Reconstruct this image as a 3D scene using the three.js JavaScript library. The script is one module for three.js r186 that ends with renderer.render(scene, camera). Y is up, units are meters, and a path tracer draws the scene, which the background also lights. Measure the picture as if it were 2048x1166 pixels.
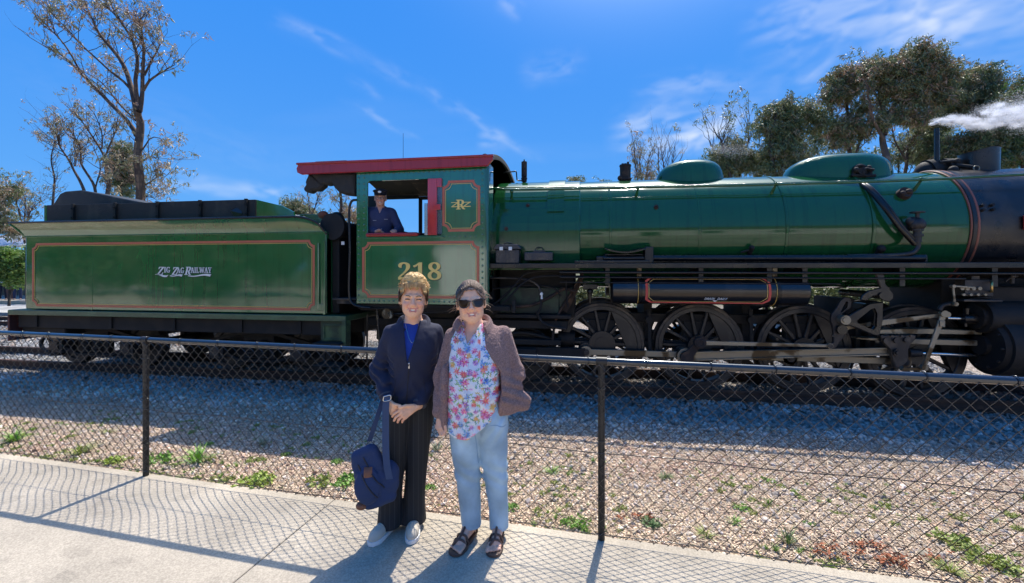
import * as THREE from 'three';
import { mergeGeometries } from 'three/addons/utils/BufferGeometryUtils.js';
import { RoundedBoxGeometry } from 'three/addons/geometries/RoundedBoxGeometry.js';
import { FontLoader } from 'three/addons/loaders/FontLoader.js';
import { TextGeometry } from 'three/addons/geometries/TextGeometry.js';

// ------------------------------------------------------------------ camera, sky, sun, exposure
const V = (x, y, z) => new THREE.Vector3(x, y, z);
const FL = 860, YAW = Math.atan(860 / 5306), EYE = 1.7, HOR = 540, Z0 = -7.1;
const SN = Math.sin(YAW), CS = Math.cos(YAW);
const scene = new THREE.Scene();
const camera = new THREE.PerspectiveCamera(2 * Math.atan(583 / FL) * 180 / Math.PI, 2048 / 1166, 0.05, 2000);
camera.position.set(0, EYE, 0);
camera.rotation.y = YAW;
camera.setViewOffset(2048, 1166, 0, 43, 2048, 1166);
const renderer = new THREE.WebGLRenderer({ antialias: true });
renderer.toneMapping = THREE.LinearToneMapping;
renderer.toneMappingExposure = 1.6;
renderer.shadowMap.enabled = true;

const SUN = V(0.19 * 0.515, 0.857, -0.98 * 0.515).normalize();
const sun = new THREE.DirectionalLight(new THREE.Color().setRGB(1, 0.935, 0.835), 3.7);
sun.name = 'sun';
sun.position.copy(SUN).multiplyScalar(60);
sun.castShadow = true;
sun.shadow.mapSize.set(4096, 4096);
Object.assign(sun.shadow.camera, { left: -22, right: 22, top: 22, bottom: -22, near: 1, far: 120 });
scene.add(sun, sun.target);

// ------------------------------------------------------------------ small helpers
const rng = (seed) => () => { seed = (seed + 0x6d2b79f5) | 0; let t = Math.imul(seed ^ (seed >>> 15), 1 | seed); t = (t + Math.imul(t ^ (t >>> 7), 61 | t)) ^ t; return ((t ^ (t >>> 14)) >>> 0) / 4294967296; };
const clamp = (x, a, b) => Math.min(b, Math.max(a, x)), lerp = (a, b, t) => a + (b - a) * t;
const sstep = (a, b, x) => { const t = clamp((x - a) / (b - a), 0, 1); return t * t * (3 - 2 * t); };
const hash = (x, y, z = 0) => { let h = Math.imul(x, 374761393) + Math.imul(y, 668265263) + Math.imul(z, 2147483647 - 1274126177); h = Math.imul(h ^ (h >>> 13), 1274126177); return ((h ^ (h >>> 16)) >>> 0) / 4294967296; };
function vnoise(x, y, z = 0, per = 0) {
  const X = Math.floor(x), Y = Math.floor(y), Z = Math.floor(z), f = (t) => t * t * (3 - 2 * t), u = f(x - X), v = f(y - Y), w = f(z - Z);
  const m = per ? (i) => ((i % per) + per) % per : (i) => i;
  const H = (i, j, k) => hash(m(X + i), m(Y + j), Z + k);
  return lerp(lerp(lerp(H(0, 0, 0), H(1, 0, 0), u), lerp(H(0, 1, 0), H(1, 1, 0), u), v), lerp(lerp(H(0, 0, 1), H(1, 0, 1), u), lerp(H(0, 1, 1), H(1, 1, 1), u), v), w);
}
function fbm(x, y, z = 0, oct = 4, per = 0) { let s = 0, a = 0.5, n = 0; for (let i = 0; i < oct; i++) { s += a * vnoise(x, y, z + i * 7.3, per); n += a; x *= 2; y *= 2; z *= 2; per *= 2; a *= 0.5; } return s / n; }
function tex(w, h, fn, srgb = false, rep = 1) {
  const d = new Uint8Array(w * h * 4);
  for (let j = 0; j < h; j++) for (let i = 0; i < w; i++) { const c = fn(i / w, j / h); for (let k = 0; k < 3; k++) d[(j * w + i) * 4 + k] = clamp(Math.round((Array.isArray(c) ? c[k] : c) * 255), 0, 255); d[(j * w + i) * 4 + 3] = 255; }
  const t = new THREE.DataTexture(d, w, h);
  t.wrapS = t.wrapT = THREE.RepeatWrapping; t.magFilter = THREE.LinearFilter; t.minFilter = THREE.LinearMipmapLinearFilter; t.generateMipmaps = true;
  if (srgb) t.colorSpace = THREE.SRGBColorSpace;
  t.repeat.set(rep, rep); t.needsUpdate = true;
  return t;
}
const rep = (t, r, r2 = r) => { const c = t.clone(); c.repeat.set(r, r2); c.needsUpdate = true; return c; };
const col = (r, g, b) => new THREE.Color().setRGB(r, g, b);
const mat = (r, g, b, rough = 0.6, o = {}) => new THREE.MeshPhysicalMaterial({ color: col(r, g, b), roughness: rough, side: THREE.DoubleSide, ...o });

// ------------------------------------------------------------------ sky: clear blue with thin cirrus
{
  const W = 2048, H = 1024, d = new Float32Array(W * H * 4);
  // streaks of cirrus: from, to (azimuth measured from straight behind the train to the right, elevation), width, strength, all in degrees
  const dir = (az, el) => V(Math.sin(az) * Math.cos(el), Math.sin(el), -Math.cos(az) * Math.cos(el));
  const fromPx = (px, py) => { const u = (px - 1024) / FL, w = (HOR - py) / FL; return V(CS * u - SN, w, -SN * u - CS).normalize(); };
  const streaks = [[560, 45, 700, 110, 20, 0.2], [690, 100, 860, 180, 20, 0.11], [860, 180, 1060, 305, 16, 0.19], [700, 210, 825, 272, 10, 0.2], [700, 160, 760, 192, 12, 0.15], [330, 352, 600, 392, 18, 0.3], [60, 150, 560, 330, 60, 0.04],
    [1240, 250, 1360, 200, 20, 0.25], [1250, 280, 1480, 240, 60, 0.42], [1300, 305, 1470, 240, 26, 0.5], [1290, 175, 1480, 160, 26, 0.24], [1600, 160, 1680, 90, 24, 0.22], [1760, 100, 1960, 20, 46, 0.5], [1680, 40, 1900, 0, 60, 0.3], [960, 280, 1010, 285, 24, 0.3], [1000, 0, 1040, 30, 22, 0.22],
    [1530, 60, 1900, -60, 90, 0.3], [1850, 60, 2300, -40, 70, 0.3], [1500, 210, 2100, 130, 90, 0.12], [1050, 140, 1160, 130, 30, 0.14]].map(([a, b, c, e, w, s]) => { const A = fromPx(a, b), B = fromPx(c, e), n = A.clone().cross(B).normalize(); return { A, B, n, L: A.angleTo(B), w: w / 1000, s }; });
  const v = V(0, 0, 0);
  for (let j = 0; j < H; j++) for (let i = 0; i < W; i++) {
    const el = ((j + 0.5) / H - 0.5) * Math.PI, ro = ((i + 0.5) / W - 0.5) * 2 * Math.PI;
    v.set(Math.cos(ro) * Math.cos(el), Math.sin(el), Math.sin(ro) * Math.cos(el));
    const h = clamp(v.y, 0, 1), t = Math.pow(1 - h, 3.2), ang = Math.acos(clamp(v.dot(SUN), -1, 1)) * 57.3, sunny = 5.5 * Math.exp(-((ang / 13.5) ** 2)) + 0.02 * Math.exp(-ang / 26);
    let r = lerp(0.019, 0.11, t) + sunny, g = lerp(0.168, 0.315, t) + sunny, b = lerp(0.57, 0.62, t) + sunny * 0.85;
    let c = 0;
    if (v.y > 0) {
      // broad thin veil over the whole sky
      const k = 1 / (v.y + 0.12), n = fbm(v.x * k * 1.1 + 3, v.z * k * 3.2 + 9, 0, 5);
      c = clamp((n - 0.5) * 1.6, 0, 0.5) * sstep(0, 0.12, v.y) * 0.045;
      for (const s of streaks) {
        const a = v.dot(s.A); if (a < 0.6) continue;
        const p = s.n.dot(v), wob = (fbm(v.x * 14 + s.s * 50, v.y * 14, v.z * 14, 3) - 0.5) * 0.03;
        const x = Math.atan2(v.dot(s.B.clone().sub(s.A.clone().multiplyScalar(s.A.dot(s.B))).normalize()), a) / s.L;
        if (x < -0.3 || x > 1.3) continue;
        const q = (p + wob) / s.w, env = Math.exp(-q * q * 2) * sstep(-0.25, 0.25, x) * (1 - sstep(0.75, 1.25, x));
        if (env < 0.01) continue;
        const fine = fbm(x * s.L * 30 + s.s * 90 + 3 * (fbm(v.x * 20, v.y * 20, v.z * 20, 2) - 0.5), p * 95, 3 + s.s * 10, 5);
        c += 0.62 * env * s.s * clamp(0.4 + (fine - 0.42) * 3.4, 0.1, 1.4);
      }
    }
    c = clamp(c, 0, 0.85);
    r = lerp(r, 0.62, c); g = lerp(g, 0.65, c); b = lerp(b, 0.68, c);
    if (v.y < 0) { r = 0.18; g = 0.18; b = 0.18; }
    d.set([r, g, b, 1], (j * W + i) * 4);
  }
  const t = new THREE.DataTexture(d, W, H, THREE.RGBAFormat, THREE.FloatType);
  t.mapping = THREE.EquirectangularReflectionMapping; t.magFilter = THREE.LinearFilter; t.needsUpdate = true;
  scene.background = t; scene.environment = t;
}

// ------------------------------------------------------------------ geometry helpers
const M4 = new THREE.Matrix4();
function uvBox(g) {
  const p = g.attributes.position, n = g.attributes.normal, uv = new Float32Array(p.count * 2);
  for (let i = 0; i < p.count; i++) { const a = Math.abs(n.getX(i)), b = Math.abs(n.getY(i)), c = Math.abs(n.getZ(i)), x = p.getX(i), y = p.getY(i), z = p.getZ(i); const q = c >= a && c >= b ? [x, y] : a >= b ? [z, y] : [x, z]; uv[2 * i] = q[0]; uv[2 * i + 1] = q[1]; }
  g.setAttribute('uv', new THREE.BufferAttribute(uv, 2));
  return g;
}
function plain(g, keep = false) {
  let h = g.index ? g.toNonIndexed() : g;
  if (!h.attributes.normal) h.computeVertexNormals();
  for (const k of Object.keys(h.attributes)) if (!['position', 'normal', 'uv', 'color'].includes(k)) h.deleteAttribute(k);
  h.clearGroups();
  if (!keep || !h.attributes.uv) uvBox(h);
  return h;
}
const merge = (list, keep) => { const a = list.flat(9).map((g) => plain(g, keep)); return a.length === 1 ? a[0] : mergeGeometries(a); };
function mesh(name, geos, m, parent, keep = false) {
  const o = new THREE.Mesh(merge([geos], keep), m);
  o.name = name; o.castShadow = o.receiveShadow = true;
  if (parent) parent.add(o);
  return o;
}
const taken = {};
const numbered = (n) => { const k = (taken[n] = (taken[n] ?? -1) + 1); return k ? n + '_' + String(k).padStart(3, '0') : n; };
function thing(name, label, category, pos = [0, 0, 0], turn = 0, group) {
  const o = new THREE.Group(); o.name = numbered(name); o.position.set(...pos); o.rotation.y = turn; scene.add(o);
  o.userData = { label, category }; if (group) o.userData.group = group;
  return o;
}
function tag(o, label, category, group) { o.name = numbered(o.name); o.userData = { label, category }; if (group) o.userData.group = group; scene.add(o); return o; }
const box = (x0, x1, y0, y1, z0, z1, r = 0.006) => { const w = x1 - x0, h = y1 - y0, d = z1 - z0, g = r > 0 ? new RoundedBoxGeometry(w, h, d, 1, Math.min(r, w / 2.1, h / 2.1, d / 2.1)) : new THREE.BoxGeometry(w, h, d); return g.translate((x0 + x1) / 2, (y0 + y1) / 2, (z0 + z1) / 2); };
const Y1 = V(0, 1, 0);
function cyl(a, b, r0, r1 = r0, seg = 16) { const A = V(...a), B = V(...b), d = B.clone().sub(A), g = new THREE.CylinderGeometry(r1, r0, d.length(), seg); return g.applyMatrix4(M4.makeRotationFromQuaternion(new THREE.Quaternion().setFromUnitVectors(Y1, d.normalize()))).translate((A.x + B.x) / 2, (A.y + B.y) / 2, (A.z + B.z) / 2); }
const ball = (x, y, z, r, sx = 1, sy = 1, sz = 1, n = 14) => new THREE.SphereGeometry(r, n, Math.ceil(n * 0.7)).scale(sx, sy, sz).translate(x, y, z);
const tube = (pts, r, seg = 8, n = pts.length * 6) => new THREE.TubeGeometry(new THREE.CatmullRomCurve3(pts.map((p) => V(...p)), false, 'centripetal'), n, r, seg);
function ext(pts, z0, z1, holes = [], bev = 0.004, curve) {  // outline in x, y, from z0 to z1
  const s = pts instanceof THREE.Shape ? pts : new THREE.Shape(pts.map((p) => new THREE.Vector2(...p)));
  for (const h of holes) s.holes.push(h instanceof THREE.Path ? h : new THREE.Path(h.map((p) => new THREE.Vector2(...p))));
  const b = Math.min(bev, (z1 - z0) / 3);
  return new THREE.ExtrudeGeometry(s, { depth: z1 - z0 - 2 * b, bevelEnabled: b > 0, bevelThickness: b, bevelSize: b, bevelOffset: -b, bevelSegments: 1, curveSegments: curve ?? 10 }).translate(0, 0, z0 + b);
}
const bar = (ax, ay, bx, by, w0, w1, z0, z1, bev = 0.004) => { const L = Math.hypot(bx - ax, by - ay), nx = -(by - ay) / L, ny = (bx - ax) / L; return ext([[ax + nx * w0 / 2, ay + ny * w0 / 2], [ax - nx * w0 / 2, ay - ny * w0 / 2], [bx - nx * w1 / 2, by - ny * w1 / 2], [bx + nx * w1 / 2, by + ny * w1 / 2]], z0, z1, [], bev); };
const disc = (x, y, z0, z1, r, seg = 24) => cyl([x, y, z0], [x, y, z1], r, r, seg);
function ring(x, y, z0, z1, r0, r1, seg = 48) { const s = new THREE.Shape(); s.absarc(x, y, r1, 0, Math.PI * 2); const h = new THREE.Path(); h.absarc(x, y, r0, 0, Math.PI * 2); return ext(s, z0, z1, [h], 0.006, seg); }
function grid(nu, nv, fn, close = false) {  // surface from fn(u, v) -> [x, y, z]
  const p = [], idx = [];
  for (let j = 0; j <= nv; j++) for (let i = 0; i <= nu; i++) p.push(...fn(i / nu, j / nv));
  for (let j = 0; j < nv; j++) for (let i = 0; i < nu; i++) { const a = j * (nu + 1) + i, b = a + 1, c = a + nu + 1, e = c + 1; idx.push(a, b, e, a, e, c); }
  const g = new THREE.BufferGeometry(); g.setAttribute('position', new THREE.Float32BufferAttribute(p, 3)); g.setIndex(idx); g.computeVertexNormals();
  if (close) { const n = g.attributes.normal; for (let j = 0; j <= nv; j++) { const a = j * (nu + 1), b = a + nu; const s = V(n.getX(a) + n.getX(b), n.getY(a) + n.getY(b), n.getZ(a) + n.getZ(b)).normalize(); n.setXYZ(a, s.x, s.y, s.z); n.setXYZ(b, s.x, s.y, s.z); } }
  return g;
}
function thick(nu, nv, fn, t) {  // the same surface with thickness t along its normal, edges closed
  const a = grid(nu, nv, fn), n = a.attributes.normal, p = a.attributes.position, q = p.clone(), W = nu + 1;
  for (let i = 0; i < p.count; i++) q.setXYZ(i, p.getX(i) - n.getX(i) * t, p.getY(i) - n.getY(i) * t, p.getZ(i) - n.getZ(i) * t);
  const b = new THREE.BufferGeometry(); b.setAttribute('position', q); b.setIndex(Array.from(a.index.array).reverse()); b.computeVertexNormals();
  const rim = []; for (let i = 0; i <= nu; i++) rim.push(i); for (let j = 1; j <= nv; j++) rim.push(j * W + nu); for (let i = nu - 1; i >= 0; i--) rim.push(nv * W + i); for (let j = nv - 1; j >= 0; j--) rim.push(j * W);
  const e = grid(rim.length - 1, 1, (u, v) => { const k = rim[Math.round(u * (rim.length - 1))], s = v ? q : p; return [s.getX(k), s.getY(k), s.getZ(k)]; });
  return [a, b, e];
}
function taperTube(pts, radii, seg = 6) {
  const n = pts.length, c = pts.map((p) => V(...p)), fr = V(0.3, 0.1, 1).normalize();
  return grid(seg, n - 1, (u, v) => { const k = Math.round(v * (n - 1)), d = c[Math.min(k + 1, n - 1)].clone().sub(c[Math.max(k - 1, 0)]).normalize(), a = fr.clone().cross(d).normalize(), b = d.clone().cross(a), th = u * Math.PI * 2; return c[k].clone().addScaledVector(a, Math.cos(th) * radii[k]).addScaledVector(b, Math.sin(th) * radii[k]).toArray(); }, true);
}
// where a line of sight through a point of the photograph (2048 wide) meets the plane zl metres out from the train's centre line
const P = (px, py, zl) => { const z = zl + Z0, u = (px - 1024) / FL, D = -z / (CS + u * SN); return [-SN * D + u * D * CS, EYE - (py - HOR) * D / FL]; };
const onGround = (px, py, y = 0) => { const D = (EYE - y) * FL / (py - HOR), u = (px - 1024) / FL * D; return [-SN * D + CS * u, -CS * D - SN * u]; };
const atDepth = (px, py, D) => { const u = (px - 1024) / FL * D; return V(-SN * D + CS * u, EYE - (py - HOR) * D / FL, -CS * D - SN * u); };

// ------------------------------------------------------------------ textures shared by many materials
const tGrain = tex(256, 256, (u, v) => 0.5 + 0.5 * (fbm(u * 32, v * 32, 1, 4, 32) - 0.5) * 1.6);
const tPatch = tex(512, 512, (u, v) => { const n = fbm(u * 6, v * 6, 4, 6, 6), m = fbm(u * 40, v * 40, 8, 3, 40); return 0.72 + 0.5 * (n - 0.5) + 0.25 * (m - 0.5) + 0.12; }, true);
const tPaint = tex(512, 512, (u, v) => { const n = fbm(u * 5, v * 5, 4, 4, 5), s = sstep(0.55, 0.75, fbm(u * 60, v * 3, 8, 3)), d = sstep(0.6, 0.72, fbm(u * 22, v * 22, 3, 4, 22)); return [0.93 + 0.1 * (n - 0.5) - 0.07 * s + 0.02 * d, 0.93 + 0.1 * (n - 0.5) - 0.07 * s - 0.02 * d, 0.93 + 0.1 * (n - 0.5) - 0.07 * s - 0.03 * d]; }, true);
const tWarp = tex(256, 256, (u, v) => fbm(u * 4, v * 4, 2, 3, 4));
const tRough = tex(256, 256, (u, v) => 0.62 + 0.75 * (fbm(u * 8, v * 8, 5, 5, 8) - 0.5));
const tGrime = tex(512, 512, (u, v) => { const n = fbm(u * 8, v * 8, 14, 6, 8), dust = sstep(0.5, 0.72, n); return [0.62 + 0.38 * dust, 0.6 + 0.33 * dust, 0.6 + 0.24 * dust]; }, true);
const tSteel = tex(512, 512, (u, v) => { const n = fbm(u * 10, v * 10, 24, 6, 10), o = sstep(0.5, 0.66, n); return [0.9 - 0.4 * o, 0.88 - 0.45 * o, 0.84 - 0.5 * o]; }, true);
const gloss = (r, g, b, o = {}) => mat(r, g, b, 0.16, { map: rep(tPaint, 0.45), roughnessMap: rep(tRough, 0.7), bumpMap: rep(tWarp, 0.35), bumpScale: 0.012, clearcoat: 1, clearcoatRoughness: 0.05, ior: 1.65, ...o });
const mGreen = gloss(0.014, 0.165, 0.058, { ior: 1.9 }), mTender = gloss(0.02, 0.15, 0.045, { bumpScale: 0.014, ior: 1.8 }), mBoiler = gloss(0.014, 0.092, 0.026, { bumpScale: 0.005, ior: 1.45, clearcoat: 0.35 });
const mBlack = mat(0.014, 0.014, 0.016, 0.55, { map: rep(tGrime, 0.8), roughnessMap: rep(tRough, 1) });
const mSoot = mat(0.013, 0.012, 0.012, 0.75, { map: rep(tGrime, 0.7), bumpMap: rep(tGrain, 3), bumpScale: 0.002 });
const mSmokebox = mat(0.035, 0.032, 0.032, 0.55, { map: rep(tGrime, 0.5), roughnessMap: rep(tRough, 1) });
const mSteel = mat(0.33, 0.31, 0.26, 0.45, { metalness: 0.55, map: rep(tSteel, 0.6) });
const mBright = mat(0.6, 0.6, 0.6, 0.2, { metalness: 1 });
const mGearGrey = mat(0.085, 0.082, 0.082, 0.5, { map: rep(tGrime, 1), metalness: 0.3 });
const mRed = gloss(0.4, 0.03, 0.03, { ior: 1.45, clearcoat: 0.4 }), mWindowRed = gloss(0.62, 0.03, 0.035);
const mLine = mat(0.5, 0.13, 0.07, 0.35), mLineGold = mat(0.6, 0.38, 0.1, 0.35), mGold = mat(0.86, 0.6, 0.17, 0.35), mLineRed = mat(0.5, 0.035, 0.03, 0.3);
const mRust = mat(0.075, 0.048, 0.036, 0.8, { map: rep(tGrime, 1.5) }), mRubber = mat(0.02, 0.02, 0.02, 0.7), mBrass = mat(0.55, 0.38, 0.14, 0.35, { metalness: 0.9 });
const mWhite = mat(0.75, 0.75, 0.73, 0.5), mCanvas = mat(0.03, 0.028, 0.026, 0.9), mConcreteDark = mat(0.3, 0.28, 0.25, 0.9);

// ------------------------------------------------------------------ the ground: one sheet to the horizon
const FA = 0.0693, fenceZ = (x) => -2.772 + FA * (x - 0.123);
const structure = (o, label) => { o.name = numbered(o.name); o.userData = { kind: 'structure', label }; if (!o.parent) scene.add(o); return o; };
function groundY(x, z) {
  const d = fenceZ(x) - z;
  if (d < 0.02) return -0.16;
  const n = (fbm(x * 1.3, z * 1.3, 3, 3) - 0.5) * 0.05;
  const bank = lerp(-0.03, -0.11, sstep(0.1, 1.3, d)), far = sstep(-13.4, -14.4, z);
  return lerp(bank + n * sstep(0.05, 0.5, d), -0.168 + n * 0.4, sstep(-5.1, -5.9, z)) * (1 - far) - 0.12 * far;
}
{
  const span = (a, b, n) => Array.from({ length: n }, (_, i) => a + (b - a) * i / n);
  const xs = [-500, -300, -180, -110, -70, -50, -38, -30, -24, -19, -16, ...span(-14, 9, 190), 9, 11, 14, 18, 24, 32, 45, 70, 110, 180, 300, 500];
  const zs = [-600, -350, -200, -130, -90, -65, -50, -40, -32, -26, -22, -19, -17, ...span(-15, -5.5, 50), ...span(-5.5, -2.3, 70), -2.3, -1.5, 0, 2, 5, 8, 10, 12, 15, 20, 28, 40, 60, 100, 200, 400];
  const g = grid(xs.length - 1, zs.length - 1, (u, v) => { const x = xs[Math.round(u * (xs.length - 1))], z = zs[zs.length - 1 - Math.round(v * (zs.length - 1))]; return [x, groundY(x, z), z]; });
  const p = g.attributes.position, c = new Float32Array(p.count * 3), uv = new Float32Array(p.count * 2);
  for (let i = 0; i < p.count; i++) {
    const x = p.getX(i), z = p.getZ(i), d = fenceZ(x) - z, n = fbm(x * 0.7, z * 0.7, 5, 4), m = fbm(x * 2.3, z * 2.3, 9, 3);
    let k = [0.7, 0.55, 0.41];
    const mix = (q, t) => { k = k.map((a, j) => lerp(a, q[j], clamp(t, 0, 1))); };
    mix([0.6, 0.45, 0.31], sstep(0.46, 0.62, n) * sstep(-1, 1.5, x));
    mix([0.5, 0.33, 0.25], sstep(0.55, 0.7, m) * 0.6);
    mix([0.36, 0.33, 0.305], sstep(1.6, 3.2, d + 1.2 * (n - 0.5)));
    mix([0.55, 0.48, 0.41], sstep(-7.5, -9, z));
    mix([0.62, 0.57, 0.5], sstep(2, 8, z)); mix([0.16, 0.17, 0.07], sstep(-19, -26, z) + sstep(32, 38, z));
    c.set(k, i * 3); uv[2 * i] = x; uv[2 * i + 1] = z;
  }
  g.setAttribute('color', new THREE.BufferAttribute(c, 3)); g.setAttribute('uv', new THREE.BufferAttribute(uv, 2));
  const cells = tex(1024, 1024, (u, v) => {
    let best = 9, second = 9, id = 0; const N = 56, X = u * N, Yy = v * N, ix = Math.floor(X), iy = Math.floor(Yy);
    for (let a = -1; a < 2; a++) for (let b = -1; b < 2; b++) { const cx = ((ix + a) % N + N) % N, cy = ((iy + b) % N + N) % N, dx = ix + a + hash(cx, cy, 1) - X, dy = iy + b + hash(cx, cy, 2) - Yy, q = dx * dx + dy * dy; if (q < best) { second = best; best = q; id = hash(cx, cy, 3); } else if (q < second) second = q; }
    const e = clamp((Math.sqrt(second) - Math.sqrt(best)) * 2.2, 0, 1), s = (0.55 + 0.6 * id) * (0.55 + 0.45 * e), w = hash(Math.floor(id * 9999), 7) > 0.9 ? 1.35 : 1; return [clamp(s * w, 0, 1), clamp(s * w * (0.93 + 0.05 * hash(Math.floor(id * 9999), 9)), 0, 1), clamp(s * w * 0.92, 0, 1)];
  }, true);
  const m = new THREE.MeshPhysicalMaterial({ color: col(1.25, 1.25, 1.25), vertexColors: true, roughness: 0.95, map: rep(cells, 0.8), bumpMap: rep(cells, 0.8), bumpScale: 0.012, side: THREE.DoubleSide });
  structure(mesh('ground', g, m, null, true), 'stony brown and pale gravel ground around the railway tracks');
}
// loose stones and wood chips that lie on it
{
  const r = rng(11), stones = [], pale = mat(1, 1, 1, 0.9);
  for (let k = 0; k < 3; k++) { const g = new THREE.IcosahedronGeometry(1, 0), p = g.attributes.position; for (let i = 0; i < p.count; i++) { const x = p.getX(i), y = p.getY(i), z = p.getZ(i), s = 0.7 + 0.6 * hash(Math.round(x * 50), Math.round(y * 50), Math.round(z * 50) + k * 17); p.setXYZ(i, x * s, y * s * 0.62, z * s * 0.85); } g.computeVertexNormals(); stones.push(g); }
  const chip = new THREE.BoxGeometry(2, 0.12, 0.35);
  const scatter = (name, label, geo, n, place, shade) => {
    const o = new THREE.InstancedMesh(geo, pale, n), q = new THREE.Quaternion(), e = new THREE.Euler(), c = new THREE.Color(); let k = 0;
    for (let guard = 0; k < n && guard < n * 6; guard++) { const a = place(r); if (!a) continue; const [x, z, s, flat] = a; e.set((r() - 0.5) * flat, r() * 6.28, (r() - 0.5) * flat); q.setFromEuler(e); o.setMatrixAt(k, M4.compose(V(x, groundY(x, z) + s * 0.25, z), q, V(s, s, s))); const h = shade(r, x, z); c.setRGB(...h); o.setColorAt(k, c); k++; }
    o.count = k; o.name = name; o.castShadow = o.receiveShadow = true; return o;
  };
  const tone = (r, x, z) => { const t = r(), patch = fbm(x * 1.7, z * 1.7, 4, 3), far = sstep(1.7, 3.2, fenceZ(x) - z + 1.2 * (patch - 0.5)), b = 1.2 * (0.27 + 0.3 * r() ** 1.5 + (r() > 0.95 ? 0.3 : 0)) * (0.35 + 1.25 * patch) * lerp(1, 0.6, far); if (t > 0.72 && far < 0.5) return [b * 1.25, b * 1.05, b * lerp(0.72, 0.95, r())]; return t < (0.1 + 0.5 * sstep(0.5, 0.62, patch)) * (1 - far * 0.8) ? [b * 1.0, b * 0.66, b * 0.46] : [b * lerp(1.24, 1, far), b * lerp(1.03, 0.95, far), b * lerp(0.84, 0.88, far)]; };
  const g = new THREE.Group(); g.name = 'gravel'; g.userData = { kind: 'stuff', label: 'loose stones of pinkish brown and grey gravel strewn between fence and track' }; scene.add(g);
  stones.forEach((s, k) => {
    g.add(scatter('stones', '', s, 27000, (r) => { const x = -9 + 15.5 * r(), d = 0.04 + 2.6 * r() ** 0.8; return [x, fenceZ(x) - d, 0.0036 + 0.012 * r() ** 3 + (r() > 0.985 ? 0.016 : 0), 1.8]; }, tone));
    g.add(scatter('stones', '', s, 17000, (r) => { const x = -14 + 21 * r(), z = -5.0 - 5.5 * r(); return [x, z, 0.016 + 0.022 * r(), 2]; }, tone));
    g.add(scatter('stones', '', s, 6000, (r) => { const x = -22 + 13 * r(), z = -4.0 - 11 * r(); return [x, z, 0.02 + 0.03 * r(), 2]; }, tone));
  });
  const w = scatter('wood_chips', '', chip, 26000, (r) => { const x = -6 + 11.5 * r(), d = 0.05 + 2.0 * r(); return r() < 0.25 + 0.75 * sstep(-0.5, 2, x) ? [x, fenceZ(x) - d, 0.008 + 0.016 * r(), 0.7] : null; }, (r) => { const b = 0.26 + 0.36 * r(); return [b * 1.12, b * 0.86, b * 0.6]; });
  w.userData = { kind: 'stuff', label: 'tan wood chips and straw strewn over the gravel behind the fence' }; scene.add(w);
}
// ------------------------------------------------------------------ the concrete path, slab by slab
const FENCE_TURN = -Math.atan(FA);
{
  const broom = tex(512, 512, (u, v) => 0.5 + 0.35 * (fbm(u * 90, v * 8, 1, 3) - 0.5) + 0.5 * (vnoise(u * 200, v * 200, 4) - 0.5));
  const worn = tex(1024, 1024, (u, v) => { const n = fbm(u * 5, v * 5, 3, 6, 5), f = vnoise(u * 400, v * 400, 2), s = sstep(0.6, 0.72, fbm(u * 14, v * 14, 11, 4, 14)), b = 0.8 + 0.22 * (n - 0.5) + 0.16 * (f - 0.5) - 0.05 * s; return [b, b * 0.985, b * 0.955]; }, true);
  const m = mat(0.7, 0.62, 0.515, 0.85, { map: rep(worn, 0.42), bumpMap: rep(broom, 1.5), bumpScale: 0.0016 });
  const g = new THREE.Group(); g.name = 'path'; g.position.set(0.123, 0, -2.772); g.rotation.y = FENCE_TURN;
  for (let k = -5; k < 6; k++) for (const [a, b] of [[-0.035, 4.6], [4.606, 9.2]]) mesh('slab', box(-1.94 + 4 * k + 0.003, -1.94 + 4 * k + 3.997, -0.12, 0, a, b, 0.006), m, g);
  structure(g, 'pale concrete footpath where the two women stand');
}
// ------------------------------------------------------------------ tracks
function track(z, x0, x1, label) {
  const g = new THREE.Group(); g.name = 'railway_track'; g.position.z = z;
  const prof = [[-0.062, -0.15], [0.062, -0.15], [0.062, -0.138], [0.01, -0.118], [0.008, -0.045], [0.034, -0.036], [0.034, -0.006], [0.026, 0], [-0.026, 0], [-0.034, -0.006], [-0.034, -0.036], [-0.008, -0.045], [-0.01, -0.118], [-0.062, -0.138]];
  const rusty = mat(0.11, 0.06, 0.04, 0.75, { map: rep(tGrime, 0.8) }), wood = mat(0.1, 0.075, 0.055, 0.95, { map: rep(tGrime, 0.6) });
  for (const s of [-0.565, 0.565]) mesh('rail', ext(prof, x0, x1, [], 0).rotateY(Math.PI / 2).translate(0, 0, s), rusty, g);
  const sl = box(-0.11, 0.11, -0.29, -0.152, -1.0, 1.0, 0.012); let first;
  for (let x = x0 + 0.4; x < x1; x += 0.66) { const o = first ? first.clone() : (first = mesh('sleeper', sl, wood, null)); o.position.set(x, -0.004 - 0.006 * hash(Math.round(x * 100), 1), 0); o.rotation.y = (hash(Math.round(x * 100), 2) - 0.5) * 0.03; g.add(o); }
  structure(g, label);
}
track(Z0, -26, 8.5, 'railway track under the steam locomotive and its tender');
track(-11.95, -34, -6, 'empty rusty railway track farther off behind the tender');
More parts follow.
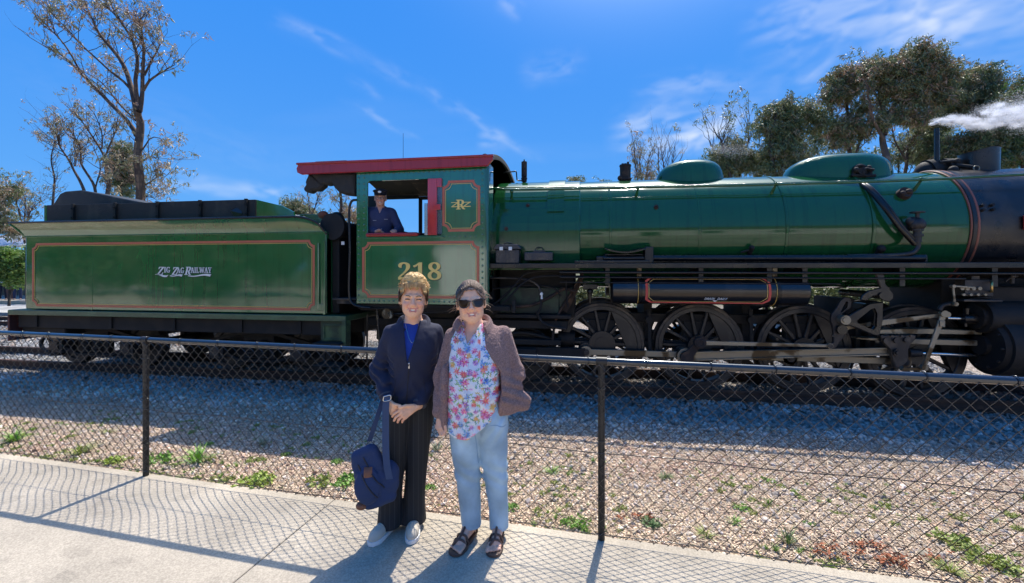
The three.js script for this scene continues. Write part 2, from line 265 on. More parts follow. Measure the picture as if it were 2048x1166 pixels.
// ------------------------------------------------------------------ far left: road, kerb, shelter
{
  const m = mat(0.5, 0.48, 0.45, 0.9, { map: rep(tPatch, 0.2) });
  structure(mesh('road', box(-60, -13, -0.2, -0.02, -17.3, -13.9, 0.02), m, null), 'pale concrete road beyond the tracks at the far left');
  structure(mesh('kerb', box(-60, -13, -0.2, 0.16, -17.75, -17.304, 0.02), mat(0.42, 0.34, 0.24, 0.9), null), 'sandy kerb along the far side of the road');
  structure(mesh('footpath', box(-60, -13, -0.2, 0.13, -21.5, -17.753, 0.02), mat(0.5, 0.46, 0.4, 0.9, { map: rep(tPatch, 0.2) }), null), 'pale footpath behind the sandy kerb at the far left');
  const t = thing('shelter', 'grey roofed pale shelter building behind the green shrub at the far left', 'shelter', [-33.5, 0, -22.5], 0.1);
  const wall = mesh('wall', [box(-5, 6, -0.2, 3.1, -2, -1.8, 0), box(-5, -4.8, -0.2, 3.1, -1.8, 1.6, 0)], mat(0.42, 0.36, 0.29, 0.85), t);
  mesh('window', box(-2, -0.4, 1, 2.2, -1.79, -1.74), mat(0.05, 0.06, 0.07, 0.1), wall);
  for (const x of [-4.7, -1.2, 2.3, 5.7]) mesh('post', box(x - 0.06, x + 0.06, -0.2, 3.1, 2, 2.12), mWhite, t);
  const rf = mesh('roof', grid(44, 1, (u, v) => [-5.4 + 11.8 * u, lerp(3.12, 4.25, v) + (Math.round(u * 44) % 2) * 0.05, lerp(2.5, -2.3, v)]), mat(0.42, 0.45, 0.5, 0.4), t);
  mesh('gutter', box(-5.4, 6.4, 3.02, 3.14, 2.5, 2.6), mWhite, rf);
}
// ------------------------------------------------------------------ behind the photographer: the station building that the paintwork mirrors
{
  const t = thing('station_building', 'cream station building with a dark verandah roof facing the train', 'building', [3.5, 0, 10.5], 0);
  const w = mesh('wall', [box(-11, 14, -0.2, 3.5, 0, 0.25, 0), box(-11, -10.75, -0.2, 3.5, 0.25, 6, 0), box(13.75, 14, -0.2, 3.5, 0.25, 6, 0)], mat(0.84, 0.81, 0.74, 0.8), t);
  for (const x of [-6.5, -3, 3, 6.5]) { const f = mesh('window', box(x - 0.6, x + 0.6, 0.9, 2.4, -0.06, -0.003), mWhite, w); mesh('pane', box(x - 0.5, x + 0.5, 1, 2.3, -0.075, -0.061), mat(0.03, 0.04, 0.05, 0.05), f); }
  mesh('door', box(-0.5, 0.5, -0.1, 2.2, -0.05, -0.002), mat(0.05, 0.12, 0.07, 0.4), t);
  mesh('roof', [box(-11.6, 14.6, 3.5, 3.62, -0.4, 6.6, 0.02), ext([[-0.4, 3.62], [6.6, 3.62], [3.1, 5.2]], -14.6, 11.6, [], 0).rotateY(-Math.PI / 2)], mat(0.06, 0.055, 0.055, 0.7), t);
}

// ------------------------------------------------------------------ the steam locomotive (x along the track, z out from its centre line)
const font = await new FontLoader().loadAsync('fonts/droid/droid_serif_bold.typeface.json');
const fontSans = await new FontLoader().loadAsync('fonts/droid/droid_sans_regular.typeface.json');
function letters(text, h, depth, f = font, w = 0, slant = 0) {
  const g = new TextGeometry(text, { font: f, size: h, depth, curveSegments: 5, bevelEnabled: false }); g.computeBoundingBox();
  const b = g.boundingBox, s = w ? w / (b.max.x - b.min.x) : 1, k = h / (b.max.y - b.min.y);
  g.translate(-b.min.x, -b.min.y, 0).scale(s, k, 1); if (slant) g.applyMatrix4(new THREE.Matrix4().makeShear(0, 0, slant, 0, 0, 0)); return g;
}
function ticket(x0, x1, y0, y1, n, inset, Kind) {  // a rectangle whose corners are cut out in quarter circles
  const s = new Kind(), r = n + inset, a0 = Math.asin(inset / r), X0 = x0 + inset, X1 = x1 - inset, Yb = y0 + inset, Yt = y1 - inset, c = [[x0, y0, 0], [x0, y1, -Math.PI / 2], [x1, y1, Math.PI], [x1, y0, Math.PI / 2]];
  const pts = []; for (const [cx, cy, a] of c) for (let i = 0; i <= 6; i++) { const t = a + lerp(a0, Math.PI / 2 - a0, i / 6); pts.push(new THREE.Vector2(cx + r * Math.cos(t), cy + r * Math.sin(t))); }
  // walk each corner so that the outline stays in order
  const o = []; [[0, false], [3, false], [2, false], [1, false]].forEach(([k]) => { const q = pts.slice(k * 7, k * 7 + 7); o.push(...q.reverse()); });
  s.setFromPoints(o); return s;
}
const lining = (x0, x1, y0, y1, n, w, z) => ext(ticket(x0, x1, y0, y1, n, 0, THREE.Shape), z, z + 0.003, [ticket(x0, x1, y0, y1, n, w, THREE.Path)], 0);
function liningPair(x0, x1, y0, y1, n, z, parent, dx = 0, w = 0.035) {
  mesh('lining', lining(x0, x1, y0, y1, n, w, z).translate(dx, 0, 0), mLine, parent);
  mesh('gold_line', lining(x0 + w + 0.008, x1 - w - 0.008, y0 + w + 0.008, y1 - w - 0.008, n, 0.009, z).translate(dx, 0, 0), mLineGold, parent);
}
const loco = thing('steam_locomotive', 'green steam locomotive numbered 218 with red cab roof edge and black wheels and rods', 'locomotive', [0, 0, Z0]);
{
  const BY = 2.27, BR = 0.84;
  // --- boiler
  const boiler = mesh('boiler', [cyl([-0.03, BY, 0], [2.0, BY, 0], BR + 0.005, BR + 0.005, 96), cyl([1.998, BY, 0], [4.83, BY, 0], BR, BR - 0.012, 96)], mBoiler, loco);
  { const a = []; for (let i = 0; i <= 24; i++) { const t = Math.PI * i / 24; a.push([Math.cos(t) * 0.868, BY + Math.sin(t) * 0.868]); } a.push([-0.865, 1.98], [-0.8, 1.7], [0.8, 1.7], [0.865, 1.98]);
    mesh('firebox_jacket', ext(a, -1.33, -0.02, [], 0.012, 24).rotateY(Math.PI / 2), mBoiler, boiler); }
  for (const px of [1221, 1400, 1575, 1749]) { const x = P(px, 440, BR)[0]; mesh('boiler_band', ring(0, BY, x - 0.02, x + 0.02, BR - 0.05, BR + 0.009, 72).rotateY(Math.PI / 2).translate(0, 0, 0).applyMatrix4(M4.makeTranslation(0, 0, 0)), mBoiler, boiler); }
  const onBoiler = (px, py, out = 0) => { let zl = 0.7; for (let i = 0; i < 12; i++) { const [, y] = P(px, py, zl); zl = Math.sqrt(Math.max(0.01, (BR + out) ** 2 - (y - BY) ** 2)); } return [...P(px, py, zl), zl]; };
  for (const [px, py] of [[1056, 413], [1312, 415], [1013, 458]]) { const [x, y, z] = onBoiler(px, py, 0.0), n = V(0, y - BY, z).normalize(); mesh('washout_plug', [cyl([x, y, z], [x, y + n.y * 0.03, z + n.z * 0.03], 0.034, 0.03, 12), cyl([x, y + n.y * 0.03, z + n.z * 0.03], [x, y + n.y * 0.06, z + n.z * 0.06], 0.016, 0.016, 6)], mRust, boiler); }
  mesh('patch_plate', thick(2, 12, (u, v) => { const t = lerp(0.32, 1.25, v), r = 0.892; return [lerp(-0.5, -0.255, u), BY + r * Math.sin(t), r * Math.cos(t)]; }, 0.014), mBoiler, boiler);
  // --- smokebox
  const bandX = 4.83;
  mesh('smokebox_band', [ring(0, BY, bandX, bandX + 0.02, 0.7, BR + 0.008, 72).rotateY(Math.PI / 2), ring(0, BY, bandX + 0.07, bandX + 0.1, 0.7, BR + 0.014, 72).rotateY(Math.PI / 2)], mat(0.24, 0.075, 0.045, 0.45), loco);
  mesh('boiler_collar', ring(0, BY, bandX + 0.02, bandX + 0.07, 0.7, BR + 0.016, 72).rotateY(Math.PI / 2), mSmokebox, loco);
  const sb = mesh('smokebox', [cyl([bandX + 0.1, BY, 0], [7.0, BY, 0], BR, BR, 96), cyl([7.0, BY, 0], [7.08, BY, 0], 0.78, 0.5, 48)], mSmokebox, loco);
  for (const [px, py] of [[1963, 412], [1982, 411], [1964, 421], [1984, 420]]) { const [x, y, z] = onBoiler(px, py); mesh('bolt', cyl([x, y, z - 0.01], [x, y + 0.01, z + 0.035], 0.022, 0.018, 8), mSoot, sb); }
  { const [x, y, z] = onBoiler(2046, 445, 0.01); const pl = mesh('number_plate', box(x - 0.005, x + 0.42, y - 0.09, y + 0.09, z, z + 0.03, 0.01), mLineRed, sb); mesh('plate_rim', ext([[x + 0.012, y - 0.075], [x + 0.4, y - 0.075], [x + 0.4, y + 0.075], [x + 0.012, y + 0.075]], z + 0.03, z + 0.036, [[[x + 0.022, y - 0.065], [x + 0.39, y - 0.065], [x + 0.39, y + 0.065], [x + 0.022, y + 0.065]]], 0), mBrass, pl); }
  // --- domes
  const dome = (name, x0, x1, top, wz, p, slope, taper, py) => mesh(name, grid(64, 26, (u, v) => {
    const t = u * Math.PI * 2, e = 2 / py, c = Math.cos(t), s = Math.sin(t), cx = Math.sign(c) * Math.abs(c) ** e, cz = Math.sign(s) * Math.abs(s) ** e;
    const k = v < 0.8 ? v / 0.8 : 1, rho = Math.pow(1 - Math.pow(1 - k, p), 1 / p), a = Math.pow(1 - Math.pow(rho, p), 1 / p), y0 = 2.96, yy = v < 0.8 ? a : (0.8 - v) / 0.2, l = clamp(-cx * rho, 0, 1);
    const h = (top - y0) * (1 - slope * l * l); return [(x0 + x1) / 2 + (x1 - x0) / 2 * cx * rho, v < 0.8 ? y0 + h * yy : y0 + yy * 0.3, wz * cz * rho * (1 - taper * l * l)];
  }, true), mBoiler, loco);
  dome('sand_dome', 1.15, 2.15, 3.4, 0.4, 3.2, 0.14, 0.4, 2.6);
  const sd = dome('steam_dome', 3.03, 4.4, 3.40, 0.4, 3.4, 0.12, 0.3, 3.2);
  { const c = P(1716, 345, 0.36), tor = (r, t, dx, dy, dz) => new THREE.TorusGeometry(r, t, 8, 18).translate(c[0] + dx, c[1] + dy, 0.38 + dz); mesh('valve_manifold', [tor(0.085, 0.024, 0, 0, 0.03), tor(0.05, 0.02, 0.06, -0.02, 0.07), disc(c[0], c[1], 0.3, 0.46, 0.05), cyl([c[0] - 0.12, c[1] - 0.05, 0.42], [c[0] + 0.16, c[1] - 0.07, 0.46], 0.022), ball(c[0] - 0.07, c[1] + 0.02, 0.44, 0.04), ball(c[0] + 0.1, c[1] + 0.05, 0.42, 0.035), cyl([c[0] + 0.02, c[1] + 0.05, 0.42], [c[0] + 0.12, c[1] + 0.0, 0.5], 0.016)], mSoot, sd); }
  // --- safety valve, whistle, step plate
  mesh('safety_valve', [cyl([0.69, 3.05, 0], [0.69, 3.36, 0], 0.085, 0.085, 18), box(0.62, 0.78, 3.13, 3.16, -0.1, 0.1, 0.01), ball(0.61, 3.17, 0.03, 0.045), cyl([0.69, 3.36, 0], [0.69, 3.385, 0], 0.095, 0.09, 18), cyl([0.65, 3.385, 0], [0.65, 3.41, 0], 0.018), cyl([0.73, 3.385, 0.03], [0.73, 3.425, 0.03], 0.018), cyl([0.69, 3.385, 0.02], [0.69, 3.405, 0.02], 0.02)], mRust, loco);
  mesh('whistle', [cyl([-0.945, 3.05, 0], [-0.945, 3.2, 0], 0.028), cyl([-0.945, 3.17, 0], [-0.945, 3.2, 0], 0.045), cyl([-0.945, 3.21, 0], [-0.945, 3.235, 0], 0.052), cyl([-0.945, 3.25, 0], [-0.945, 3.5, 0], 0.047, 0.047), ball(-0.945, 3.505, 0, 0.02), cyl([-0.945, 3.5, 0], [-0.945, 3.54, 0], 0.01)], mRust, loco);
  mesh('whistle_rod', tube([[-1.3, 3.335, 0], [-1.13, 3.345, 0], [-1.085, 3.345, 0], [-1.07, 3.25, 0], [-1.06, 3.2, 0], [-0.99, 3.19, 0], [-0.95, 3.2, 0]], 0.011, 6, 60), mBlack, loco);
  // --- chimney, generator and its exhaust pipe
  mesh('chimney', [grid(40, 8, (u, v) => { const t = u * 6.2832, k = 1 + 0.04 * v, y = lerp(3.0, 3.405, v); return [5.575 + 0.205 * k * Math.cos(t), y - 0.05 * (v > 0.9 ? clamp(-Math.cos(t), 0, 1) * v : 0), 0.2 * k * Math.sin(t)]; }, true), grid(40, 4, (u, v) => { const t = u * 6.2832; return [5.575 + 0.19 * Math.cos(t), lerp(3.4, 2.9, v) - (v < 0.1 ? 0.05 * clamp(-Math.cos(t), 0, 1) : 0), 0.185 * Math.sin(t)]; }, true), grid(40, 1, (u, v) => { const t = u * 6.2832, r = lerp(0.222, 0.19, v); return [5.575 + r * Math.cos(t), 3.403 - 0.05 * clamp(-Math.cos(t), 0, 1), r * 0.97 * Math.sin(t)]; }, true)], mSmokebox, loco);
  const gen = mesh('generator', [cyl([4.98, 3.14, -0.08], [5.1, 3.17, -0.08], 0.17, 0.15, 20), cyl([5.08, 3.17, -0.08], [5.2, 3.17, -0.08], 0.11), cyl([5.18, 3.17, -0.05], [5.3, 3.19, -0.05], 0.14, 0.12, 18), ball(4.95, 3.13, -0.08, 0.15, 0.7), box(4.9, 5.38, 3.0, 3.09, -0.25, 0.22, 0.01), cyl([5.22, 3.18, 0.1], [5.36, 3.12, 0.2], 0.028), cyl([5.05, 3.24, 0.05], [5.24, 3.25, 0.08], 0.02), ball(5.26, 3.24, 0.06, 0.05), ball(5.14, 3.1, 0.16, 0.06)], mSoot, loco);
  mesh('exhaust_pipe', [cyl([5.055, 3.18, 0], [5.055, 3.74, 0], 0.03, 0.03, 14), cyl([5.055, 3.2, 0], [5.055, 3.25, 0], 0.042)], mBlack, gen);
  mesh('ring_handle', new THREE.TorusGeometry(0.035, 0.008, 6, 18).translate(5.36, 3.1, 0.24), mSteel, gen);
  // --- handrail on stanchions
  const hr = mesh('handrail', tube([[-1.32, 2.93, 0.76], [-1.15, 2.905, 0.77], [0.8, 2.875, 0.77], [2.6, 2.86, 0.77], [4.33, 2.865, 0.77], [5.6, 2.895, 0.77], [6.8, 2.9, 0.77]], 0.0165, 10, 60), mBoiler, loco);
  for (const x of [-1.03, 0.79, 2.6, 4.33, 5.9]) mesh('stanchion', [cyl([x - 0.02, 2.74, 0.66], [x, 2.85, 0.76], 0.026, 0.015, 10), ball(x, 2.872, 0.77, 0.028), cyl([x - 0.02, 2.735, 0.655], [x - 0.017, 2.75, 0.67], 0.045, 0.04, 10)], mBoiler, hr);
  mesh('handrail_conduit', tube([[-1.3, 2.945, 0.72], [0.8, 2.9, 0.73], [2.6, 2.885, 0.73], [4.4, 2.888, 0.73]], 0.009, 6, 40), mBoiler, hr);
  // --- running board, ledge above it, pipes below it
  const rb = mesh('running_board', [box(-1.3, 7.0, 1.725, 1.79, 0.78, 1.2, 0.006), box(-1.3, 7.0, 1.725, 1.79, -1.2, -0.78, 0.006)], mBlack, loco);
  for (const px of [1215, 1402, 1539, 1610, 1805, 1990]) { const x = P(px, 545, 1.1)[0]; mesh('bracket', [box(x - 0.03, x + 0.03, 1.5, 1.726, 1.09, 1.1, 0.002), box(x - 0.03, x + 0.03, 1.66, 1.726, 0.5, 1.09, 0.004)], mBlack, rb); }
  mesh('ledge', [box(0.2, 4.35, 1.79, 1.9, 0.78, 0.86, 0.02), cyl([0.3, 1.865, 0.93], [4.25, 1.85, 0.93], 0.045, 0.045, 14), box(-0.1, 0.9, 1.792, 1.83, 0.83, 1.12, 0.01)], mBlack, loco);
  mesh('ledge_cover', [thick(10, 4, (u, v) => [lerp(0.32, 0.86, u), 2.0 - 0.05 * Math.sin(u * 3.14) - 0.02 * v, lerp(0.8, 1.05, v)], 0.02), box(0.32, 0.86, 1.79, 1.93, 0.82, 0.9, 0.01), box(0.85, 0.97, 1.79, 2.02, 0.86, 1.0, 0.015)], mBlack, loco);
  for (const [y0, y1, z, r, xe] of [[1.668, 1.655, 1.15, 0.017, 7], [1.6, 1.595, 1.13, 0.012, 4.55], [1.53, 1.525, 1.12, 0.007, 3.2]]) mesh('pipe', cyl([-0.3, y0, z], [xe, y1, z], r, r, 8), mBlack, rb);
  // --- the main reservoir slung below
  const RY = 1.425, RZ = 0.95, RR = 0.19;
  const res = mesh('air_reservoir', [cyl([0.43, RY, RZ], [2.85, RY, RZ], RR, RR, 48), ball(0.43, RY, RZ, RR, 0.25, 1, 1, 24), ball(2.85, RY, RZ, RR, 0.25, 1, 1, 24)], mat(0.02, 0.02, 0.024, 0.28, { map: rep(tGrime, 0.8), clearcoat: 0.4 }), loco);
  mesh('air_reservoir', [cyl([0.43, RY, -RZ], [2.85, RY, -RZ], RR, RR, 32)], mSoot, loco);
  for (const px of [1281, 1559]) { const x = P(px, 570, RZ + RR)[0]; mesh('strap', ring(RZ * 0, RY, x - 0.022, x + 0.022, RR, RR + 0.008, 40).rotateY(Math.PI / 2).translate(0, 0, 0), mBlack, res).position.z = RZ; mesh('gold_line', ring(0, RY, x - 0.03, x - 0.022, RR, RR + 0.01, 40).rotateY(Math.PI / 2), mLineGold, res).position.z = RZ; mesh('hanger', box(x - 0.03, x + 0.03, RY + RR - 0.01, 1.726, RZ + 0.02, RZ + 0.06, 0.004), mSteel, res); }
  { const wrap = (g) => { const p = g.attributes.position; for (let i = 0; i < p.count; i++) { const a = (p.getY(i) - RY) / RR, r = RR + 0.001 + p.getZ(i); p.setXYZ(i, p.getX(i), RY + r * Math.sin(a), RZ + r * Math.cos(a)); } return g; };
    const fine = (x0, x1, y0, y1) => new THREE.PlaneGeometry(x1 - x0, y1 - y0, 2, 14).translate((x0 + x1) / 2, (y0 + y1) / 2, 0.003);
    const x0 = P(1291, 580, 1.13)[0], x1 = P(1542, 580, 1.13)[0], y0 = RY - 0.2, y1 = RY + 0.215, n = 0.07, w = 0.03;
    for (const [nm, k, ww, m] of [['red_lining', 0, w, mLineRed], ['gold_line', w + 0.01, 0.007, mLineGold]]) { const X0 = x0 + k, X1 = x1 - k, A = y0 + k, B = y1 - k; mesh(nm, wrap(merge([[fine(X0 + n, X1 - n, A, A + ww), fine(X0 + n, X1 - n, B - ww, B), fine(X0, X0 + ww, A + n, B - n), fine(X1 - ww, X1, A + n, B - n)], [[X0, A + n, X0 + n, A], [X0, B - n, X0 + n, B], [X1, A + n, X1 - n, A], [X1, B - n, X1 - n, B]].map(([a, b, c, e]) => grid(6, 1, (u, v) => { const sx = Math.sign(c - a), sy = Math.sign(e - b); return [lerp(a, c, u) + sx * ww * v * 0.8, lerp(b, e, u) - sy * 0 + (sy > 0 ? 1 : -1) * -0 + (b > RY ? -1 : 1) * ww * v * 0.8, 0.003]; }))])), m, res); }
    const tx = P(1409, 595, 1.11)[0], t = letters('DRAIN', 0.034, 0.002, fontSans, 0.12, 0.25).translate(tx, RY - 0.125, 0), t2 = letters('DAILY', 0.034, 0.002, fontSans, 0.115, 0.25).translate(tx + 0.16, RY - 0.125, 0);
    mesh('lettering', [wrap(plain(t)), wrap(plain(t2)), wrap(plain(ext([[tx + 0.105, RY - 0.135], [tx + 0.165, RY - 0.135], [tx + 0.135, RY - 0.165]], 0, 0.002, [], 0)))], mWhite, res); }
  // --- frames, ashpan, trailing truck
  mesh('frame', [box(-1.3, 6.6, 0.93, 1.06, 0.4, 0.5, 0.01), box(-0.2, 5.0, 0.55, 0.66, 0.4, 0.5, 0.01), box(-1.3, 6.6, 0.93, 1.06, -0.5, -0.4, 0.01), box(-0.2, 5.0, 0.55, 0.66, -0.5, -0.4, 0.01), ...[0.3, 1.66, 3.03, 4.39].map((x) => box(x - 0.2, x + 0.2, 0.45, 0.96, 0.38, 0.52, 0.01)), ...[0.98, 2.35, 3.7].map((x) => box(x - 0.06, x + 0.06, 0.6, 1.3, -0.42, 0.42, 0.01)), box(4.75, 6.2, 0.75, 1.6, -0.5, 0.5, 0.02)], mSoot, loco);
  mesh('firebox', [box(-1.25, -0.1, 1.0, 1.75, -0.6, 0.62, 0.02), box(-3.2, -1.2, 0.95, 1.2, -0.7, 0.7, 0.02)], mSoot, loco);
  mesh('ashpan_plate', [box(-1.22, -0.33, 1.05, 1.44, 0.63, 0.7, 0.01), ext([[-0.33, 1.12], [-0.12, 1.44], [-0.33, 1.44]], 0.63, 0.69)], mat(0.02, 0.07, 0.05, 0.45, { map: rep(tGrime, 1.2) }), loco);
  mesh('frame_beam', [box(-3.3, -0.2, 0.84, 0.96, 0.72, 0.82, 0.01), box(-1.25, -0.15, 1.0, 1.05, 0.7, 0.9, 0.005), box(-3.3, -1.0, 1.12, 1.19, 1.0, 1.14, 0.008), box(-3.3, -1.3, 1.16, 1.2, -1.2, 1.24, 0.006)], mSoot, loco);
  // --- wheels
  const wheelMat = mat(0.032, 0.033, 0.038, 0.42, { map: rep(tGrime, 1.2) }), R = 0.605, WX = [0.3, 1.66, 3.03, 4.39], CR = 0.26, PA = Math.atan2(-0.1, -0.24);
  const spokeGeo = bar(0, 0.13, 0, 0.5, 0.055, 0.04, -0.03, 0.03, 0.008);
  const driver = (x, name, hub) => {
    const w = mesh(name, [ring(0, 0, -0.07, 0.07, 0.5, 0.565, 72)], wheelMat, loco); w.position.set(x, R, 0.53);
    mesh('tyre', [ring(0, 0, -0.075, 0.062, 0.553, R, 72), ring(0, 0, -0.1, -0.075, 0.553, R + 0.028, 72)], mGearGrey, w);
    for (let k = 0; k < 14; k++) { const a = k / 14 * 6.2832, o = mesh('spoke', spokeGeo.clone().rotateZ(a + 0.2), wheelMat, w); }
    mesh('hub', [disc(0, 0, -0.09, 0.085, hub, 36), disc(0, 0, 0.085, 0.1, hub * 0.55, 24), disc(Math.cos(PA) * CR, Math.sin(PA) * CR, -0.06, 0.1, 0.115, 28)], wheelMat, w);
    const s = new THREE.Shape(), a0 = PA + Math.PI, h = 0.95; s.absarc(0, 0, 0.515, a0 - h, a0 + h); mesh('counterweight', ext(s, -0.045, 0.052, [], 0.01, 24), wheelMat, w);
    return w;
  };
  WX.forEach((x, i) => driver(x, 'driving_wheel', i === 0 ? 0.19 : 0.16));
  for (const x of WX) { const w = mesh('driving_wheel', [ring(0, 0, -0.07, 0.07, 0.5, R, 48), ring(0, 0, 0.07, 0.1, 0.5, R + 0.025, 48), disc(0, 0, -0.09, 0.085, 0.17), ...Array.from({ length: 14 }, (_, k) => spokeGeo.clone().rotateZ(k / 14 * 6.2832 + 0.1))], wheelMat, loco); w.position.set(x, R, -0.53); mesh('axle', cyl([x, R, -0.5], [x, R, 0.5], 0.085), mSoot, loco); }
  for (const s of [-1, 1]) { const w = mesh('trailing_wheel', [ring(0, 0, -0.06, 0.06, 0.28, 0.39, 48), disc(0, 0, -0.05, 0.05, 0.3, 32), disc(0, 0, -0.07, 0.07, 0.1), ring(0, 0, -s * 0.06 - 0.012, -s * 0.06 + 0.012, 0.28, 0.415, 48)], wheelMat, loco); w.position.set(-0.85, 0.39, s * 0.53); }
  mesh('trailing_truck', [box(-1.75, 0.05, 0.42, 0.56, 0.68, 0.78, 0.01), box(-1.05, -0.65, 0.3, 0.55, 0.66, 0.86, 0.02), box(-1.5, -0.3, 0.6, 0.68, 0.62, 0.82, 0.01), tube([[-1.5, 0.62, 0.72], [-0.9, 0.76, 0.72], [-0.3, 0.64, 0.72]], 0.03, 8), box(-1.75, 0.05, 0.42, 0.56, -0.78, -0.68, 0.01), cyl([-0.35, 0.66, 0.55], [-0.1, 0.66, 0.55], 0.12, 0.12, 20), box(-2.9, -1.6, 0.45, 0.85, -0.6, 0.6, 0.02)], mSoot, loco);
  for (const s of [-1, 1]) { const w = mesh('pilot_wheel', [ring(0, 0, -0.06, 0.06, 0.28, 0.38, 40), disc(0, 0, -0.05, 0.05, 0.3, 28), ring(0, 0, -s * 0.06 - 0.012, -s * 0.06 + 0.012, 0.28, 0.405, 40)], wheelMat, loco); w.position.set(6.45, 0.38, s * 0.53); }
  mesh('buffer_beam', [box(7.25, 7.37, 0.72, 1.08, -1.2, 1.2, 0.01), box(6.4, 7.25, 0.9, 1.06, -0.5, 0.5, 0.01)], mLineRed, loco);
  mesh('smokebox_saddle', box(5.3, 6.3, 0.9, 1.6, -0.55, 0.55, 0.03), mSoot, loco);
  // --- rods and valve gear
  const pin = (i) => [WX[i] + Math.cos(PA) * CR, R + Math.sin(PA) * CR];
  const rod = (a, b, w, z0, z1, b0, b1) => [bar(...a, ...b, w, w, z0, z1, 0.006), disc(...a, z0 - 0.012, z1 + 0.012, b0, 28), disc(...b, z0 - 0.012, z1 + 0.012, b1, 28)];
  const cr = mesh('coupling_rod', [0, 1, 2].map((i) => rod(pin(i), pin(i + 1), 0.085, 0.7, 0.74, 0.085, 0.085)), mSteel, loco);
  for (let i = 0; i < 4; i++) { const [x, y] = pin(i); mesh('crank_pin', [disc(x, y, 0.62, 0.775, 0.05), disc(x, y, 0.775, 0.8, 0.03, 6)], mGearGrey, cr); }
  const mp = pin(1), xh = P(1797, 703, 0.86), mr = [bar(...mp, ...xh, 0.13, 0.1, 0.8, 0.825, 0.004), bar(mp[0], mp[1] + 0.053, xh[0], xh[1] + 0.04, 0.02, 0.02, 0.8, 0.856, 0.003), bar(mp[0], mp[1] - 0.053, xh[0], xh[1] - 0.04, 0.02, 0.02, 0.8, 0.856, 0.003)];
  mesh('connecting_rod', [...mr, disc(...mp, 0.785, 0.865, 0.115, 32), disc(...mp, 0.865, 0.885, 0.06), disc(...xh, 0.79, 0.865, 0.08)], mSteel, loco);
  const rc = P(1401, 686, 0.98);
  mesh('return_crank', [bar(mp[0], mp[1], rc[0], rc[1], 0.12, 0.09, 0.89, 0.935, 0.008), disc(...mp, 0.885, 0.94, 0.085), disc(...rc, 0.885, 0.99, 0.075, 28), ring(rc[0], rc[1], 0.985, 1.0, 0.03, 0.058, 24)], mRust, loco);
  const foot = P(1660, 692, 0.98);
  mesh('eccentric_rod', [bar(rc[0], rc[1], foot[0], foot[1], 0.062, 0.04, 0.945, 0.975, 0.005), disc(...rc, 0.94, 0.985, 0.062, 28), disc(...foot, 0.94, 0.99, 0.035, 20)], mSteel, loco);
  const Q = (x, y, z) => P(1500 + x / 3.737, 500 + y / 3.737, z), Qs = (list, z) => list.map(([x, y]) => Q(x, y, z));
  mesh('expansion_link', [ext(Qs([[700, 352], [740, 356], [752, 385], [748, 430], [715, 450], [655, 500], [650, 570], [700, 600], [702, 640], [660, 690], [628, 735], [590, 740], [580, 712], [618, 688], [616, 600], [598, 520], [602, 480], [640, 430], [668, 378]], 0.96), 0.94, 0.985, [Qs([[708, 378], [728, 385], [722, 430], [690, 462], [662, 470], [685, 420]], 0.96)], 0.006), disc(...foot, 0.93, 1.0, 0.028, 16), ...[[668, 440], [612, 500], [624, 560], [618, 640]].map((q) => disc(...Q(...q, 0.98), 0.97, 0.995, 0.014, 8))], mGearGrey, loco);
  mesh('link_bracket', [ext(Qs([[676, 522], [688, 494], [720, 485], [870, 398], [975, 385], [972, 520], [945, 640], [900, 632], [760, 572], [700, 556]], 1.0), 1.0, 1.06, [Qs([[768, 522], [880, 432], [915, 425], [935, 470], [930, 570], [905, 600], [870, 588], [775, 545]], 1.0)], 0.01), box(Q(930, 400, 1)[0], Q(975, 400, 1)[0], Q(0, 560, 1)[1], Q(0, 400, 1)[1], 0.55, 1.0, 0.01)], mBlack, loco);
  mesh('link_trunnion', [disc(...Q(716, 524, 1.08), 0.95, 1.085, 0.058, 28), disc(...Q(716, 524, 1.09), 1.085, 1.1, 0.034, 20)], mSteel, loco);
  mesh('reversing_arm', [ext(Qs([[890, 165], [950, 165], [962, 250], [1020, 325], [1018, 360], [985, 382], [940, 372], [930, 330], [870, 340], [815, 375], [780, 368], [790, 335], [840, 300], [925, 280], [900, 210]], 1.0), 1.09, 1.13, [], 0.008), disc(...Q(985, 340, 1.13), 1.08, 1.155, 0.04, 20), disc(...Q(985, 340, 1.13), 0.3, 1.08, 0.045, 20)], mBlack, loco);
  mesh('die_block', disc(...Q(672, 592, 0.97), 0.98, 1.03, 0.06, 24), mBlack, loco);
  mesh('radius_rod', [bar(...Q(700, 585, 0.93), ...Q(960, 545, 0.93), 0.05, 0.06, 0.9, 0.93), bar(...Q(955, 548, 0.93), ...Q(1480, 480, 0.93), 0.075, 0.04, 0.9, 0.93), disc(...Q(1470, 482, 0.93), 0.89, 0.95, 0.035)], mSteel, loco);
  mesh('combination_lever', [bar(...Q(1452, 500, 1), ...Q(1310, 880, 1), 0.062, 0.045, 0.96, 0.985), disc(...Q(1460, 478, 1), 0.95, 1.0, 0.042), disc(...Q(1310, 880, 1), 0.95, 1.0, 0.036), box(Q(1420, 0, 1)[0], Q(1462, 0, 1)[0], Q(0, 550, 1)[1], Q(0, 505, 1)[1], 0.95, 1.0, 0.008)], mSteel, loco);
  mesh('union_link', [bar(...Q(1130, 885, 0.9), ...Q(1310, 882, 0.9), 0.04, 0.04, 0.92, 0.95), disc(...Q(1130, 885, 0.9), 0.91, 0.97, 0.03)], mSteel, loco);
  const sb1 = (list, z0, z1) => ext(Qs(list, (z0 + z1) / 2), z0, z1, [], 0.006);
  mesh('slide_bar', sb1([[935, 590], [1100, 583], [1330, 583], [1830, 605], [1830, 630], [1330, 622], [935, 622]], 0.7, 0.84), mSteel, loco);
  mesh('slide_bar', sb1([[775, 648], [1230, 660], [1620, 668], [1830, 682], [1830, 700], [1640, 710], [1230, 700], [775, 660]], 0.7, 0.84), mSteel, loco);
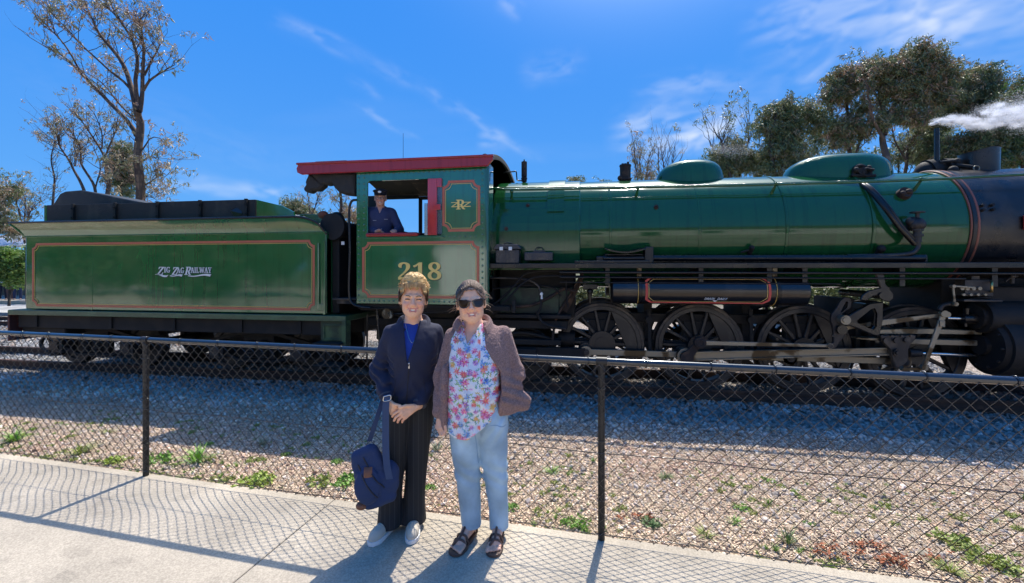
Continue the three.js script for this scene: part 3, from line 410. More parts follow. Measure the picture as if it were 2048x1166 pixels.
  mesh('slide_bar_bracket', [box(Q(1805, 0, 0.8)[0], Q(1845, 0, 0.8)[0], Q(0, 725, 0.8)[1], Q(0, 590, 0.8)[1], 0.68, 0.88, 0.01), ...[[1822, 592], [1826, 645], [1824, 722]].map((q) => disc(...Q(...q, 0.9), 0.87, 0.91, 0.025, 8))], mGearGrey, loco);
  const xhead = mesh('crosshead', [ext(Qs([[966, 636], [1228, 632], [1222, 668], [1190, 700], [1172, 740], [1172, 820], [1120, 880], [1075, 876], [1052, 800], [1042, 745], [1000, 705], [972, 680]], 0.88), 0.85, 0.915, [], 0.01)], mGearGrey, loco);
  for (const q of [[1020, 678], [1098, 676], [1175, 672]]) mesh('bolt', [disc(...Q(...q, 0.94), 0.9, 0.945, 0.034, 18)], mGearGrey, xhead);
  mesh('crosshead_pin', [disc(...Q(1105, 768, 0.94), 0.8, 0.95, 0.05), disc(...Q(1105, 768, 0.96), 0.95, 0.975, 0.028, 6), ...[[985, 645], [1060, 645], [1135, 643], [1205, 642]].map((q) => disc(...Q(...q, 0.93), 0.9, 0.935, 0.014, 8))], mGearGrey, xhead);
  { const a = Q(1180, 768, 0.78), b = Q(1760, 778, 0.78); mesh('piston_rod', [cyl([a[0], a[1], 0.78], [b[0] + 0.2, b[1] - 0.02, 0.78], 0.026, 0.026, 16)], mBright, loco); mesh('rod_gland', cyl([a[0], a[1], 0.78], [a[0] + 0.14, a[1], 0.78], 0.06, 0.05, 16), mGearGrey, loco); }
  { const a = Q(1470, 508, 0.9), b = Q(1580, 512, 0.9), c = Q(1750, 514, 0.9), e = Q(1900, 516, 0.9); mesh('valve_spindle', [cyl([a[0], a[1], 0.9], [b[0], b[1], 0.9], 0.025, 0.025, 14), cyl([c[0], c[1], 0.9], [e[0], e[1], 0.9], 0.02)], mBright, loco);
    mesh('valve_guide', [cyl([b[0], b[1], 0.9], [c[0], c[1], 0.9], 0.062, 0.062, 20), cyl([c[0] - 0.05, c[1], 0.9], [c[0] + 0.02, c[1], 0.9], 0.075, 0.075, 20), cyl([Q(1620, 0, 0.9)[0], b[1], 0.9], [Q(1620, 0, 0.9)[0], b[1] + 0.13, 0.9], 0.022, 0.03), cyl([Q(1610, 0, 0.9)[0], b[1] - 0.1, 0.9], [Q(1610, 0, 0.9)[0], b[1], 0.9], 0.02)], mBlack, loco);
    mesh('drain_elbow', tube([[...Q(1415, 450, 1.0), 1.0], [...Q(1440, 415, 1.0), 1.0], [...Q(1500, 402, 1.0), 1.0], [...Q(1540, 405, 1.0), 1.0]], 0.026, 8), mGearGrey, loco); }
  const cy = [0.76, 1.12];
  const cylo = mesh('cylinder', [cyl([5.0, cy[0], 0.85], [6.1, cy[0], 0.85], 0.36, 0.36, 48), cyl([4.95, cy[0], 0.85], [5.02, cy[0], 0.85], 0.3, 0.33, 40), cyl([4.9, cy[0], 0.85], [4.96, cy[0], 0.85], 0.12, 0.12, 24), cyl([4.88, cy[1], 0.88], [6.1, cy[1], 0.88], 0.2, 0.2, 36), cyl([4.83, cy[1], 0.88], [4.9, cy[1], 0.88], 0.15, 0.15, 24), box(4.95, 6.1, 0.6, 1.5, 0.45, 0.9, 0.03), cyl([5.0, cy[0], -0.85], [6.1, cy[0], -0.85], 0.36, 0.36, 32)], mSoot, loco);
  for (let k = 0; k < 10; k++) { const a = k / 10 * 6.283; mesh('stud', cyl([4.93, cy[0] + Math.sin(a) * 0.27, 0.85 + Math.cos(a) * 0.27], [4.98, cy[0] + Math.sin(a) * 0.27, 0.85 + Math.cos(a) * 0.27], 0.016, 0.016, 6), mGearGrey, cylo); }
  // --- mechanical lubricator and its lever
  { const F = (x, y, z) => P(1800 + x / 4.86, 540 + y / 4.86, z), b = (x0, y0, x1, y1, z0, z1) => { const A = F(x0, y1, (z0 + z1) / 2), B = F(x1, y0, (z0 + z1) / 2); return box(A[0], B[0], A[1], B[1], z0, z1, 0.006); };
    const lub = mesh('lubricator', [b(580, 95, 850, 250, 0.95, 1.1), b(560, 285, 930, 302, 0.96, 1.14), b(660, 55, 740, 95, 0.98, 1.08)], mGearGrey, loco);
    mesh('lubricator_wheel', [new THREE.TorusGeometry(0.062, 0.013, 8, 20).rotateY(0.9).translate(...F(876, 160, 1.1), 1.12)], mBrass, lub);
    mesh('drive_lever', [bar(...F(505, 155, 1.12), ...F(700, 170, 1.12), 0.022, 0.022, 1.12, 1.14), bar(...F(508, 150, 1.1), ...F(525, 330, 1.1), 0.022, 0.022, 1.1, 1.118), disc(...F(508, 158, 1.12), 1.1, 1.15, 0.02), disc(...F(535, 332, 1.12), 1.09, 1.14, 0.024), ...[620, 690, 760, 830].map((x) => disc(...F(x, 240, 1.12), 1.1, 1.125, 0.016, 8)), ...[610, 660, 720, 780].map((x) => disc(...F(x, 180, 1.12), 1.1, 1.12, 0.022, 10))], mSteel, lub);
    mesh('oil_pipes', [tube([[...F(620, 290, 1), 1.0], [...F(700, 270, 1), 1.06], [...F(820, 262, 1), 1.08]], 0.008, 6), tube([[...F(1020, 110, 1), 1], [...F(1080, 70, 1), 1], [...F(1140, 60, 1), 1]], 0.012, 6), cyl([...F(1090, 60, 1), 1], [...F(1090, 130, 1), 1], 0.02), ball(...F(1095, 60, 1), 1, 0.03)], mGearGrey, lub); }
  // --- feed pipe, clack valve
  const fp = mesh('feed_pipe', [tube([[...P(1716, 366, 0.5), 0.5], [...P(1732, 376, 0.66), 0.68], [...P(1765, 412, 0.86), 0.88], [...P(1800, 455, 0.95), 0.95], [...P(1831, 489, 0.95), 0.95]], 0.034, 12, 40), tube([[...P(1722, 364, 0.5), 0.52], [...P(1740, 376, 0.68), 0.71], [...P(1773, 412, 0.88), 0.91], [...P(1808, 455, 0.97), 0.97], [...P(1831, 480, 0.97), 0.97]], 0.016, 8, 40)], mBlack, loco);
  { const c = P(1836, 452, 0.98), z = 0.97; mesh('clack_valve', [cyl([c[0], c[1] - 0.2, z], [c[0], c[1] + 0.03, z], 0.042), ball(c[0], c[1] + 0.02, z, 0.085), ball(c[0] - 0.05, c[1] + 0.06, z - 0.02, 0.06), cyl([c[0], c[1] + 0.05, z], [c[0], c[1] + 0.18, z], 0.022), cyl([c[0], c[1] + 0.165, z], [c[0], c[1] + 0.18, z], 0.075, 0.075, 14), cyl([c[0], c[1] - 0.06, z], [c[0], c[1] - 0.02, z], 0.06), cyl([c[0], c[1], z - 0.25], [c[0], c[1], z], 0.05), cyl([c[0], c[1] - 0.13, z], [c[0], c[1] - 0.1, z], 0.06)], mGearGrey, fp);
    mesh('delivery_pipe', tube([[c[0], c[1] - 0.18, z], [c[0] + 0.005, c[1] - 0.26, z], [c[0] - 0.05, c[1] - 0.33, z], [c[0] - 0.2, c[1] - 0.36, z - 0.02], [c[0] - 0.6, c[1] - 0.37, z - 0.04], [c[0] - 0.75, c[1] - 0.37, z - 0.08]], 0.028, 10, 48), mGearGrey, fp); }
  { const [x, y, z] = onBoiler(1807, 388, 0); mesh('inspection_plug', [cyl([x, y - 0.02, z - 0.03], [x, y + 0.02, z + 0.05], 0.085, 0.075, 16), ball(x + 0.03, y + 0.02, z + 0.05, 0.04), ball(x - 0.04, y, z + 0.05, 0.035)], mRust, boiler); }
  { const [x, y, z] = onBoiler(1498, 508, 0); mesh('drain_cock', [cyl([x, y - 0.03, z], [x, y + 0.08, z + 0.1], 0.03), ball(x, y + 0.08, z + 0.1, 0.035), cyl([x - 0.12, y + 0.02, z + 0.05], [x, y + 0.06, z + 0.08], 0.015)], mSoot, boiler); }
  { const [x, y, z] = onBoiler(1752, 506, 0); mesh('drain_cock', [cyl([x, y - 0.04, z], [x, y + 0.05, z + 0.1], 0.035), ball(x, y + 0.05, z + 0.1, 0.05), cyl([x - 0.02, y - 0.02, z + 0.1], [x - 0.1, y - 0.06, z + 0.13], 0.018)], mSoot, boiler); }
  // --- pipes, hoses and brackets between cab and first wheel
  const pp = (list, z, r, m = mSoot, name = 'pipe') => mesh(name, tube(list.map(([x, y, dz]) => [...P(x, y, z + (dz ?? 0)), z + (dz ?? 0)]), r, 8, list.length * 10), m, loco);
  pp([[975, 556], [1032, 557], [1062, 562], [1076, 572], [1082, 586]], 1.0, 0.016, mGearGrey);
  pp([[968, 622], [1004, 596], [1032, 568], [1048, 549], [1075, 543], [1200, 542]], 1.04, 0.016);
  pp([[985, 628], [1016, 598], [1044, 568], [1070, 555], [1180, 553]], 1.08, 0.014);
  pp([[985, 578], [1060, 570], [1110, 578], [1122, 592]], 0.92, 0.014);
  pp([[990, 612], [1060, 611], [1100, 594], [1128, 578], [1150, 583]], 0.86, 0.024, mRust);
  pp([[1072, 622], [1086, 646], [1110, 654], [1132, 658]], 0.95, 0.022);
  pp([[1166, 545], [1140, 590], [1112, 640], [1104, 690]], 0.8, 0.02, mRust);
  pp([[1080, 586], [1082, 610], [1076, 628]], 1.0, 0.018);
  pp([[1132, 560], [1134, 600], [1136, 614]], 0.9, 0.012);
  mesh('bracket', [bar(...P(1166, 550, 0.72), ...P(1128, 622, 0.72), 0.07, 0.1, 0.68, 0.74)], mat(0.1, 0.065, 0.045, 0.8, { map: rep(tGrime, 1) }), loco);
  mesh('steam_cock', [disc(...P(1083, 588, 1.02), 0.98, 1.05, 0.02), cyl([...P(1083, 598, 1.0), 1.0], [...P(1083, 584, 1.0), 1.0], 0.02, 0.012)], mWhite, loco);
  mesh('hand_clamp', box(P(1024, 0, 0.9)[0], P(1031, 0, 0.9)[0], P(0 + 1024, 626, 0.9)[1], P(1024, 600, 0.9)[1], 0.86, 0.92, 0.008), mRubber, loco);
  mesh('sand_pipe_valve', [cyl([...P(1180, 585, 0.85), 0.85], [...P(1180, 606, 0.85), 0.85], 0.035, 0.02), ball(...P(1180, 583, 0.85), 0.85, 0.045), box(P(1165, 0, 0.8)[0], P(1195, 0, 0.8)[0], 1.42, 1.5, 0.7, 0.85, 0.01)], mBlack, loco);
  for (const px of [1298, 1503, 1716]) { const a = P(px, 640, 0.66), b = P(px + 3, 712, 0.66); mesh('brake_hanger', [bar(a[0], a[1] + 0.15, b[0], b[1], 0.05, 0.05, 0.6, 0.64), disc(a[0], a[1], 0.58, 0.68, 0.05), disc(b[0], b[1], 0.58, 0.67, 0.045)], mSoot, loco); }

  // --- cab
  const x0 = -3.227, x1 = -1.318, cy0 = 1.215, cy1 = 3.2;
  const wx0 = -3.056, wx1 = -1.955, wy0 = 2.19, wy1 = 2.985;
  const side = mesh('cab_side', ext([[x0, cy0], [x1, cy0], [x1, cy1], [x0, cy1]], 1.27, 1.3, [[[wx0, wy0], [wx0, wy1 - 0.03], [wx0 + 0.03, wy1], [wx1, wy1], [wx1, wy0]]], 0.004), mGreen, loco);
  liningPair(x0 + 0.09, x1 - 0.08, 1.3, 2.105, 0.08, 1.301, side);
  liningPair(-1.93, -1.385, 2.235, 2.95, 0.085, 1.301, side);
  mesh('number', letters('218', 0.25, 0.006, font, 0.64).translate(-2.585, 1.56, 1.3), mGold, side);
  mesh('number_shade', letters('218', 0.25, 0.003, font, 0.64).translate(-2.577, 1.552, 1.3), mat(0.02, 0.03, 0.02, 0.4), side);
  { const z = 1.3, q = letters('R', 0.135, 0.005, font, 0.13).translate(-1.73, 2.545, z), a = letters('Z', 0.062, 0.006, fontSans, 0.1).translate(-1.795, 2.583, z), b = letters('Z', 0.062, 0.006, fontSans, 0.1).translate(-1.625, 2.583, z);
    mesh('monogram', [q, a, b, box(-1.8, -1.52, 2.578, 2.587, z, z + 0.004, 0), box(-1.8, -1.7, 2.638, 2.647, z, z + 0.004, 0), box(-1.62, -1.52, 2.638, 2.647, z, z + 0.004, 0)], mGold, side); }
  { const rv = [], s = (x, y) => rv.push(new THREE.SphereGeometry(0.0155, 8, 5, 0, 6.2832, 0, 1.57).rotateX(Math.PI / 2).scale(1, 1, 0.8).translate(x, y, 1.3)); for (let x = x0 + 0.05; x < x1 - 0.02; x += 0.075) { s(x, 3.09); s(x, cy0 + 0.04); } for (let y = cy0 + 0.12; y < 3.06; y += 0.085) { s(x0 + 0.035, y); s(x1 - 0.035, y); if (y > 2.2) s(x0 + 0.12, y); } for (let x = -1.9; x < x1 - 0.08; x += 0.075) s(x, 2.165);
    const o = mesh('rivets', rv, mGreen, side); o.userData = { kind: 'stuff', label: 'rows of small round rivet heads on the cab side' }; }
  mesh('cab_corner', [cyl([x1, cy0, 1.25], [x1, cy1, 1.25], 0.05, 0.05, 20), box(x1 - 0.004, x1 + 0.02, 1.6, cy1 + 0.02, 0.84, 1.25, 0.004)], gloss(0.018, 0.125, 0.062), loco);
  // far side with its two openings, spectacle plate, floor, fittings
  const fz = -1.3, fx = P(838, 430, fz)[0], fc = P(765, 430, fz)[0], fy = P(800, 399, fz)[1], h2 = [P(845, 400, fz), P(863, 466, fz)];
  mesh('far_cab_side', ext([[fx, cy0], [x1, cy0], [x1, cy1], [fx, cy1]], -1.3, -1.27, [[[h2[0][0], h2[1][1]], [h2[0][0], h2[0][1]], [h2[1][0] - 0.04, h2[0][1]], [h2[1][0], h2[0][1] - 0.06], [h2[1][0], h2[1][1]]]], 0.004), mSoot, loco);
  mesh('rear_curtain', [box(-4.12, fx, fy, 3.24, -1.29, -1.25, 0.01), box(-4.5, fc, 2.1, 3.24, -1.29, -1.24, 0.01)], mCanvas, loco);
  const arch = (z) => 3.245 + 0.255 * (1 - (z / 1.36) ** 2);
  { const a = []; for (let i = 0; i <= 16; i++) { const z = lerp(-1.27, 1.25, i / 16); a.push([z, arch(z) - 0.02]); } a.push([1.25, 1.38], [-1.27, 1.38]); const hole = new THREE.Path(); hole.absarc(0, BY, 0.845, 0, 6.2832);
    mesh('spectacle_plate', ext(a, x1 - 0.02, x1 - 0.003, [hole], 0.002, 32).applyMatrix4(new THREE.Matrix4().set(0, 0, 1, 0, 0, 1, 0, 0, 1, 0, 0, 0, 0, 0, 0, 1)), mat(0.03, 0.034, 0.018, 0.6, { map: rep(tGrime, 1) }), loco); }
  mesh('backhead', [cyl([-1.75, 2.2, 0], [-1.3, 2.2, 0], 0.8, 0.84, 40), box(-1.85, -1.3, 1.2, 2.0, -0.8, 0.8, 0.02), box(x0 - 0.2, x1, 1.2, 1.24, -1.25, 1.25, 0), box(-2.0, -1.72, 1.9, 2.5, -0.7, 0.9, 0.06), ball(-1.85, 2.6, 0.3, 0.13), ball(-1.9, 2.45, 0.6, 0.09)], mSoot, loco);
  mesh('cab_fittings', [tube([[-1.9, 2.9, 0.2], [-2.3, 2.86, 0.2], [-2.75, 2.93, 0.2]], 0.012, 6), cyl([-2.05, 2.3, 0.95], [-2.05, 2.95, 0.95], 0.02), cyl([-2.1, 2.2, 1.0], [-2.1, 2.56, 1.0], 0.018), new THREE.TorusGeometry(0.1, 0.014, 8, 20).rotateY(1).translate(-1.95, 2.42, 0.7), ball(-2.45, 2.82, -0.2, 0.24, 1, 0.5, 1)], mRust, loco);
  mesh('cab_ceiling', thick(4, 20, (u, v) => { const z = lerp(-1.25, 1.25, v); return [lerp(x0, x1 - 0.03, u), arch(z) - 0.06, z]; }, 0.01), mat(0.1, 0.08, 0.06, 0.8, { map: rep(tGrime, 1) }), loco);
  // window frame, arm rest, rear pillar handrail
  const wf = mesh('window_frame', [box(-2.135, -2.0, wy0 - 0.0, wy1 + 0.0, 1.3, 1.335, 0.008), box(-2.0, -1.93, 2.86, wy1, 1.3, 1.335, 0.008), box(-2.06, -1.94, 2.54, 2.62, 1.335, 1.35, 0.006)], mWindowRed, loco);
  mesh('pane', [box(-1.998, -1.93, 2.2, 2.86, 1.31, 1.316, 0)], mat(0.6, 0.7, 0.75, 0.03, { transmission: 0.9 }), wf);
  mesh('window_channel', [box(-2.19, -2.14, 2.19, 2.64, 1.295, 1.32, 0.006)], mBright, wf);
  mesh('arm_rest', [box(wx0 - 0.01, -2.28, 2.175, 2.235, 1.2, 1.35, 0.025)], mRed, loco);
  mesh('window_sill', box(wx0 - 0.02, wx1 + 0.04, 2.15, 2.176, 1.28, 1.325, 0.004), mGreen, loco);
  // roof, red gutter, rolled canvas
  const roof = mesh('cab_roof', [thick(6, 28, (u, v) => { const z = lerp(-1.38, 1.36, v); return [lerp(-4.1, -1.27, u), arch(z), z]; }, -0.02)], mat(0.03, 0.027, 0.02, 0.8, { map: rep(tGrime, 0.6) }), loco);
  mesh('roof_gutter', [ext([[-4.1, 3.255], [-1.19, 3.255], [-1.19, 3.2], [-1.26, 3.115], [-3.3, 3.1], [-4.05, 3.098], [-4.12, 3.13], [-4.135, 3.19]], 1.34, 1.385, [], 0.01), box(-4.12, -1.18, 3.235, 3.268, 1.33, 1.41, 0.01)], mRed, roof);
  mesh('roof_visor', thick(2, 28, (u, v) => { const z = lerp(-1.36, 1.34, v); return [lerp(-1.27, -1.262, u), arch(z) + 0.004 - 0.07 * (u > 0.6 ? 1 : 0), z]; }, 0.01), mat(0.02, 0.02, 0.012, 0.8), roof);
  mesh('roof_hatch', [box(-4.02, -3.5, 3.28, 3.36, 0.5, 1.1, 0.01)], mat(0.12, 0.09, 0.06, 0.8), roof);
  mesh('aerial', cyl([-2.9, 3.45, 0.4], [-2.9, 3.95, 0.4], 0.004, 0.003, 5), mBlack, roof);
  mesh('roof_hook', tube([[-1.42, 3.3, 1.0], [-1.42, 3.37, 1.0], [-1.37, 3.38, 1.0], [-1.34, 3.33, 1.0]], 0.008, 6), mRust, roof);
  { const z = 1.25, U = (a) => a.map(([x, y]) => P(590 + x / 6.86, 300 + y / 6.86, z)); const top = [[840, 318], [200, 322]];
    const out = [[192, 360], [160, 440], [165, 480], [138, 525], [145, 560], [190, 588], [225, 585], [262, 558], [320, 560], [350, 545], [405, 500], [412, 475], [440, 485], [490, 478], [522, 465], [545, 500], [600, 565], [660, 605], [740, 622], [835, 628]];
    const s = new THREE.Shape(); const q = U([...top, ...out]); s.moveTo(...q[0]); s.lineTo(...q[1]); s.splineThru(q.slice(2).map((p) => new THREE.Vector2(...p))); s.lineTo(...q[0]);
    mesh('rolled_canvas', ext(s, 1.14, 1.3, [], 0.03, 40), mat(0.03, 0.028, 0.026, 0.9, { bumpMap: rep(tWarp, 2), bumpScale: 0.05 }), roof); }
  // steps, grab rail and pipes beside and below the cab
  mesh('grab_rail', tube([[...P(714, 400, 1.3), 1.3], [...P(705, 401, 1.3), 1.3], [...P(700, 410, 1.3), 1.3], [...P(700, 500, 1.3), 1.3], [...P(700, 598, 1.3), 1.3], [...P(706, 608, 1.3), 1.3], [...P(722, 614, 1.3), 1.3], [...P(740, 616, 1.3), 1.28]], 0.018, 10, 70), mBlack, loco);
  mesh('foot_step', [box(P(668, 0, 1.2)[0], P(715, 0, 1.2)[0], 1.255, 1.285, 0.9, 1.25, 0.006), box(P(675, 0, 1.2)[0], P(700, 0, 1.2)[0], 1.2, 1.255, 1.0, 1.22, 0.006)], mGearGrey, loco);
  mesh('cab_pipe', [tube([[...P(754, 618, 1.15), 1.15], [...P(756, 650, 1.15), 1.15], [...P(760, 700, 1.15), 1.15]], 0.016, 8), cyl([...P(755, 630, 1.15), 1.15], [...P(755.5, 638, 1.15), 1.15], 0.028), tube([[...P(735, 628, 1.15), 1.15], [...P(734, 690, 1.1), 1.1], [...P(734, 730, 1.1), 1.1]], 0.014, 8), cyl([...P(728, 617, 1.22), 1.22], [...P(960, 612, 1.22), 1.22], 0.012), cyl([...P(780, 628, 1.1), 1.1], [...P(930, 622, 1.1), 1.1], 0.02)], mBlack, loco);
  mesh('brake_valve', [disc(...P(772, 628, 1.2), 1.12, 1.18, 0.075, 20), disc(...P(774, 630, 1.22), 1.18, 1.22, 0.03), disc(...P(780, 632, 1.2), 1.14, 1.2, 0.035)], mat(0.3, 0.29, 0.24, 0.5, { map: rep(tSteel, 1), metalness: 0.4 }), loco);
  mesh('cab_underframe', [box(-3.25, -1.3, 1.1, 1.2, -1.1, 1.15, 0.01), box(-3.2, -1.9, 0.6, 1.15, -0.7, 0.75, 0.02), cyl([-2.7, 0.75, 0.5], [-2.2, 0.75, 0.5], 0.2, 0.2, 24)], mSoot, loco);
}
// ------------------------------------------------------------------ the tender
{
  const DX = -6.5, t = thing('tender', 'green tender lettered in white with a black coal bunker, coupled behind the locomotive cab', 'railway tender', [DX, 0, Z0]);
  const T = (name, g, m, par = t) => mesh(name, merge([g]).translate(par === t || true ? -DX : 0, 0, 0), m, par);
  const XA = -9.27, XB = -3.74, YA = 1.04, YB = 2.26, YT = 2.5;
  const tank = T('tank_side', [box(XA, XB, YA, YB + 0.01, 1.1, 1.25, 0.02), box(XA, XB, YA, YB, -1.25, -1.1, 0.02), box(XA, XA + 0.1, YA, YB, -1.24, 1.24, 0.02), box(XB - 0.06, XB, YA, 2.2, -1.24, 1.24, 0.02), box(XA, XB, 2.2, 2.24, -1.2, 1.2, 0)], mTender);
  // flared coping with a swept front end
  const topX = (u) => lerp(XA - 0.15, XB, u), topY = (x) => x > -4.2 ? YT - 0.02 - (YT - YB + 0.02) * (1 - Math.sqrt(Math.max(0, 1 - ((x + 4.2) / (XB + 4.2 + 0.0)) ** 2))) : YT - 0.02;
  const cop = T('coping', thick(80, 6, (u, v) => { const xt = topX(u), xb = lerp(XA, XB, u), yt = topY(xt), k = (yt - YB) / (YT - YB), f = v; return [lerp(xb, xt, f), lerp(YB, Math.max(yt, YB + 0.001), f), 1.25 + 0.13 * k * f * (0.6 + 0.4 * f)]; }, 0.012), mTender);
  T('coping_rail', [tube(Array.from({ length: 60 }, (_, i) => { const x = topX(i / 59); return [x, topY(x) + 0.005, 1.25 + 0.13 * (topY(x) - YB) / (YT - YB)]; }), 0.017, 8, 160), cyl([XA - 0.15, YT - 0.015, 1.38], [XA - 0.15, YT - 0.015, -1.38], 0.016)], mBlack, cop);
  T('rear_coping', [thick(8, 4, (u, v) => [lerp(XA, XA - 0.15, v), lerp(YB, YT - 0.02, v), lerp(-1.25 - 0.13 * v, 1.25 + 0.13 * v, 1 - u)], 0.012)], mTender, cop);
  T('joint_strip', [box(XA, XB, YB - 0.012, YB + 0.012, 1.25, 1.262, 0.004), box(XA + 1.35, XA + 1.362, YA, YB, 1.25, 1.254, 0)], mTender, tank);
  liningPair(-9.12, -3.92, 1.093, 2.15, 0.08, 1.253, tank, -DX);
  { // the lettering, with its underlining tails
    const z = 1.252, up = (g) => g, X0 = -6.66, s = 0.85, ls = [];
    const word = (txt, x, y, h, w, f = font) => ls.push(letters(txt, h, 0.008, f, w).translate(x, y, z));
    const sl = (txt, x, y, h, w) => ls.push(letters(txt, h, 0.008, font, w, 0.28).translate(x, y, z));
    sl('Z', X0, 1.625, 0.125, 0.1); word('IG', X0 + 0.13, 1.66, 0.088, 0.11);
    sl('Z', X0 + 0.27, 1.625, 0.12, 0.09); word('AG', X0 + 0.36, 1.65, 0.088, 0.135);
    sl('R', X0 + 0.5, 1.625, 0.125, 0.11); word('AILWAY', X0 + 0.615, 1.655, 0.085, 0.37);
    const tail = (x0, x1, y, a, w) => ls.push(ext([...Array.from({ length: 13 }, (_, i) => { const t = i / 12; return [lerp(x0, x1, t), y + a * Math.sin(t * 5.2 + 0.6)]; }), ...Array.from({ length: 13 }, (_, i) => { const t = 1 - i / 12; return [lerp(x0, x1, t) - 0.02, y - w * (0.25 + 0.75 * t) + a * Math.sin(t * 5.2 + 0.6)]; })], z, z + 0.008, [], 0));
    tail(X0 - 0.02, X0 + 0.2, 1.627, 0.012, 0.032); tail(X0 + 0.25, X0 + 0.47, 1.622, -0.012, 0.032); tail(X0 + 0.58, X0 + 0.98, 1.625, -0.016, 0.034);
    T('lettering', ls.map((g) => plain(g).clone()), mWhite, tank);
    const dark = ls.map((g) => plain(g).clone().scale(1, 1, 0.5).translate(0.007, -0.009, z * 0.5));
    T('lettering_shade', dark, mat(0.01, 0.012, 0.02, 0.4), tank); }
  // side rod and latch at the front corner, rear grab rail
  T('corner_rod', [cyl([XB - 0.11, 1.12, 1.27], [XB - 0.11, 2.1, 1.27], 0.014), box(XB - 0.16, XB - 0.02, 1.1, 1.2, 1.25, 1.28, 0.006), box(XB - 0.04, XB, YA, 2.14, 1.25, 1.275, 0.006), box(XB - 0.17, XB - 0.12, 1.6, 1.75, 1.25, 1.27, 0.004)], mTender, tank);
  T('rear_grab_rail', tube([[XA, 2.1, 1.15], [XA - 0.12, 2.1, 1.15], [XA - 0.13, 2.0, 1.15], [XA - 0.13, 1.3, 1.15], [XA - 0.12, 1.16, 1.15], [XA, 1.15, 1.15]], 0.016, 8, 60), mBlack);
  // footplate and frame
  const fp = T('footplate', [box(-9.56, -3.4, 0.945, 1.03, -1.3, 1.3, 0.008)], mat(0.05, 0.125, 0.055, 0.45, { map: rep(tPatch, 0.6), clearcoat: 0.3 }));
  T('side_frame', [box(-9.5, -3.42, 0.72, 0.944, 1.12, 1.2, 0.01), box(-9.5, -3.42, 0.72, 0.944, -1.2, -1.12, 0.01), box(-9.0, -3.6, 0.66, 0.944, -0.4, 0.4, 0.02), ...[-9.1, -7.6, -6.4, -5.2, -4.2].map((x) => box(x - 0.03, x + 0.03, 0.74, 0.944, 1.2, 1.225, 0.004)), box(-9.5, -8.6, 0.6, 0.72, 0.8, 1.15, 0.02)], mSoot, fp);
  T('buffer_beam', [box(-9.6, -9.561, 0.5, 1.02, -1.25, 1.28, 0.008)], mat(0.16, 0.05, 0.04, 0.7, { map: rep(tGrime, 1) }), fp);
  T('coupler', [box(-9.95, -9.6, 0.62, 0.86, -0.14, 0.14, 0.04), tube([[-9.62, 0.6, 0.7], [-9.72, 0.35, 0.74], [-9.5, 0.22, 0.78], [-9.1, 0.2, 0.8]], 0.03, 8), cyl([-9.2, 0.2, 0.85], [-9.2, 0.72, 0.85], 0.025)], mSoot, fp);
  // step plate at the front corner
  const gp = mat(0.06, 0.13, 0.06, 0.6, { map: rep(tGrime, 0.9) });
  const st = T('step_plate', [box(-3.82, -3.42, 0.5, 0.95, 1.2, 1.26, 0.006), box(-3.45, -3.385, 0.48, 0.96, 1.18, 1.32, 0.006), ext([[-3.78, 0.66], [-3.45, 0.66], [-3.45, 0.9], [-3.78, 0.9]], 1.26, 1.275, [[[-3.75, 0.69], [-3.48, 0.69], [-3.48, 0.87], [-3.75, 0.87]]], 0.003)], gp);
  T('step', [box(-3.85, -3.42, 0.62, 0.645, 1.2, 1.42, 0.006), box(-3.85, -3.42, 0.3, 0.325, 1.15, 1.42, 0.006), box(-3.82, -3.78, 0.3, 0.5, 1.18, 1.22, 0.004), box(-3.46, -3.42, 0.3, 0.5, 1.18, 1.22, 0.004)], mSoot, st);
  // bogies
  const wm = mat(0.05, 0.05, 0.052, 0.5, { map: rep(tGrime, 1) });
  for (const cx of [-8.42, -5.2]) {
    const b = T('bogie_frame', [bar(cx - 1.0, 0.5, cx - 0.35, 0.66, 0.06, 0.06, 0.8, 0.86), bar(cx - 0.35, 0.66, cx + 0.35, 0.66, 0.06, 0.06, 0.8, 0.86), bar(cx + 0.35, 0.66, cx + 1.0, 0.5, 0.06, 0.06, 0.8, 0.86), bar(cx - 1.0, 0.48, cx - 0.35, 0.22, 0.05, 0.05, 0.8, 0.86), bar(cx - 0.35, 0.22, cx + 0.35, 0.22, 0.05, 0.05, 0.8, 0.86), bar(cx + 0.35, 0.22, cx + 1.0, 0.48, 0.05, 0.05, 0.8, 0.86), box(cx - 0.28, cx + 0.28, 0.24, 0.66, 0.72, 0.84, 0.02), box(cx - 0.25, cx + 0.25, 0.42, 0.7, -0.7, 0.7, 0.02)], mSoot);
    for (const s of [-1, 1]) T('spring', Array.from({ length: 5 }, (_, k) => cyl([cx + s * 0.12, 0.28 + k * 0.06, 0.86], [cx + s * 0.12, 0.315 + k * 0.06, 0.86], 0.06, 0.06, 14)), mSoot, b);
    for (const s of [-1, 1]) { const x = cx + s * 0.74;
      for (const side of [-1, 1]) { const w = T('wheel', [ring(x, 0.37, side * 0.53 - 0.06, side * 0.53 + 0.06, 0.29, 0.37, 40), disc(x, 0.37, side * 0.53 - 0.03, side * 0.53 + 0.035, 0.3, 36), ring(x, 0.37, side * 0.47 - 0.012, side * 0.47 + 0.012, 0.29, 0.395, 40)], wm); if (side > 0) { T('axle_box', [ext([[x - 0.13, 0.24], [x + 0.13, 0.24], [x + 0.13, 0.46], [x + 0.08, 0.53], [x - 0.08, 0.53], [x - 0.13, 0.46]], 0.64, 0.92, [], 0.02), box(x - 0.09, x + 0.09, 0.29, 0.45, 0.92, 0.945, 0.01), ...[[-0.1, 0.27], [0.1, 0.27], [-0.1, 0.45], [0.1, 0.45]].map(([a, y]) => disc(x + a, y, 0.9, 0.935, 0.018, 8))], mGearGrey, w); T('axle', cyl([x, 0.37, -0.5], [x, 0.37, 0.5], 0.07), mSoot, w); } } }
  }
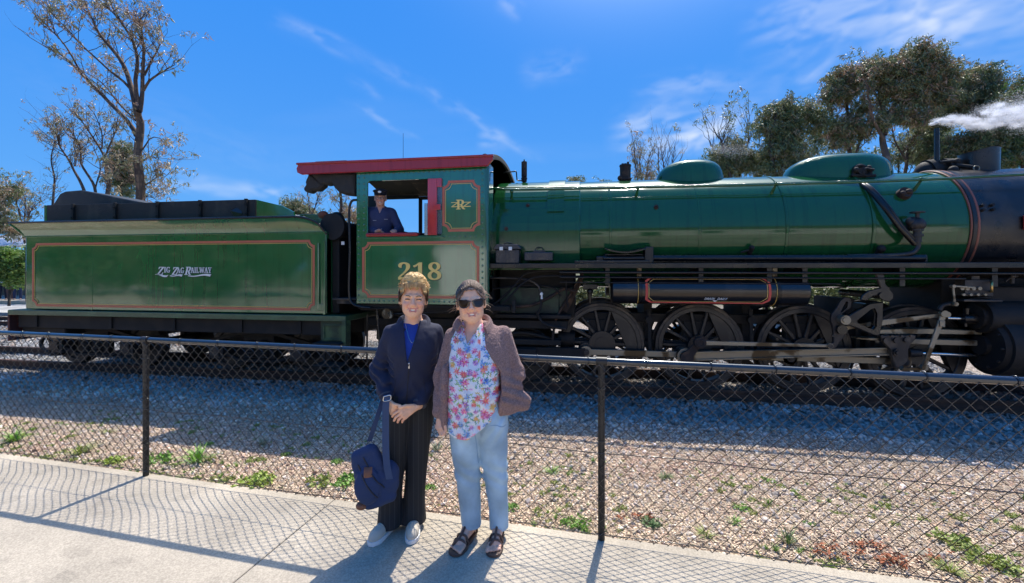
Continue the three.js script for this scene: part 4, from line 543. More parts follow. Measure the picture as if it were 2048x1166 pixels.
  // coal bunker boards with posts, sloping front, rear tank box
  const bz = 0.95, plank = mat(0.028, 0.027, 0.028, 0.65, { map: rep(tGrime, 0.8), bumpMap: rep(tGrain, 2), bumpScale: 0.003 });
  const bx0 = P(88, 430, bz)[0], bx1 = P(512, 430, bz)[0], by0 = 2.46, by1 = 2.84, edges = [92, 148, 232, 317, 402, 494, 512].map((px) => P(px, 420, bz)[0]);
  const bk = T('coal_bunker', [box(bx0, bx1, 2.3, by1, -bz, -bz + 0.04, 0.004), box(bx0, bx0 + 0.04, 2.3, by1, -bz, bz, 0.004), ext([[bx1, 2.3], [-4.4, 2.3], [-4.5, 2.62], [-4.7, 2.72], [bx1, 2.83]], bz - 0.04, bz - 0.01, [], 0.003)], mTender);
  for (let i = 0; i < 6; i++) { T('board', box(edges[i] + 0.012, edges[i + 1] - 0.012, by0, by1 - 0.004 * (i % 3), bz - 0.035, bz, 0.006), plank, bk); if (i) T('board_post', [box(edges[i] - 0.025, edges[i] + 0.025, 2.3, by1 + 0.005, bz, bz + 0.035, 0.004), disc(edges[i], 2.6, bz + 0.035, bz + 0.05, 0.016, 8), disc(edges[i], 2.76, bz + 0.035, bz + 0.05, 0.016, 8)], mSoot, bk); }
  { const z = 0.35, q = (x, y) => P(x, y, z), a = q(104, 412), b = q(121, 383), c = q(162, 380), e = q(276, 403);
    T('rear_tank_box', [ext([[a[0], a[1]], [b[0] - 0.02, b[1] - 0.04], [b[0] + 0.1, b[1]], [c[0], c[1]], [e[0], e[1]], [e[0], 2.3], [a[0], 2.3]], -0.6, z, [], 0.015)], mat(0.045, 0.05, 0.048, 0.55, { map: rep(tGrime, 0.7) })); }
  { const r = rng(5), lumps = []; for (let k = 0; k < 220; k++) { const x = lerp(-8.2, -4.4, r()), z = lerp(-0.85, 0.85, r()), s = 0.07 + 0.1 * r(), g = new THREE.IcosahedronGeometry(s, 0); g.rotateX(r() * 6).rotateY(r() * 6).scale(1, 0.8, 1).translate(x, lerp(2.6, 2.3, sstep(-5.5, -4.4, x)) + 0.1 * r(), z); lumps.push(g); } const o = T('coal', lumps, mat(0.02, 0.02, 0.022, 0.4)); o.userData = { kind: 'stuff', label: 'black lumps of coal filling the bunker' }; }
  T('front_gear', [box(XB, XB + 0.12, 1.04, 2.45, -1.1, 1.1, 0.02), box(XB + 0.1, XB + 0.32, 1.05, 2.3, -0.9, 0.4, 0.02), cyl([XB + 0.05, 2.35, 1.1], [XB + 0.05, 2.35, 1.18], 0.2, 0.2, 24), box(-3.95, -3.55, 2.2, 2.42, 0.7, 1.12, 0.05), ball(-3.72, 2.44, 1.0, 0.13, 1, 1.2, 0.7), ball(-3.35, 2.46, -0.2, 0.12, 1, 1, 0.7), cyl([XB + 0.2, 1.3, 0.6], [XB + 0.2, 2.3, 0.6], 0.05), box(XB, XB + 0.4, 2.36, 2.44, -1.2, 0.5, 0.01)], mSoot);
  T('rag', ball(-3.98, 2.56, 0.95, 0.07, 1.2, 0.9, 1), mat(0.3, 0.09, 0.05, 0.9));
  T('tag', box(-3.58, -3.53, 2.08, 2.13, 1.105, 1.11, 0), mWhite);
}
// ------------------------------------------------------------------ boxes standing on the running board
{
  const pb = mat(0.03, 0.03, 0.037, 0.5, { roughnessMap: rep(tRough, 2) });
  const a = thing('tool_box', 'larger black plastic box with white latches and handle, beside the cab on the running board', 'box', [-1.04, 1.791, Z0 + 1.02]);
  mesh('body', [box(-0.17, 0.17, 0, 0.2, -0.1, 0.1, 0.015), ...[-0.14, -0.03, 0.03, 0.14].map((x) => box(x - 0.012, x + 0.012, 0.01, 0.19, 0.1, 0.108, 0.003))], pb, a);
  const lid = mesh('lid', [ext([[-0.195, 0.2], [0.195, 0.2], [0.19, 0.23], [0.15, 0.27], [-0.15, 0.27], [-0.19, 0.23]], -0.12, 0.12, [], 0.008)], pb, a);
  mesh('handle', tube([[-0.06, 0.265, 0], [-0.05, 0.29, 0], [0.05, 0.29, 0], [0.06, 0.265, 0]], 0.008, 6), pb, lid);
  for (const x of [-0.08, 0.05]) mesh('latch', box(x - 0.025, x + 0.025, 0.185, 0.235, 0.12, 0.13, 0.004), mWhite, lid);
  const b = thing('tool_box', 'low dark box with carrying handle on the running board, right of the latched box', 'box', [-0.6, 1.831, Z0 + 0.98]);
  mesh('body', [box(-0.2, 0.2, 0, 0.12, -0.11, 0.11, 0.012), box(-0.08, 0.09, 0.12, 0.145, -0.07, 0.07, 0.01)], pb, b);
  mesh('handle', tube([[-0.05, 0.14, 0], [-0.04, 0.185, 0], [0.04, 0.185, 0], [0.05, 0.14, 0]], 0.007, 6), mRubber, b);
}

// ------------------------------------------------------------------ chain link fence along the back edge of the path
{
  const H = 1.123, t = thing('chain_link_fence', 'black chain link fence with round posts and top rail behind the two women', 'fence', [0.123, 0, -2.772], FENCE_TURN);
  const pvc = mat(0.018, 0.018, 0.021, 0.28, { clearcoat: 0.6, clearcoatRoughness: 0.25, roughnessMap: rep(tRough, 3) }), dusty = mat(0.035, 0.033, 0.032, 0.5, { map: rep(tGrime, 2) });
  const S0 = -7.5, S1 = 4.1, posts = [-7.38, -3.69, 0, 3.7];
  for (const s of posts) {
    const p = mesh('post', cyl([s, -0.1, 0], [s, H - 0.02, 0], 0.0215, 0.0215, 20), dusty, t);
    mesh('post_cap', [cyl([s, H - 0.05, 0], [s, H - 0.005, 0], 0.026, 0.026, 20), cyl([s - 0.035, H, 0], [s + 0.035, H, 0], 0.028, 0.028, 18)], dusty, p);
  }
  mesh('top_rail', [cyl([S0, H, 0], [S1, H, 0], 0.0225, 0.0225, 24)], mat(0.02, 0.021, 0.026, 0.22, { clearcoat: 0.8, clearcoatRoughness: 0.2, roughnessMap: rep(tRough, 2) }), t);
  // woven wires: each one zigzags from top to bottom and hooks round its neighbours
  const pitch = 0.0408, rows = 26, y0 = 0.035, y1 = H - 0.012, dy = (y1 - y0) / rows, wr = 0.0024, parts = [], r = rng(3);
  const zOff = 0.027;
  for (let s = S0, k = 0; s < S1; s += pitch, k++) {
    const pts = []; for (let i = 0; i <= rows; i++) { const left = (i + k) % 2 === 0, e = (hash(k, i, 3) - 0.5) * 0.006; pts.push([s + (left ? -1 : 1) * (pitch / 2 + 0.0022) + e, y0 + dy * i + (hash(k >> 1, i, 9) - 0.5) * 0.003, zOff + (left ? 0.003 : -0.003) + 0.011 * Math.sin(s * 2.1 + i * 0.3)]); }
    parts.push(taperTube(pts, pts.map(() => wr), 5));
  }
  const w = mesh('wire_mesh', parts, pvc, t); w.userData = { kind: 'stuff', label: 'black plastic coated chain link wire with small square openings' };
  for (const y of [0.555, 0.045]) mesh('tension_wire', tube(Array.from({ length: 40 }, (_, i) => [lerp(S0, S1, i / 39), y + 0.006 * Math.sin(i * 1.7), zOff - 0.006]), 0.0028, 6, 120), pvc, t);
  for (let s = S0 + 0.2, i = 0; s < S1; s += 0.36, i++) mesh('wire_tie', new THREE.TorusGeometry(0.027, 0.0028, 6, 18).rotateY(Math.PI / 2 + 0.25).scale(1, 1, 1).translate(s + 0.05 * hash(i, 4), H, 0.004), pvc, t);
  for (const s of posts) for (const y of [0.25, 0.62, 0.95]) mesh('wire_tie', new THREE.TorusGeometry(0.026, 0.0022, 6, 18).rotateX(Math.PI / 2).translate(s, y + 0.03 * hash(Math.round(s * 10), 5), 0.006), pvc, t);
}

// ------------------------------------------------------------------ people: bodies and clothes as distance fields, meshed with surface nets
const cap = (a, b, r0, r1 = r0) => { const [ax, ay, az] = a, bx = b[0] - ax, by = b[1] - ay, bz = b[2] - az, L = bx * bx + by * by + bz * bz || 1e-9; return (x, y, z) => { const px = x - ax, py = y - ay, pz = z - az, h = clamp((px * bx + py * by + pz * bz) / L, 0, 1), u = px - bx * h, v = py - by * h, w = pz - bz * h; return Math.sqrt(u * u + v * v + w * w) - (r0 + (r1 - r0) * h); }; };
const ell = (c, r) => (x, y, z) => { const a = (x - c[0]) / r[0], b = (y - c[1]) / r[1], d = (z - c[2]) / r[2], k0 = Math.sqrt(a * a + b * b + d * d), e = a / r[0], f = b / r[1], g = d / r[2], k1 = Math.sqrt(e * e + f * f + g * g); return k1 < 1e-6 ? -Math.min(...r) : k0 * (k0 - 1) / k1; };
const smin = (a, b, k) => { const h = Math.max(k - Math.abs(a - b), 0) / k; return Math.min(a, b) - h * h * k * 0.25; };
const U = (k, ...fs) => (x, y, z) => { let d = fs[0](x, y, z); for (let i = 1; i < fs.length; i++) d = smin(d, fs[i](x, y, z), k); return d; };
const sub = (f, g, k = 0.004) => (x, y, z) => -smin(-f(x, y, z), g(x, y, z), k);
const inter = (f, g) => (x, y, z) => Math.max(f(x, y, z), g(x, y, z));
// rows [y, cx, cz, rx, rz] from bottom to top: an upright body of elliptic cross sections
function stack(rows) {
  rows = rows.slice().sort((a, b) => a[0] - b[0]); const n = rows.length;
  return (x, y, z) => {
    let i = 0; const yy = clamp(y, rows[0][0], rows[n - 1][0]); while (i < n - 2 && yy > rows[i + 1][0]) i++;
    const A = rows[i], B = rows[i + 1], P0 = rows[Math.max(0, i - 1)], Q = rows[Math.min(n - 1, i + 2)], h = B[0] - A[0], t = (yy - A[0]) / h, v = [0, 0, 0, 0];
    for (let k = 1; k < 5; k++) { const m0 = i > 0 ? (B[k] - P0[k]) / (B[0] - P0[0]) * h : B[k] - A[k], m1 = i < n - 2 ? (Q[k] - A[k]) / (Q[0] - A[0]) * h : B[k] - A[k], t2 = t * t, t3 = t2 * t; v[k - 1] = (2 * t3 - 3 * t2 + 1) * A[k] + (t3 - 2 * t2 + t) * m0 + (-2 * t3 + 3 * t2) * B[k] + (t3 - t2) * m1; }
    const a = (x - v[0]) / v[2], b = (z - v[1]) / v[3], k0 = Math.sqrt(a * a + b * b), e = a / v[2], f = b / v[3], k1 = Math.sqrt(e * e + f * f), d = k1 < 1e-6 ? -Math.min(v[2], v[3]) : k0 * (k0 - 1) / k1, o = Math.abs(y - yy);
    return o > 0 ? (d > 0 ? Math.hypot(d, o) : o) : d;
  };
}
function meshSDF(f, lo, hi, cell, paint, uvMode = 'xy') {
  const n = [0, 1, 2].map((k) => Math.ceil((hi[k] - lo[k]) / cell / 4) * 4), [nx, ny, nz] = n, sx = nx + 1, sy = ny + 1, val = new Float32Array(sx * sy * (nz + 1)).fill(1), at = (i, j, k) => (k * sy + j) * sx + i, R = 4 * cell * 0.87 * 1.6;
  for (let k = 0; k < nz; k += 4) for (let j = 0; j < ny; j += 4) for (let i = 0; i < nx; i += 4) {
    const c = f(lo[0] + (i + 2) * cell, lo[1] + (j + 2) * cell, lo[2] + (k + 2) * cell), far = Math.abs(c) > R;
    for (let c2 = k; c2 <= k + 4; c2++) for (let b = j; b <= j + 4; b++) for (let a = i; a <= i + 4; a++) { const q = at(a, b, c2); if (far) { if (val[q] === 1) val[q] = c > 0 ? 0.9 : -0.9; } else if (Math.abs(val[q]) >= 0.9) val[q] = f(lo[0] + a * cell, lo[1] + b * cell, lo[2] + c2 * cell); }
  }
  const id = new Int32Array(sx * sy * (nz + 1)).fill(-1), pos = [], idx = [];
  for (let k = 0; k < nz; k++) for (let j = 0; j < ny; j++) for (let i = 0; i < nx; i++) {
    let m = 0; const v = []; for (let c = 0; c < 8; c++) { v[c] = val[at(i + (c & 1), j + (c >> 1 & 1), k + (c >> 2))]; if (v[c] < 0) m++; }
    if (!m || m === 8) continue;
    let X = 0, Yy = 0, Z = 0, w = 0;
    for (let c = 0; c < 8; c++) for (const b of [1, 2, 4]) { const e = c | b; if (e === c || v[c] < 0 === v[e] < 0) continue; const t = v[c] / (v[c] - v[e]); X += (c & 1) + (b === 1 ? t : 0); Yy += (c >> 1 & 1) + (b === 2 ? t : 0); Z += (c >> 2) + (b === 4 ? t : 0); w++; }
    id[at(i, j, k)] = pos.length / 3; pos.push(lo[0] + (i + X / w) * cell, lo[1] + (j + Yy / w) * cell, lo[2] + (k + Z / w) * cell);
  }
  const quad = (a, b, c, d, s) => { if (a < 0 || b < 0 || c < 0 || d < 0) return; s ? idx.push(a, b, c, a, c, d) : idx.push(a, c, b, a, d, c); };
  for (let k = 1; k < nz; k++) for (let j = 1; j < ny; j++) for (let i = 1; i < nx; i++) {
    const s = val[at(i, j, k)] < 0;
    if (s !== val[at(i + 1, j, k)] < 0) quad(id[at(i, j - 1, k - 1)], id[at(i, j, k - 1)], id[at(i, j, k)], id[at(i, j - 1, k)], s);
    if (s !== val[at(i, j + 1, k)] < 0) quad(id[at(i - 1, j, k - 1)], id[at(i - 1, j, k)], id[at(i, j, k)], id[at(i, j, k - 1)], s);
    if (s !== val[at(i, j, k + 1)] < 0) quad(id[at(i - 1, j - 1, k)], id[at(i, j - 1, k)], id[at(i, j, k)], id[at(i - 1, j, k)], s);
  }
  const nv = pos.length / 3, nor = new Float32Array(nv * 3), uv = new Float32Array(nv * 2), colr = new Float32Array(nv * 3), h = cell * 0.45;
  for (let i = 0; i < nv; i++) {
    const x = pos[3 * i], y = pos[3 * i + 1], z = pos[3 * i + 2], a = f(x + h, y, z) - f(x - h, y, z), b = f(x, y + h, z) - f(x, y - h, z), c = f(x, y, z + h) - f(x, y, z - h), L = Math.hypot(a, b, c) || 1;
    nor.set([a / L, b / L, c / L], 3 * i); uv.set(uvMode === 'xy' ? [x, y] : [Math.atan2(x, z) * 0.15, y], 2 * i); colr.set(paint ? paint(x, y, z) : [1, 1, 1], 3 * i);
  }
  const g = new THREE.BufferGeometry(); g.setAttribute('position', new THREE.Float32BufferAttribute(pos, 3)); g.setAttribute('normal', new THREE.BufferAttribute(nor, 3)); g.setAttribute('uv', new THREE.BufferAttribute(uv, 2)); g.setAttribute('color', new THREE.BufferAttribute(colr, 3)); g.setIndex(idx);
  return g;
}
const sdf = (name, f, lo, hi, cell, m, parent, paint) => { const o = mesh(name, meshSDF(f, lo, hi, cell, paint), m, parent, true); return o; };
const folds = (f, amp, fr, seed) => (x, y, z) => f(x, y, z) + amp * (fbm(x * fr + seed, y * fr * 0.75 + 5, z * fr + 3, 3) - 0.5);

// head in its own axes: eyes at y = 0, face towards +z; turned and set down at c
function headField(c, { yaw = 0, pitch = 0, roll = 0, s = 1, full = 0, male = 0, old = 1 }) {
  const m = new THREE.Matrix4().makeRotationFromEuler(new THREE.Euler(pitch, yaw, roll, 'YXZ')).scale(V(s, s, s)).setPosition(...c), inv = m.clone().invert().elements;
  const base = U(0.03, ell([0, 0.03, -0.018], [0.074, 0.09, 0.094]), ell([0, -0.02, 0.025], [0.062 + 0.006 * full, 0.082, 0.062]), ell([0, -0.068, 0.034], [0.05 + 0.004 * male + 0.009 * full, 0.04, 0.046]), ell([0, -0.094, 0.062], [0.022, 0.017, 0.018]));
  const feat = [cap([-0.042, 0.018, 0.07], [-0.014, 0.02, 0.085], 0.009), cap([0.042, 0.018, 0.07], [0.014, 0.02, 0.085], 0.009), ell([-0.036, -0.03, 0.068], [0.021, 0.019, 0.016]), ell([0.036, -0.03, 0.068], [0.021, 0.019, 0.016])];
  const nose = U(0.012, cap([0, 0.008, 0.084], [0, -0.026, 0.104], 0.0075, 0.0115), ell([-0.0115, -0.033, 0.094], [0.009, 0.0075, 0.01]), ell([0.0115, -0.033, 0.094], [0.009, 0.0075, 0.01]));
  const sockets = U(0.01, ell([-0.032, 0.001, 0.093], [0.019, 0.011, 0.014]), ell([0.032, 0.001, 0.093], [0.019, 0.011, 0.014]));
  const lids = [ell([-0.032, -0.001, 0.073], [0.015, 0.009, 0.011]), ell([0.032, -0.001, 0.073], [0.015, 0.009, 0.011])];
  const lipU = U(0.006, cap([-0.036, -0.044, 0.064], [-0.011, -0.056, 0.085], 0.0028, 0.0038), cap([0.036, -0.044, 0.064], [0.011, -0.056, 0.085], 0.0028, 0.0038), cap([-0.011, -0.056, 0.085], [0.011, -0.056, 0.085], 0.0038));
  const lipL = U(0.006, cap([-0.035, -0.046, 0.065], [-0.014, -0.07, 0.082], 0.0026, 0.0044), cap([0.035, -0.046, 0.065], [0.014, -0.07, 0.082], 0.0026, 0.0044), cap([-0.014, -0.0705, 0.082], [0.014, -0.0705, 0.082], 0.0044));
  const gap = U(0.004, ell([0, -0.0628, 0.088], [0.019, 0.0055, 0.016]), cap([-0.031, -0.0485, 0.077], [-0.012, -0.062, 0.09], 0.0025, 0.004), cap([0.031, -0.0485, 0.077], [0.012, -0.062, 0.09], 0.0025, 0.004));
  const groove = U(0.006, cap([-0.021, -0.032, 0.09], [-0.036, -0.058, 0.076], 0.003), cap([0.021, -0.032, 0.09], [0.036, -0.058, 0.076], 0.003));
  const ears = U(0.008, ell([-0.077, -0.006, -0.012], [0.01, 0.031, 0.018]), ell([0.077, -0.006, -0.012], [0.01, 0.031, 0.018]), ell([-0.074, -0.028, -0.006], [0.01, 0.014, 0.012]), ell([0.074, -0.028, -0.006], [0.01, 0.014, 0.012]));
  const earIn = U(0.004, ell([-0.087, -0.004, -0.008], [0.006, 0.02, 0.01]), ell([0.087, -0.004, -0.008], [0.006, 0.02, 0.01]));
  let face = U(0.014, base, ...feat); face = sub(face, sockets, 0.014); face = U(0.006, face, ...lids); face = U(0.008, face, nose); face = sub(face, groove, 0.008 * old + 0.001); face = U(0.005, face, lipU, lipL); face = sub(face, gap, 0.003); face = U(0.01, face, ears); face = sub(face, earIn, 0.006);
  const to = (x, y, z) => [inv[0] * x + inv[4] * y + inv[8] * z + inv[12], inv[1] * x + inv[5] * y + inv[9] * z + inv[13], inv[2] * x + inv[6] * y + inv[10] * z + inv[14]];
  const lips = U(0.004, lipU, lipL);
  return { f: (x, y, z) => { const q = to(x, y, z); return face(...q) * s; }, to, m, H: (x, y, z) => V(x, y, z).applyMatrix4(m).toArray(), skull: (x, y, z) => base(x, y, z),
    paint: (skin, lip, cheek) => (x, y, z) => { const [a, b, e] = to(x, y, z); if (e > 0.06 && lips(a, b, e) < 0.0016) return lip; const w = clamp(1 - Math.hypot(Math.abs(a) - 0.036, (b + 0.032) * 1.1) / 0.03, 0, 1) * (e > 0.03 ? 1 : 0), nz = clamp(1 - Math.hypot(a, b + 0.028) / 0.018, 0, 1) * (e > 0.09 ? 0.7 : 0), k = Math.max(w, nz) * 0.75 * (0.6 + 0.8 * vnoise(a * 160, b * 160, e * 160)), t = 0.93 + 0.14 * vnoise(a * 90, b * 90, e * 90); return skin.map((q, i) => lerp(q, cheek[i], k) * t); } };
}
const finger = (p, r) => U(0.004, ...p.slice(1).map((q, i) => cap(p[i], q, r * (1 - 0.1 * i), r * (0.9 - 0.1 * i))));
function handField(wrist, K, M, T, thumb, r = 0.0095) { return U(0.009, ...K.map((k, i) => cap(wrist, k, 0.019, 0.0125)), cap(K[0], K[3], 0.0115), U(0.002, ...K.map((k, i) => finger([k, M[i], T[i]], i === 3 ? r * 0.88 : r))), finger(thumb, r * 1.12)); }
const skinMat = new THREE.MeshPhysicalMaterial({ vertexColors: true, roughness: 0.5, side: THREE.DoubleSide, sheen: 0.2, sheenColor: col(1, 0.8, 0.7), sheenRoughness: 0.6 });
const SKIN = [0.85, 0.47, 0.285], LIP = [0.66, 0.26, 0.22], CHEEK = [0.74, 0.3, 0.24];
const eyeW = mat(0.55, 0.5, 0.47, 0.25), eyeDark = mat(0.03, 0.022, 0.018, 0.25), teeth = mat(0.86, 0.82, 0.76, 0.3);
function faceParts(h, parent, { open = 0.3, brow = [0.25, 0.17, 0.1] }) {
  const s = h.m.getMaxScaleOnAxis();
  for (const sgn of [-1, 1]) {
    if (open) mesh('eye', new THREE.SphereGeometry(0.0115 * s, 14, 10).translate(...h.H(sgn * 0.032, -0.0005, 0.0735)), eyeW, parent);
    const lash = (y, dz) => tube([-1, -0.4, 0.3, 1].map((t) => h.H(sgn * 0.032 + t * 0.0145, y + 0.0028 * (1 - t * t) - 0.001, 0.0853 + dz - 0.004 * t * t)), 0.0013 * s, 5, 14);
    mesh('eyelash', [lash(0.0005, 0), lash(-0.003, -0.0005)], eyeDark, parent);
    if (open) mesh('iris', ball(...h.H(sgn * 0.032, -0.001, 0.0815), 0.0042 * s), eyeDark, parent);
    mesh('eyebrow', taperTube([[0.014, 0.0155, 0.0925], [0.026, 0.021, 0.0905], [0.04, 0.02, 0.0825], [0.05, 0.013, 0.071]].map(([x, y, z]) => h.H(sgn * x, y, z)), [0.0022, 0.003, 0.0026, 0.0012].map((q) => q * s), 6), mat(...brow, 0.8), parent);
  }
  mesh('teeth', grid(10, 2, (u, v) => h.H(lerp(-0.028, 0.028, u), lerp(-0.0555, -0.066, v) + 0.0125 * (2 * u - 1) ** 2 - 0.001, 0.0815 - 0.0125 * (2 * u - 1) ** 2)), teeth, parent);
}
function strands(list, w0, seed, paint) {  // list of polylines -> thin tapering locks with colour
  const gs = list.map((pts, i) => { const g = plain(taperTube(pts, pts.map((_, k) => w0 * (1 - 0.75 * k / (pts.length - 1))), 3)), n = g.attributes.position.count, c = new Float32Array(n * 3), q = paint(i, pts); for (let k = 0; k < n; k++) c.set(q, 3 * k); g.setAttribute('color', new THREE.BufferAttribute(c, 3)); return g; });
  return mergeGeometries(gs);
}
const hairMat = () => new THREE.MeshPhysicalMaterial({ vertexColors: true, roughness: 0.5, side: THREE.DoubleSide, specularIntensity: 0.45 });
const clothBump = tex(256, 256, (u, v) => 0.5 + 0.25 * Math.sin(u * 6.2832 * 64) * Math.sin(v * 6.2832 * 64) + 0.3 * (vnoise(u * 90, v * 90, 2, 90) - 0.5));
const cloth = (r, g, b, o = {}) => mat(r, g, b, 0.9, { bumpMap: rep(clothBump, 6), bumpScale: 0.0008, sheen: 0.25, sheenColor: col(0.6, 0.6, 0.7), sheenRoughness: 0.7, ...o });

// ------------------------------------------------------------------ first woman: dark navy jacket
{
  const t = thing('person', 'person with short blonde hair, navy zip jacket and black pinstripe trousers, hands clasped', 'person', [-1.17, 0, -2.68], 0.4);
  const h = headField([0.075, 1.515, 0.02], { yaw: -0.03, roll: -0.04, pitch: 0.03, s: 1.1, full: 0.4, old: 1.3 });
  const shirtRows = [[0.84, 0.055, 0, 0.135, 0.1], [1.05, 0.068, 0.008, 0.13, 0.1], [1.16, 0.074, 0.015, 0.142, 0.108], [1.25, 0.078, 0, 0.155, 0.098], [1.315, 0.078, -0.015, 0.15, 0.078], [1.35, 0.077, -0.018, 0.09, 0.06], [1.375, 0.076, -0.015, 0.055, 0.052]];
  const aL = [[-0.066, 1.288, -0.015], [-0.142, 1.05, -0.035], [-0.092, 0.9, 0.11]], aR = [[0.22, 1.288, -0.015], [0.226, 1.03, -0.03], [0.106, 0.842, 0.138]];
  const arms = [aL, aR].flatMap((a) => [cap(a[0], a[1], 0.043, 0.036), cap(a[1], a[2], 0.037, 0.027)]);
  const legs = [cap([0.12, 0.86, 0], [0.09, 0.46, 0.01], 0.075, 0.05), cap([0.09, 0.46, 0.01], [0.078, 0.08, -0.02], 0.048, 0.034), cap([-0.01, 0.86, 0], [-0.05, 0.46, 0.01], 0.075, 0.05), cap([-0.05, 0.46, 0.01], [-0.072, 0.08, -0.02], 0.048, 0.034), cap([-0.07, 0.05, -0.02], [-0.16, 0.03, 0.1], 0.032, 0.022), cap([0.08, 0.05, -0.02], [0.06, 0.03, 0.12], 0.032, 0.022)];
  const neck = U(0.02, cap([0.074, 1.45, -0.015], [0.075, 1.34, -0.025], 0.05, 0.057), cap([0.05, 1.42, 0.01], [0.07, 1.35, 0.025], 0.012, 0.012), cap([0.1, 1.42, 0.01], [0.08, 1.35, 0.025], 0.012, 0.012));
  const bodyF = U(0.03, stack(shirtRows.map((q) => [q[0], q[1], q[2], q[3] - 0.012, q[4] - 0.012])), neck, ell([0.055, 0.88, 0], [0.13, 0.12, 0.1]), ...arms, ...legs);
  const hl = handField([0.1, 0.842, 0.145], [[-0.002, 0.838, 0.18], [0.003, 0.82, 0.186], [0.012, 0.803, 0.185], [0.024, 0.789, 0.178]], [[-0.04, 0.816, 0.18], [-0.033, 0.795, 0.187], [-0.016, 0.779, 0.186], [0.008, 0.769, 0.177]], [[-0.054, 0.792, 0.158], [-0.044, 0.769, 0.167], [-0.022, 0.757, 0.167], [0.005, 0.752, 0.16]], [[0.07, 0.852, 0.165], [0.025, 0.862, 0.19], [-0.012, 0.856, 0.196]]);
  const hr = handField([-0.09, 0.893, 0.118], [[-0.046, 0.858, 0.166], [-0.052, 0.841, 0.162], [-0.056, 0.824, 0.155], [-0.056, 0.809, 0.146]], [[-0.012, 0.836, 0.163], [-0.016, 0.816, 0.163], [-0.02, 0.8, 0.157], [-0.026, 0.79, 0.148]], [[0.022, 0.818, 0.15], [0.02, 0.8, 0.152], [0.014, 0.788, 0.148], [0.004, 0.78, 0.14]], [[-0.07, 0.885, 0.15], [-0.04, 0.872, 0.182], [-0.008, 0.866, 0.192]]);
  const hp = h.paint(SKIN, LIP, CHEEK), handPaint = (x, y, z) => { const k = 0.9 + 0.2 * vnoise(x * 80, y * 80, z * 80), rr = clamp((0.83 - y) * 8, 0, 1) * 0.4; return [SKIN[0] * k, lerp(SKIN[1], 0.27, rr) * k, lerp(SKIN[2], 0.2, rr) * k]; };
  const wristCut = (f) => f;
  mesh('body', [meshSDF(inter(bodyF, (x, y) => y - 1.44), [-0.3, -0.02, -0.25], [0.4, 1.46, 0.25], 0.011, () => SKIN), meshSDF(U(0.012, h.f, neck), [-0.05, 1.36, -0.14], [0.2, 1.68, 0.18], 0.0032, hp), meshSDF(U(0.003, hl, hr), [-0.14, 0.73, 0.07], [0.15, 0.94, 0.22], 0.0028, handPaint)], skinMat, t, true);
  faceParts(h, t, { open: 0, brow: [0.22, 0.14, 0.08] });
  // hair: dark cropped sides under long tousled blonde locks
  { const r = rng(8), capF = (x, y, z) => { const [a, b, e] = h.to(x, y, z); const line = e > 0.0 ? 0.066 + 0.012 * Math.cos(a * 160) - clamp((Math.abs(a) - 0.045) / 0.03, 0, 1) * lerp(0.095, 0.05, clamp((e - 0.0) / 0.06, 0, 1)) : -0.06 - 0.02 * clamp(-e / 0.05, 0, 1); return Math.max(smin(h.skull(a, b * 0.985, e), ell([0, 0.108, 0.002], [0.046, 0.034, 0.07])(a, b, e), 0.03) - 0.008 - 0.014 * fbm(a * 75, b * 60, e * 50, 2), line - b); };
    const base = meshSDF((x, y, z) => capF(x, y, z), [-0.05, 1.4, -0.14], [0.2, 1.68, 0.15], 0.004, (x, y, z) => { const [a, b] = h.to(x, y, z), k = 0.6 + 0.8 * vnoise(x * 300, y * 60, z * 300), up = sstep(0.02, 0.06, b); return [lerp(0.07, 0.6, up) * k, lerp(0.042, 0.37, up) * k, lerp(0.028, 0.14, up) * k]; });
    const list = [];
    for (let i = 0; i < 3600; i++) { const a = r() * 6.2832, n = V(Math.cos(a), 0, Math.sin(a)), up = 0.3 + 0.7 * r(), q0 = Math.sqrt(1 - up * up); n.set(n.x * q0, up, n.z * q0); if (n.z > 0.2 && n.y < 0.6) continue;
      const o = V(n.x * 0.077, 0.032 + n.y * 0.104, -0.014 + n.z * 0.094), flow = n.z > -0.25 ? V(n.x * 0.5, 0.5, 1) : V(n.x * 0.4, -0.2, -1), d = flow.addScaledVector(n, -flow.dot(n)).normalize().addScaledVector(n, 0.35 + 0.4 * r()).add(V((r() - 0.5) * 0.8, (r() - 0.4) * 0.5, (r() - 0.5) * 0.5)).normalize(), L = 0.022 + 0.026 * r() + (n.y > 0.8 && r() < 0.1 ? 0.02 : 0), g = 0.35 + 0.5 * r();
      list.push([0, 1, 2, 3, 4].map((k) => { const q = k / 4; return h.H(o.x + d.x * L * q, o.y + d.y * L * q - g * L * q * q * 0.6, o.z + d.z * L * q); })); }
    for (let i = 0; i < 420; i++) { const x = (r() - 0.5) * 0.125, y0 = 0.098 - 3.2 * x * x, o = V(x, y0, 0.064 - 3 * x * x), L = 0.02 + 0.026 * r(), dx = (r() - 0.35) * 0.5; list.push([0, 1, 2, 3].map((k) => { const q = k / 3; return h.H(o.x + dx * L * q, o.y + L * (0.35 * Math.sin(q * 2.4) - 0.95 * q * q), o.z + 0.004 + L * 0.75 * Math.sin(q * 1.5)); })); }
    for (let i = 0; i < 420; i++) { const sgn = i % 2 ? 1 : -1, z = lerp(-0.05, 0.045, r()), y = lerp(-0.01, 0.06, r()), o = V(sgn * 0.083, y, z); list.push([0, 1, 2].map((k) => h.H(o.x - sgn * 0.004 * k, o.y - 0.014 * k, o.z - 0.008 * k + 0.003 * (r() - 0.5)))); }
    mesh('hair', [base, strands(list, 0.0017, 4, (i, p) => { const k = 0.7 + 0.7 * r(); return i >= list.length - 420 ? [0.1 * k, 0.06 * k, 0.038 * k] : r() < 0.2 ? [0.34 * k, 0.19 * k, 0.085 * k] : [0.82 * k, 0.56 * k, 0.28 * k]; })], hairMat(), t, true); }
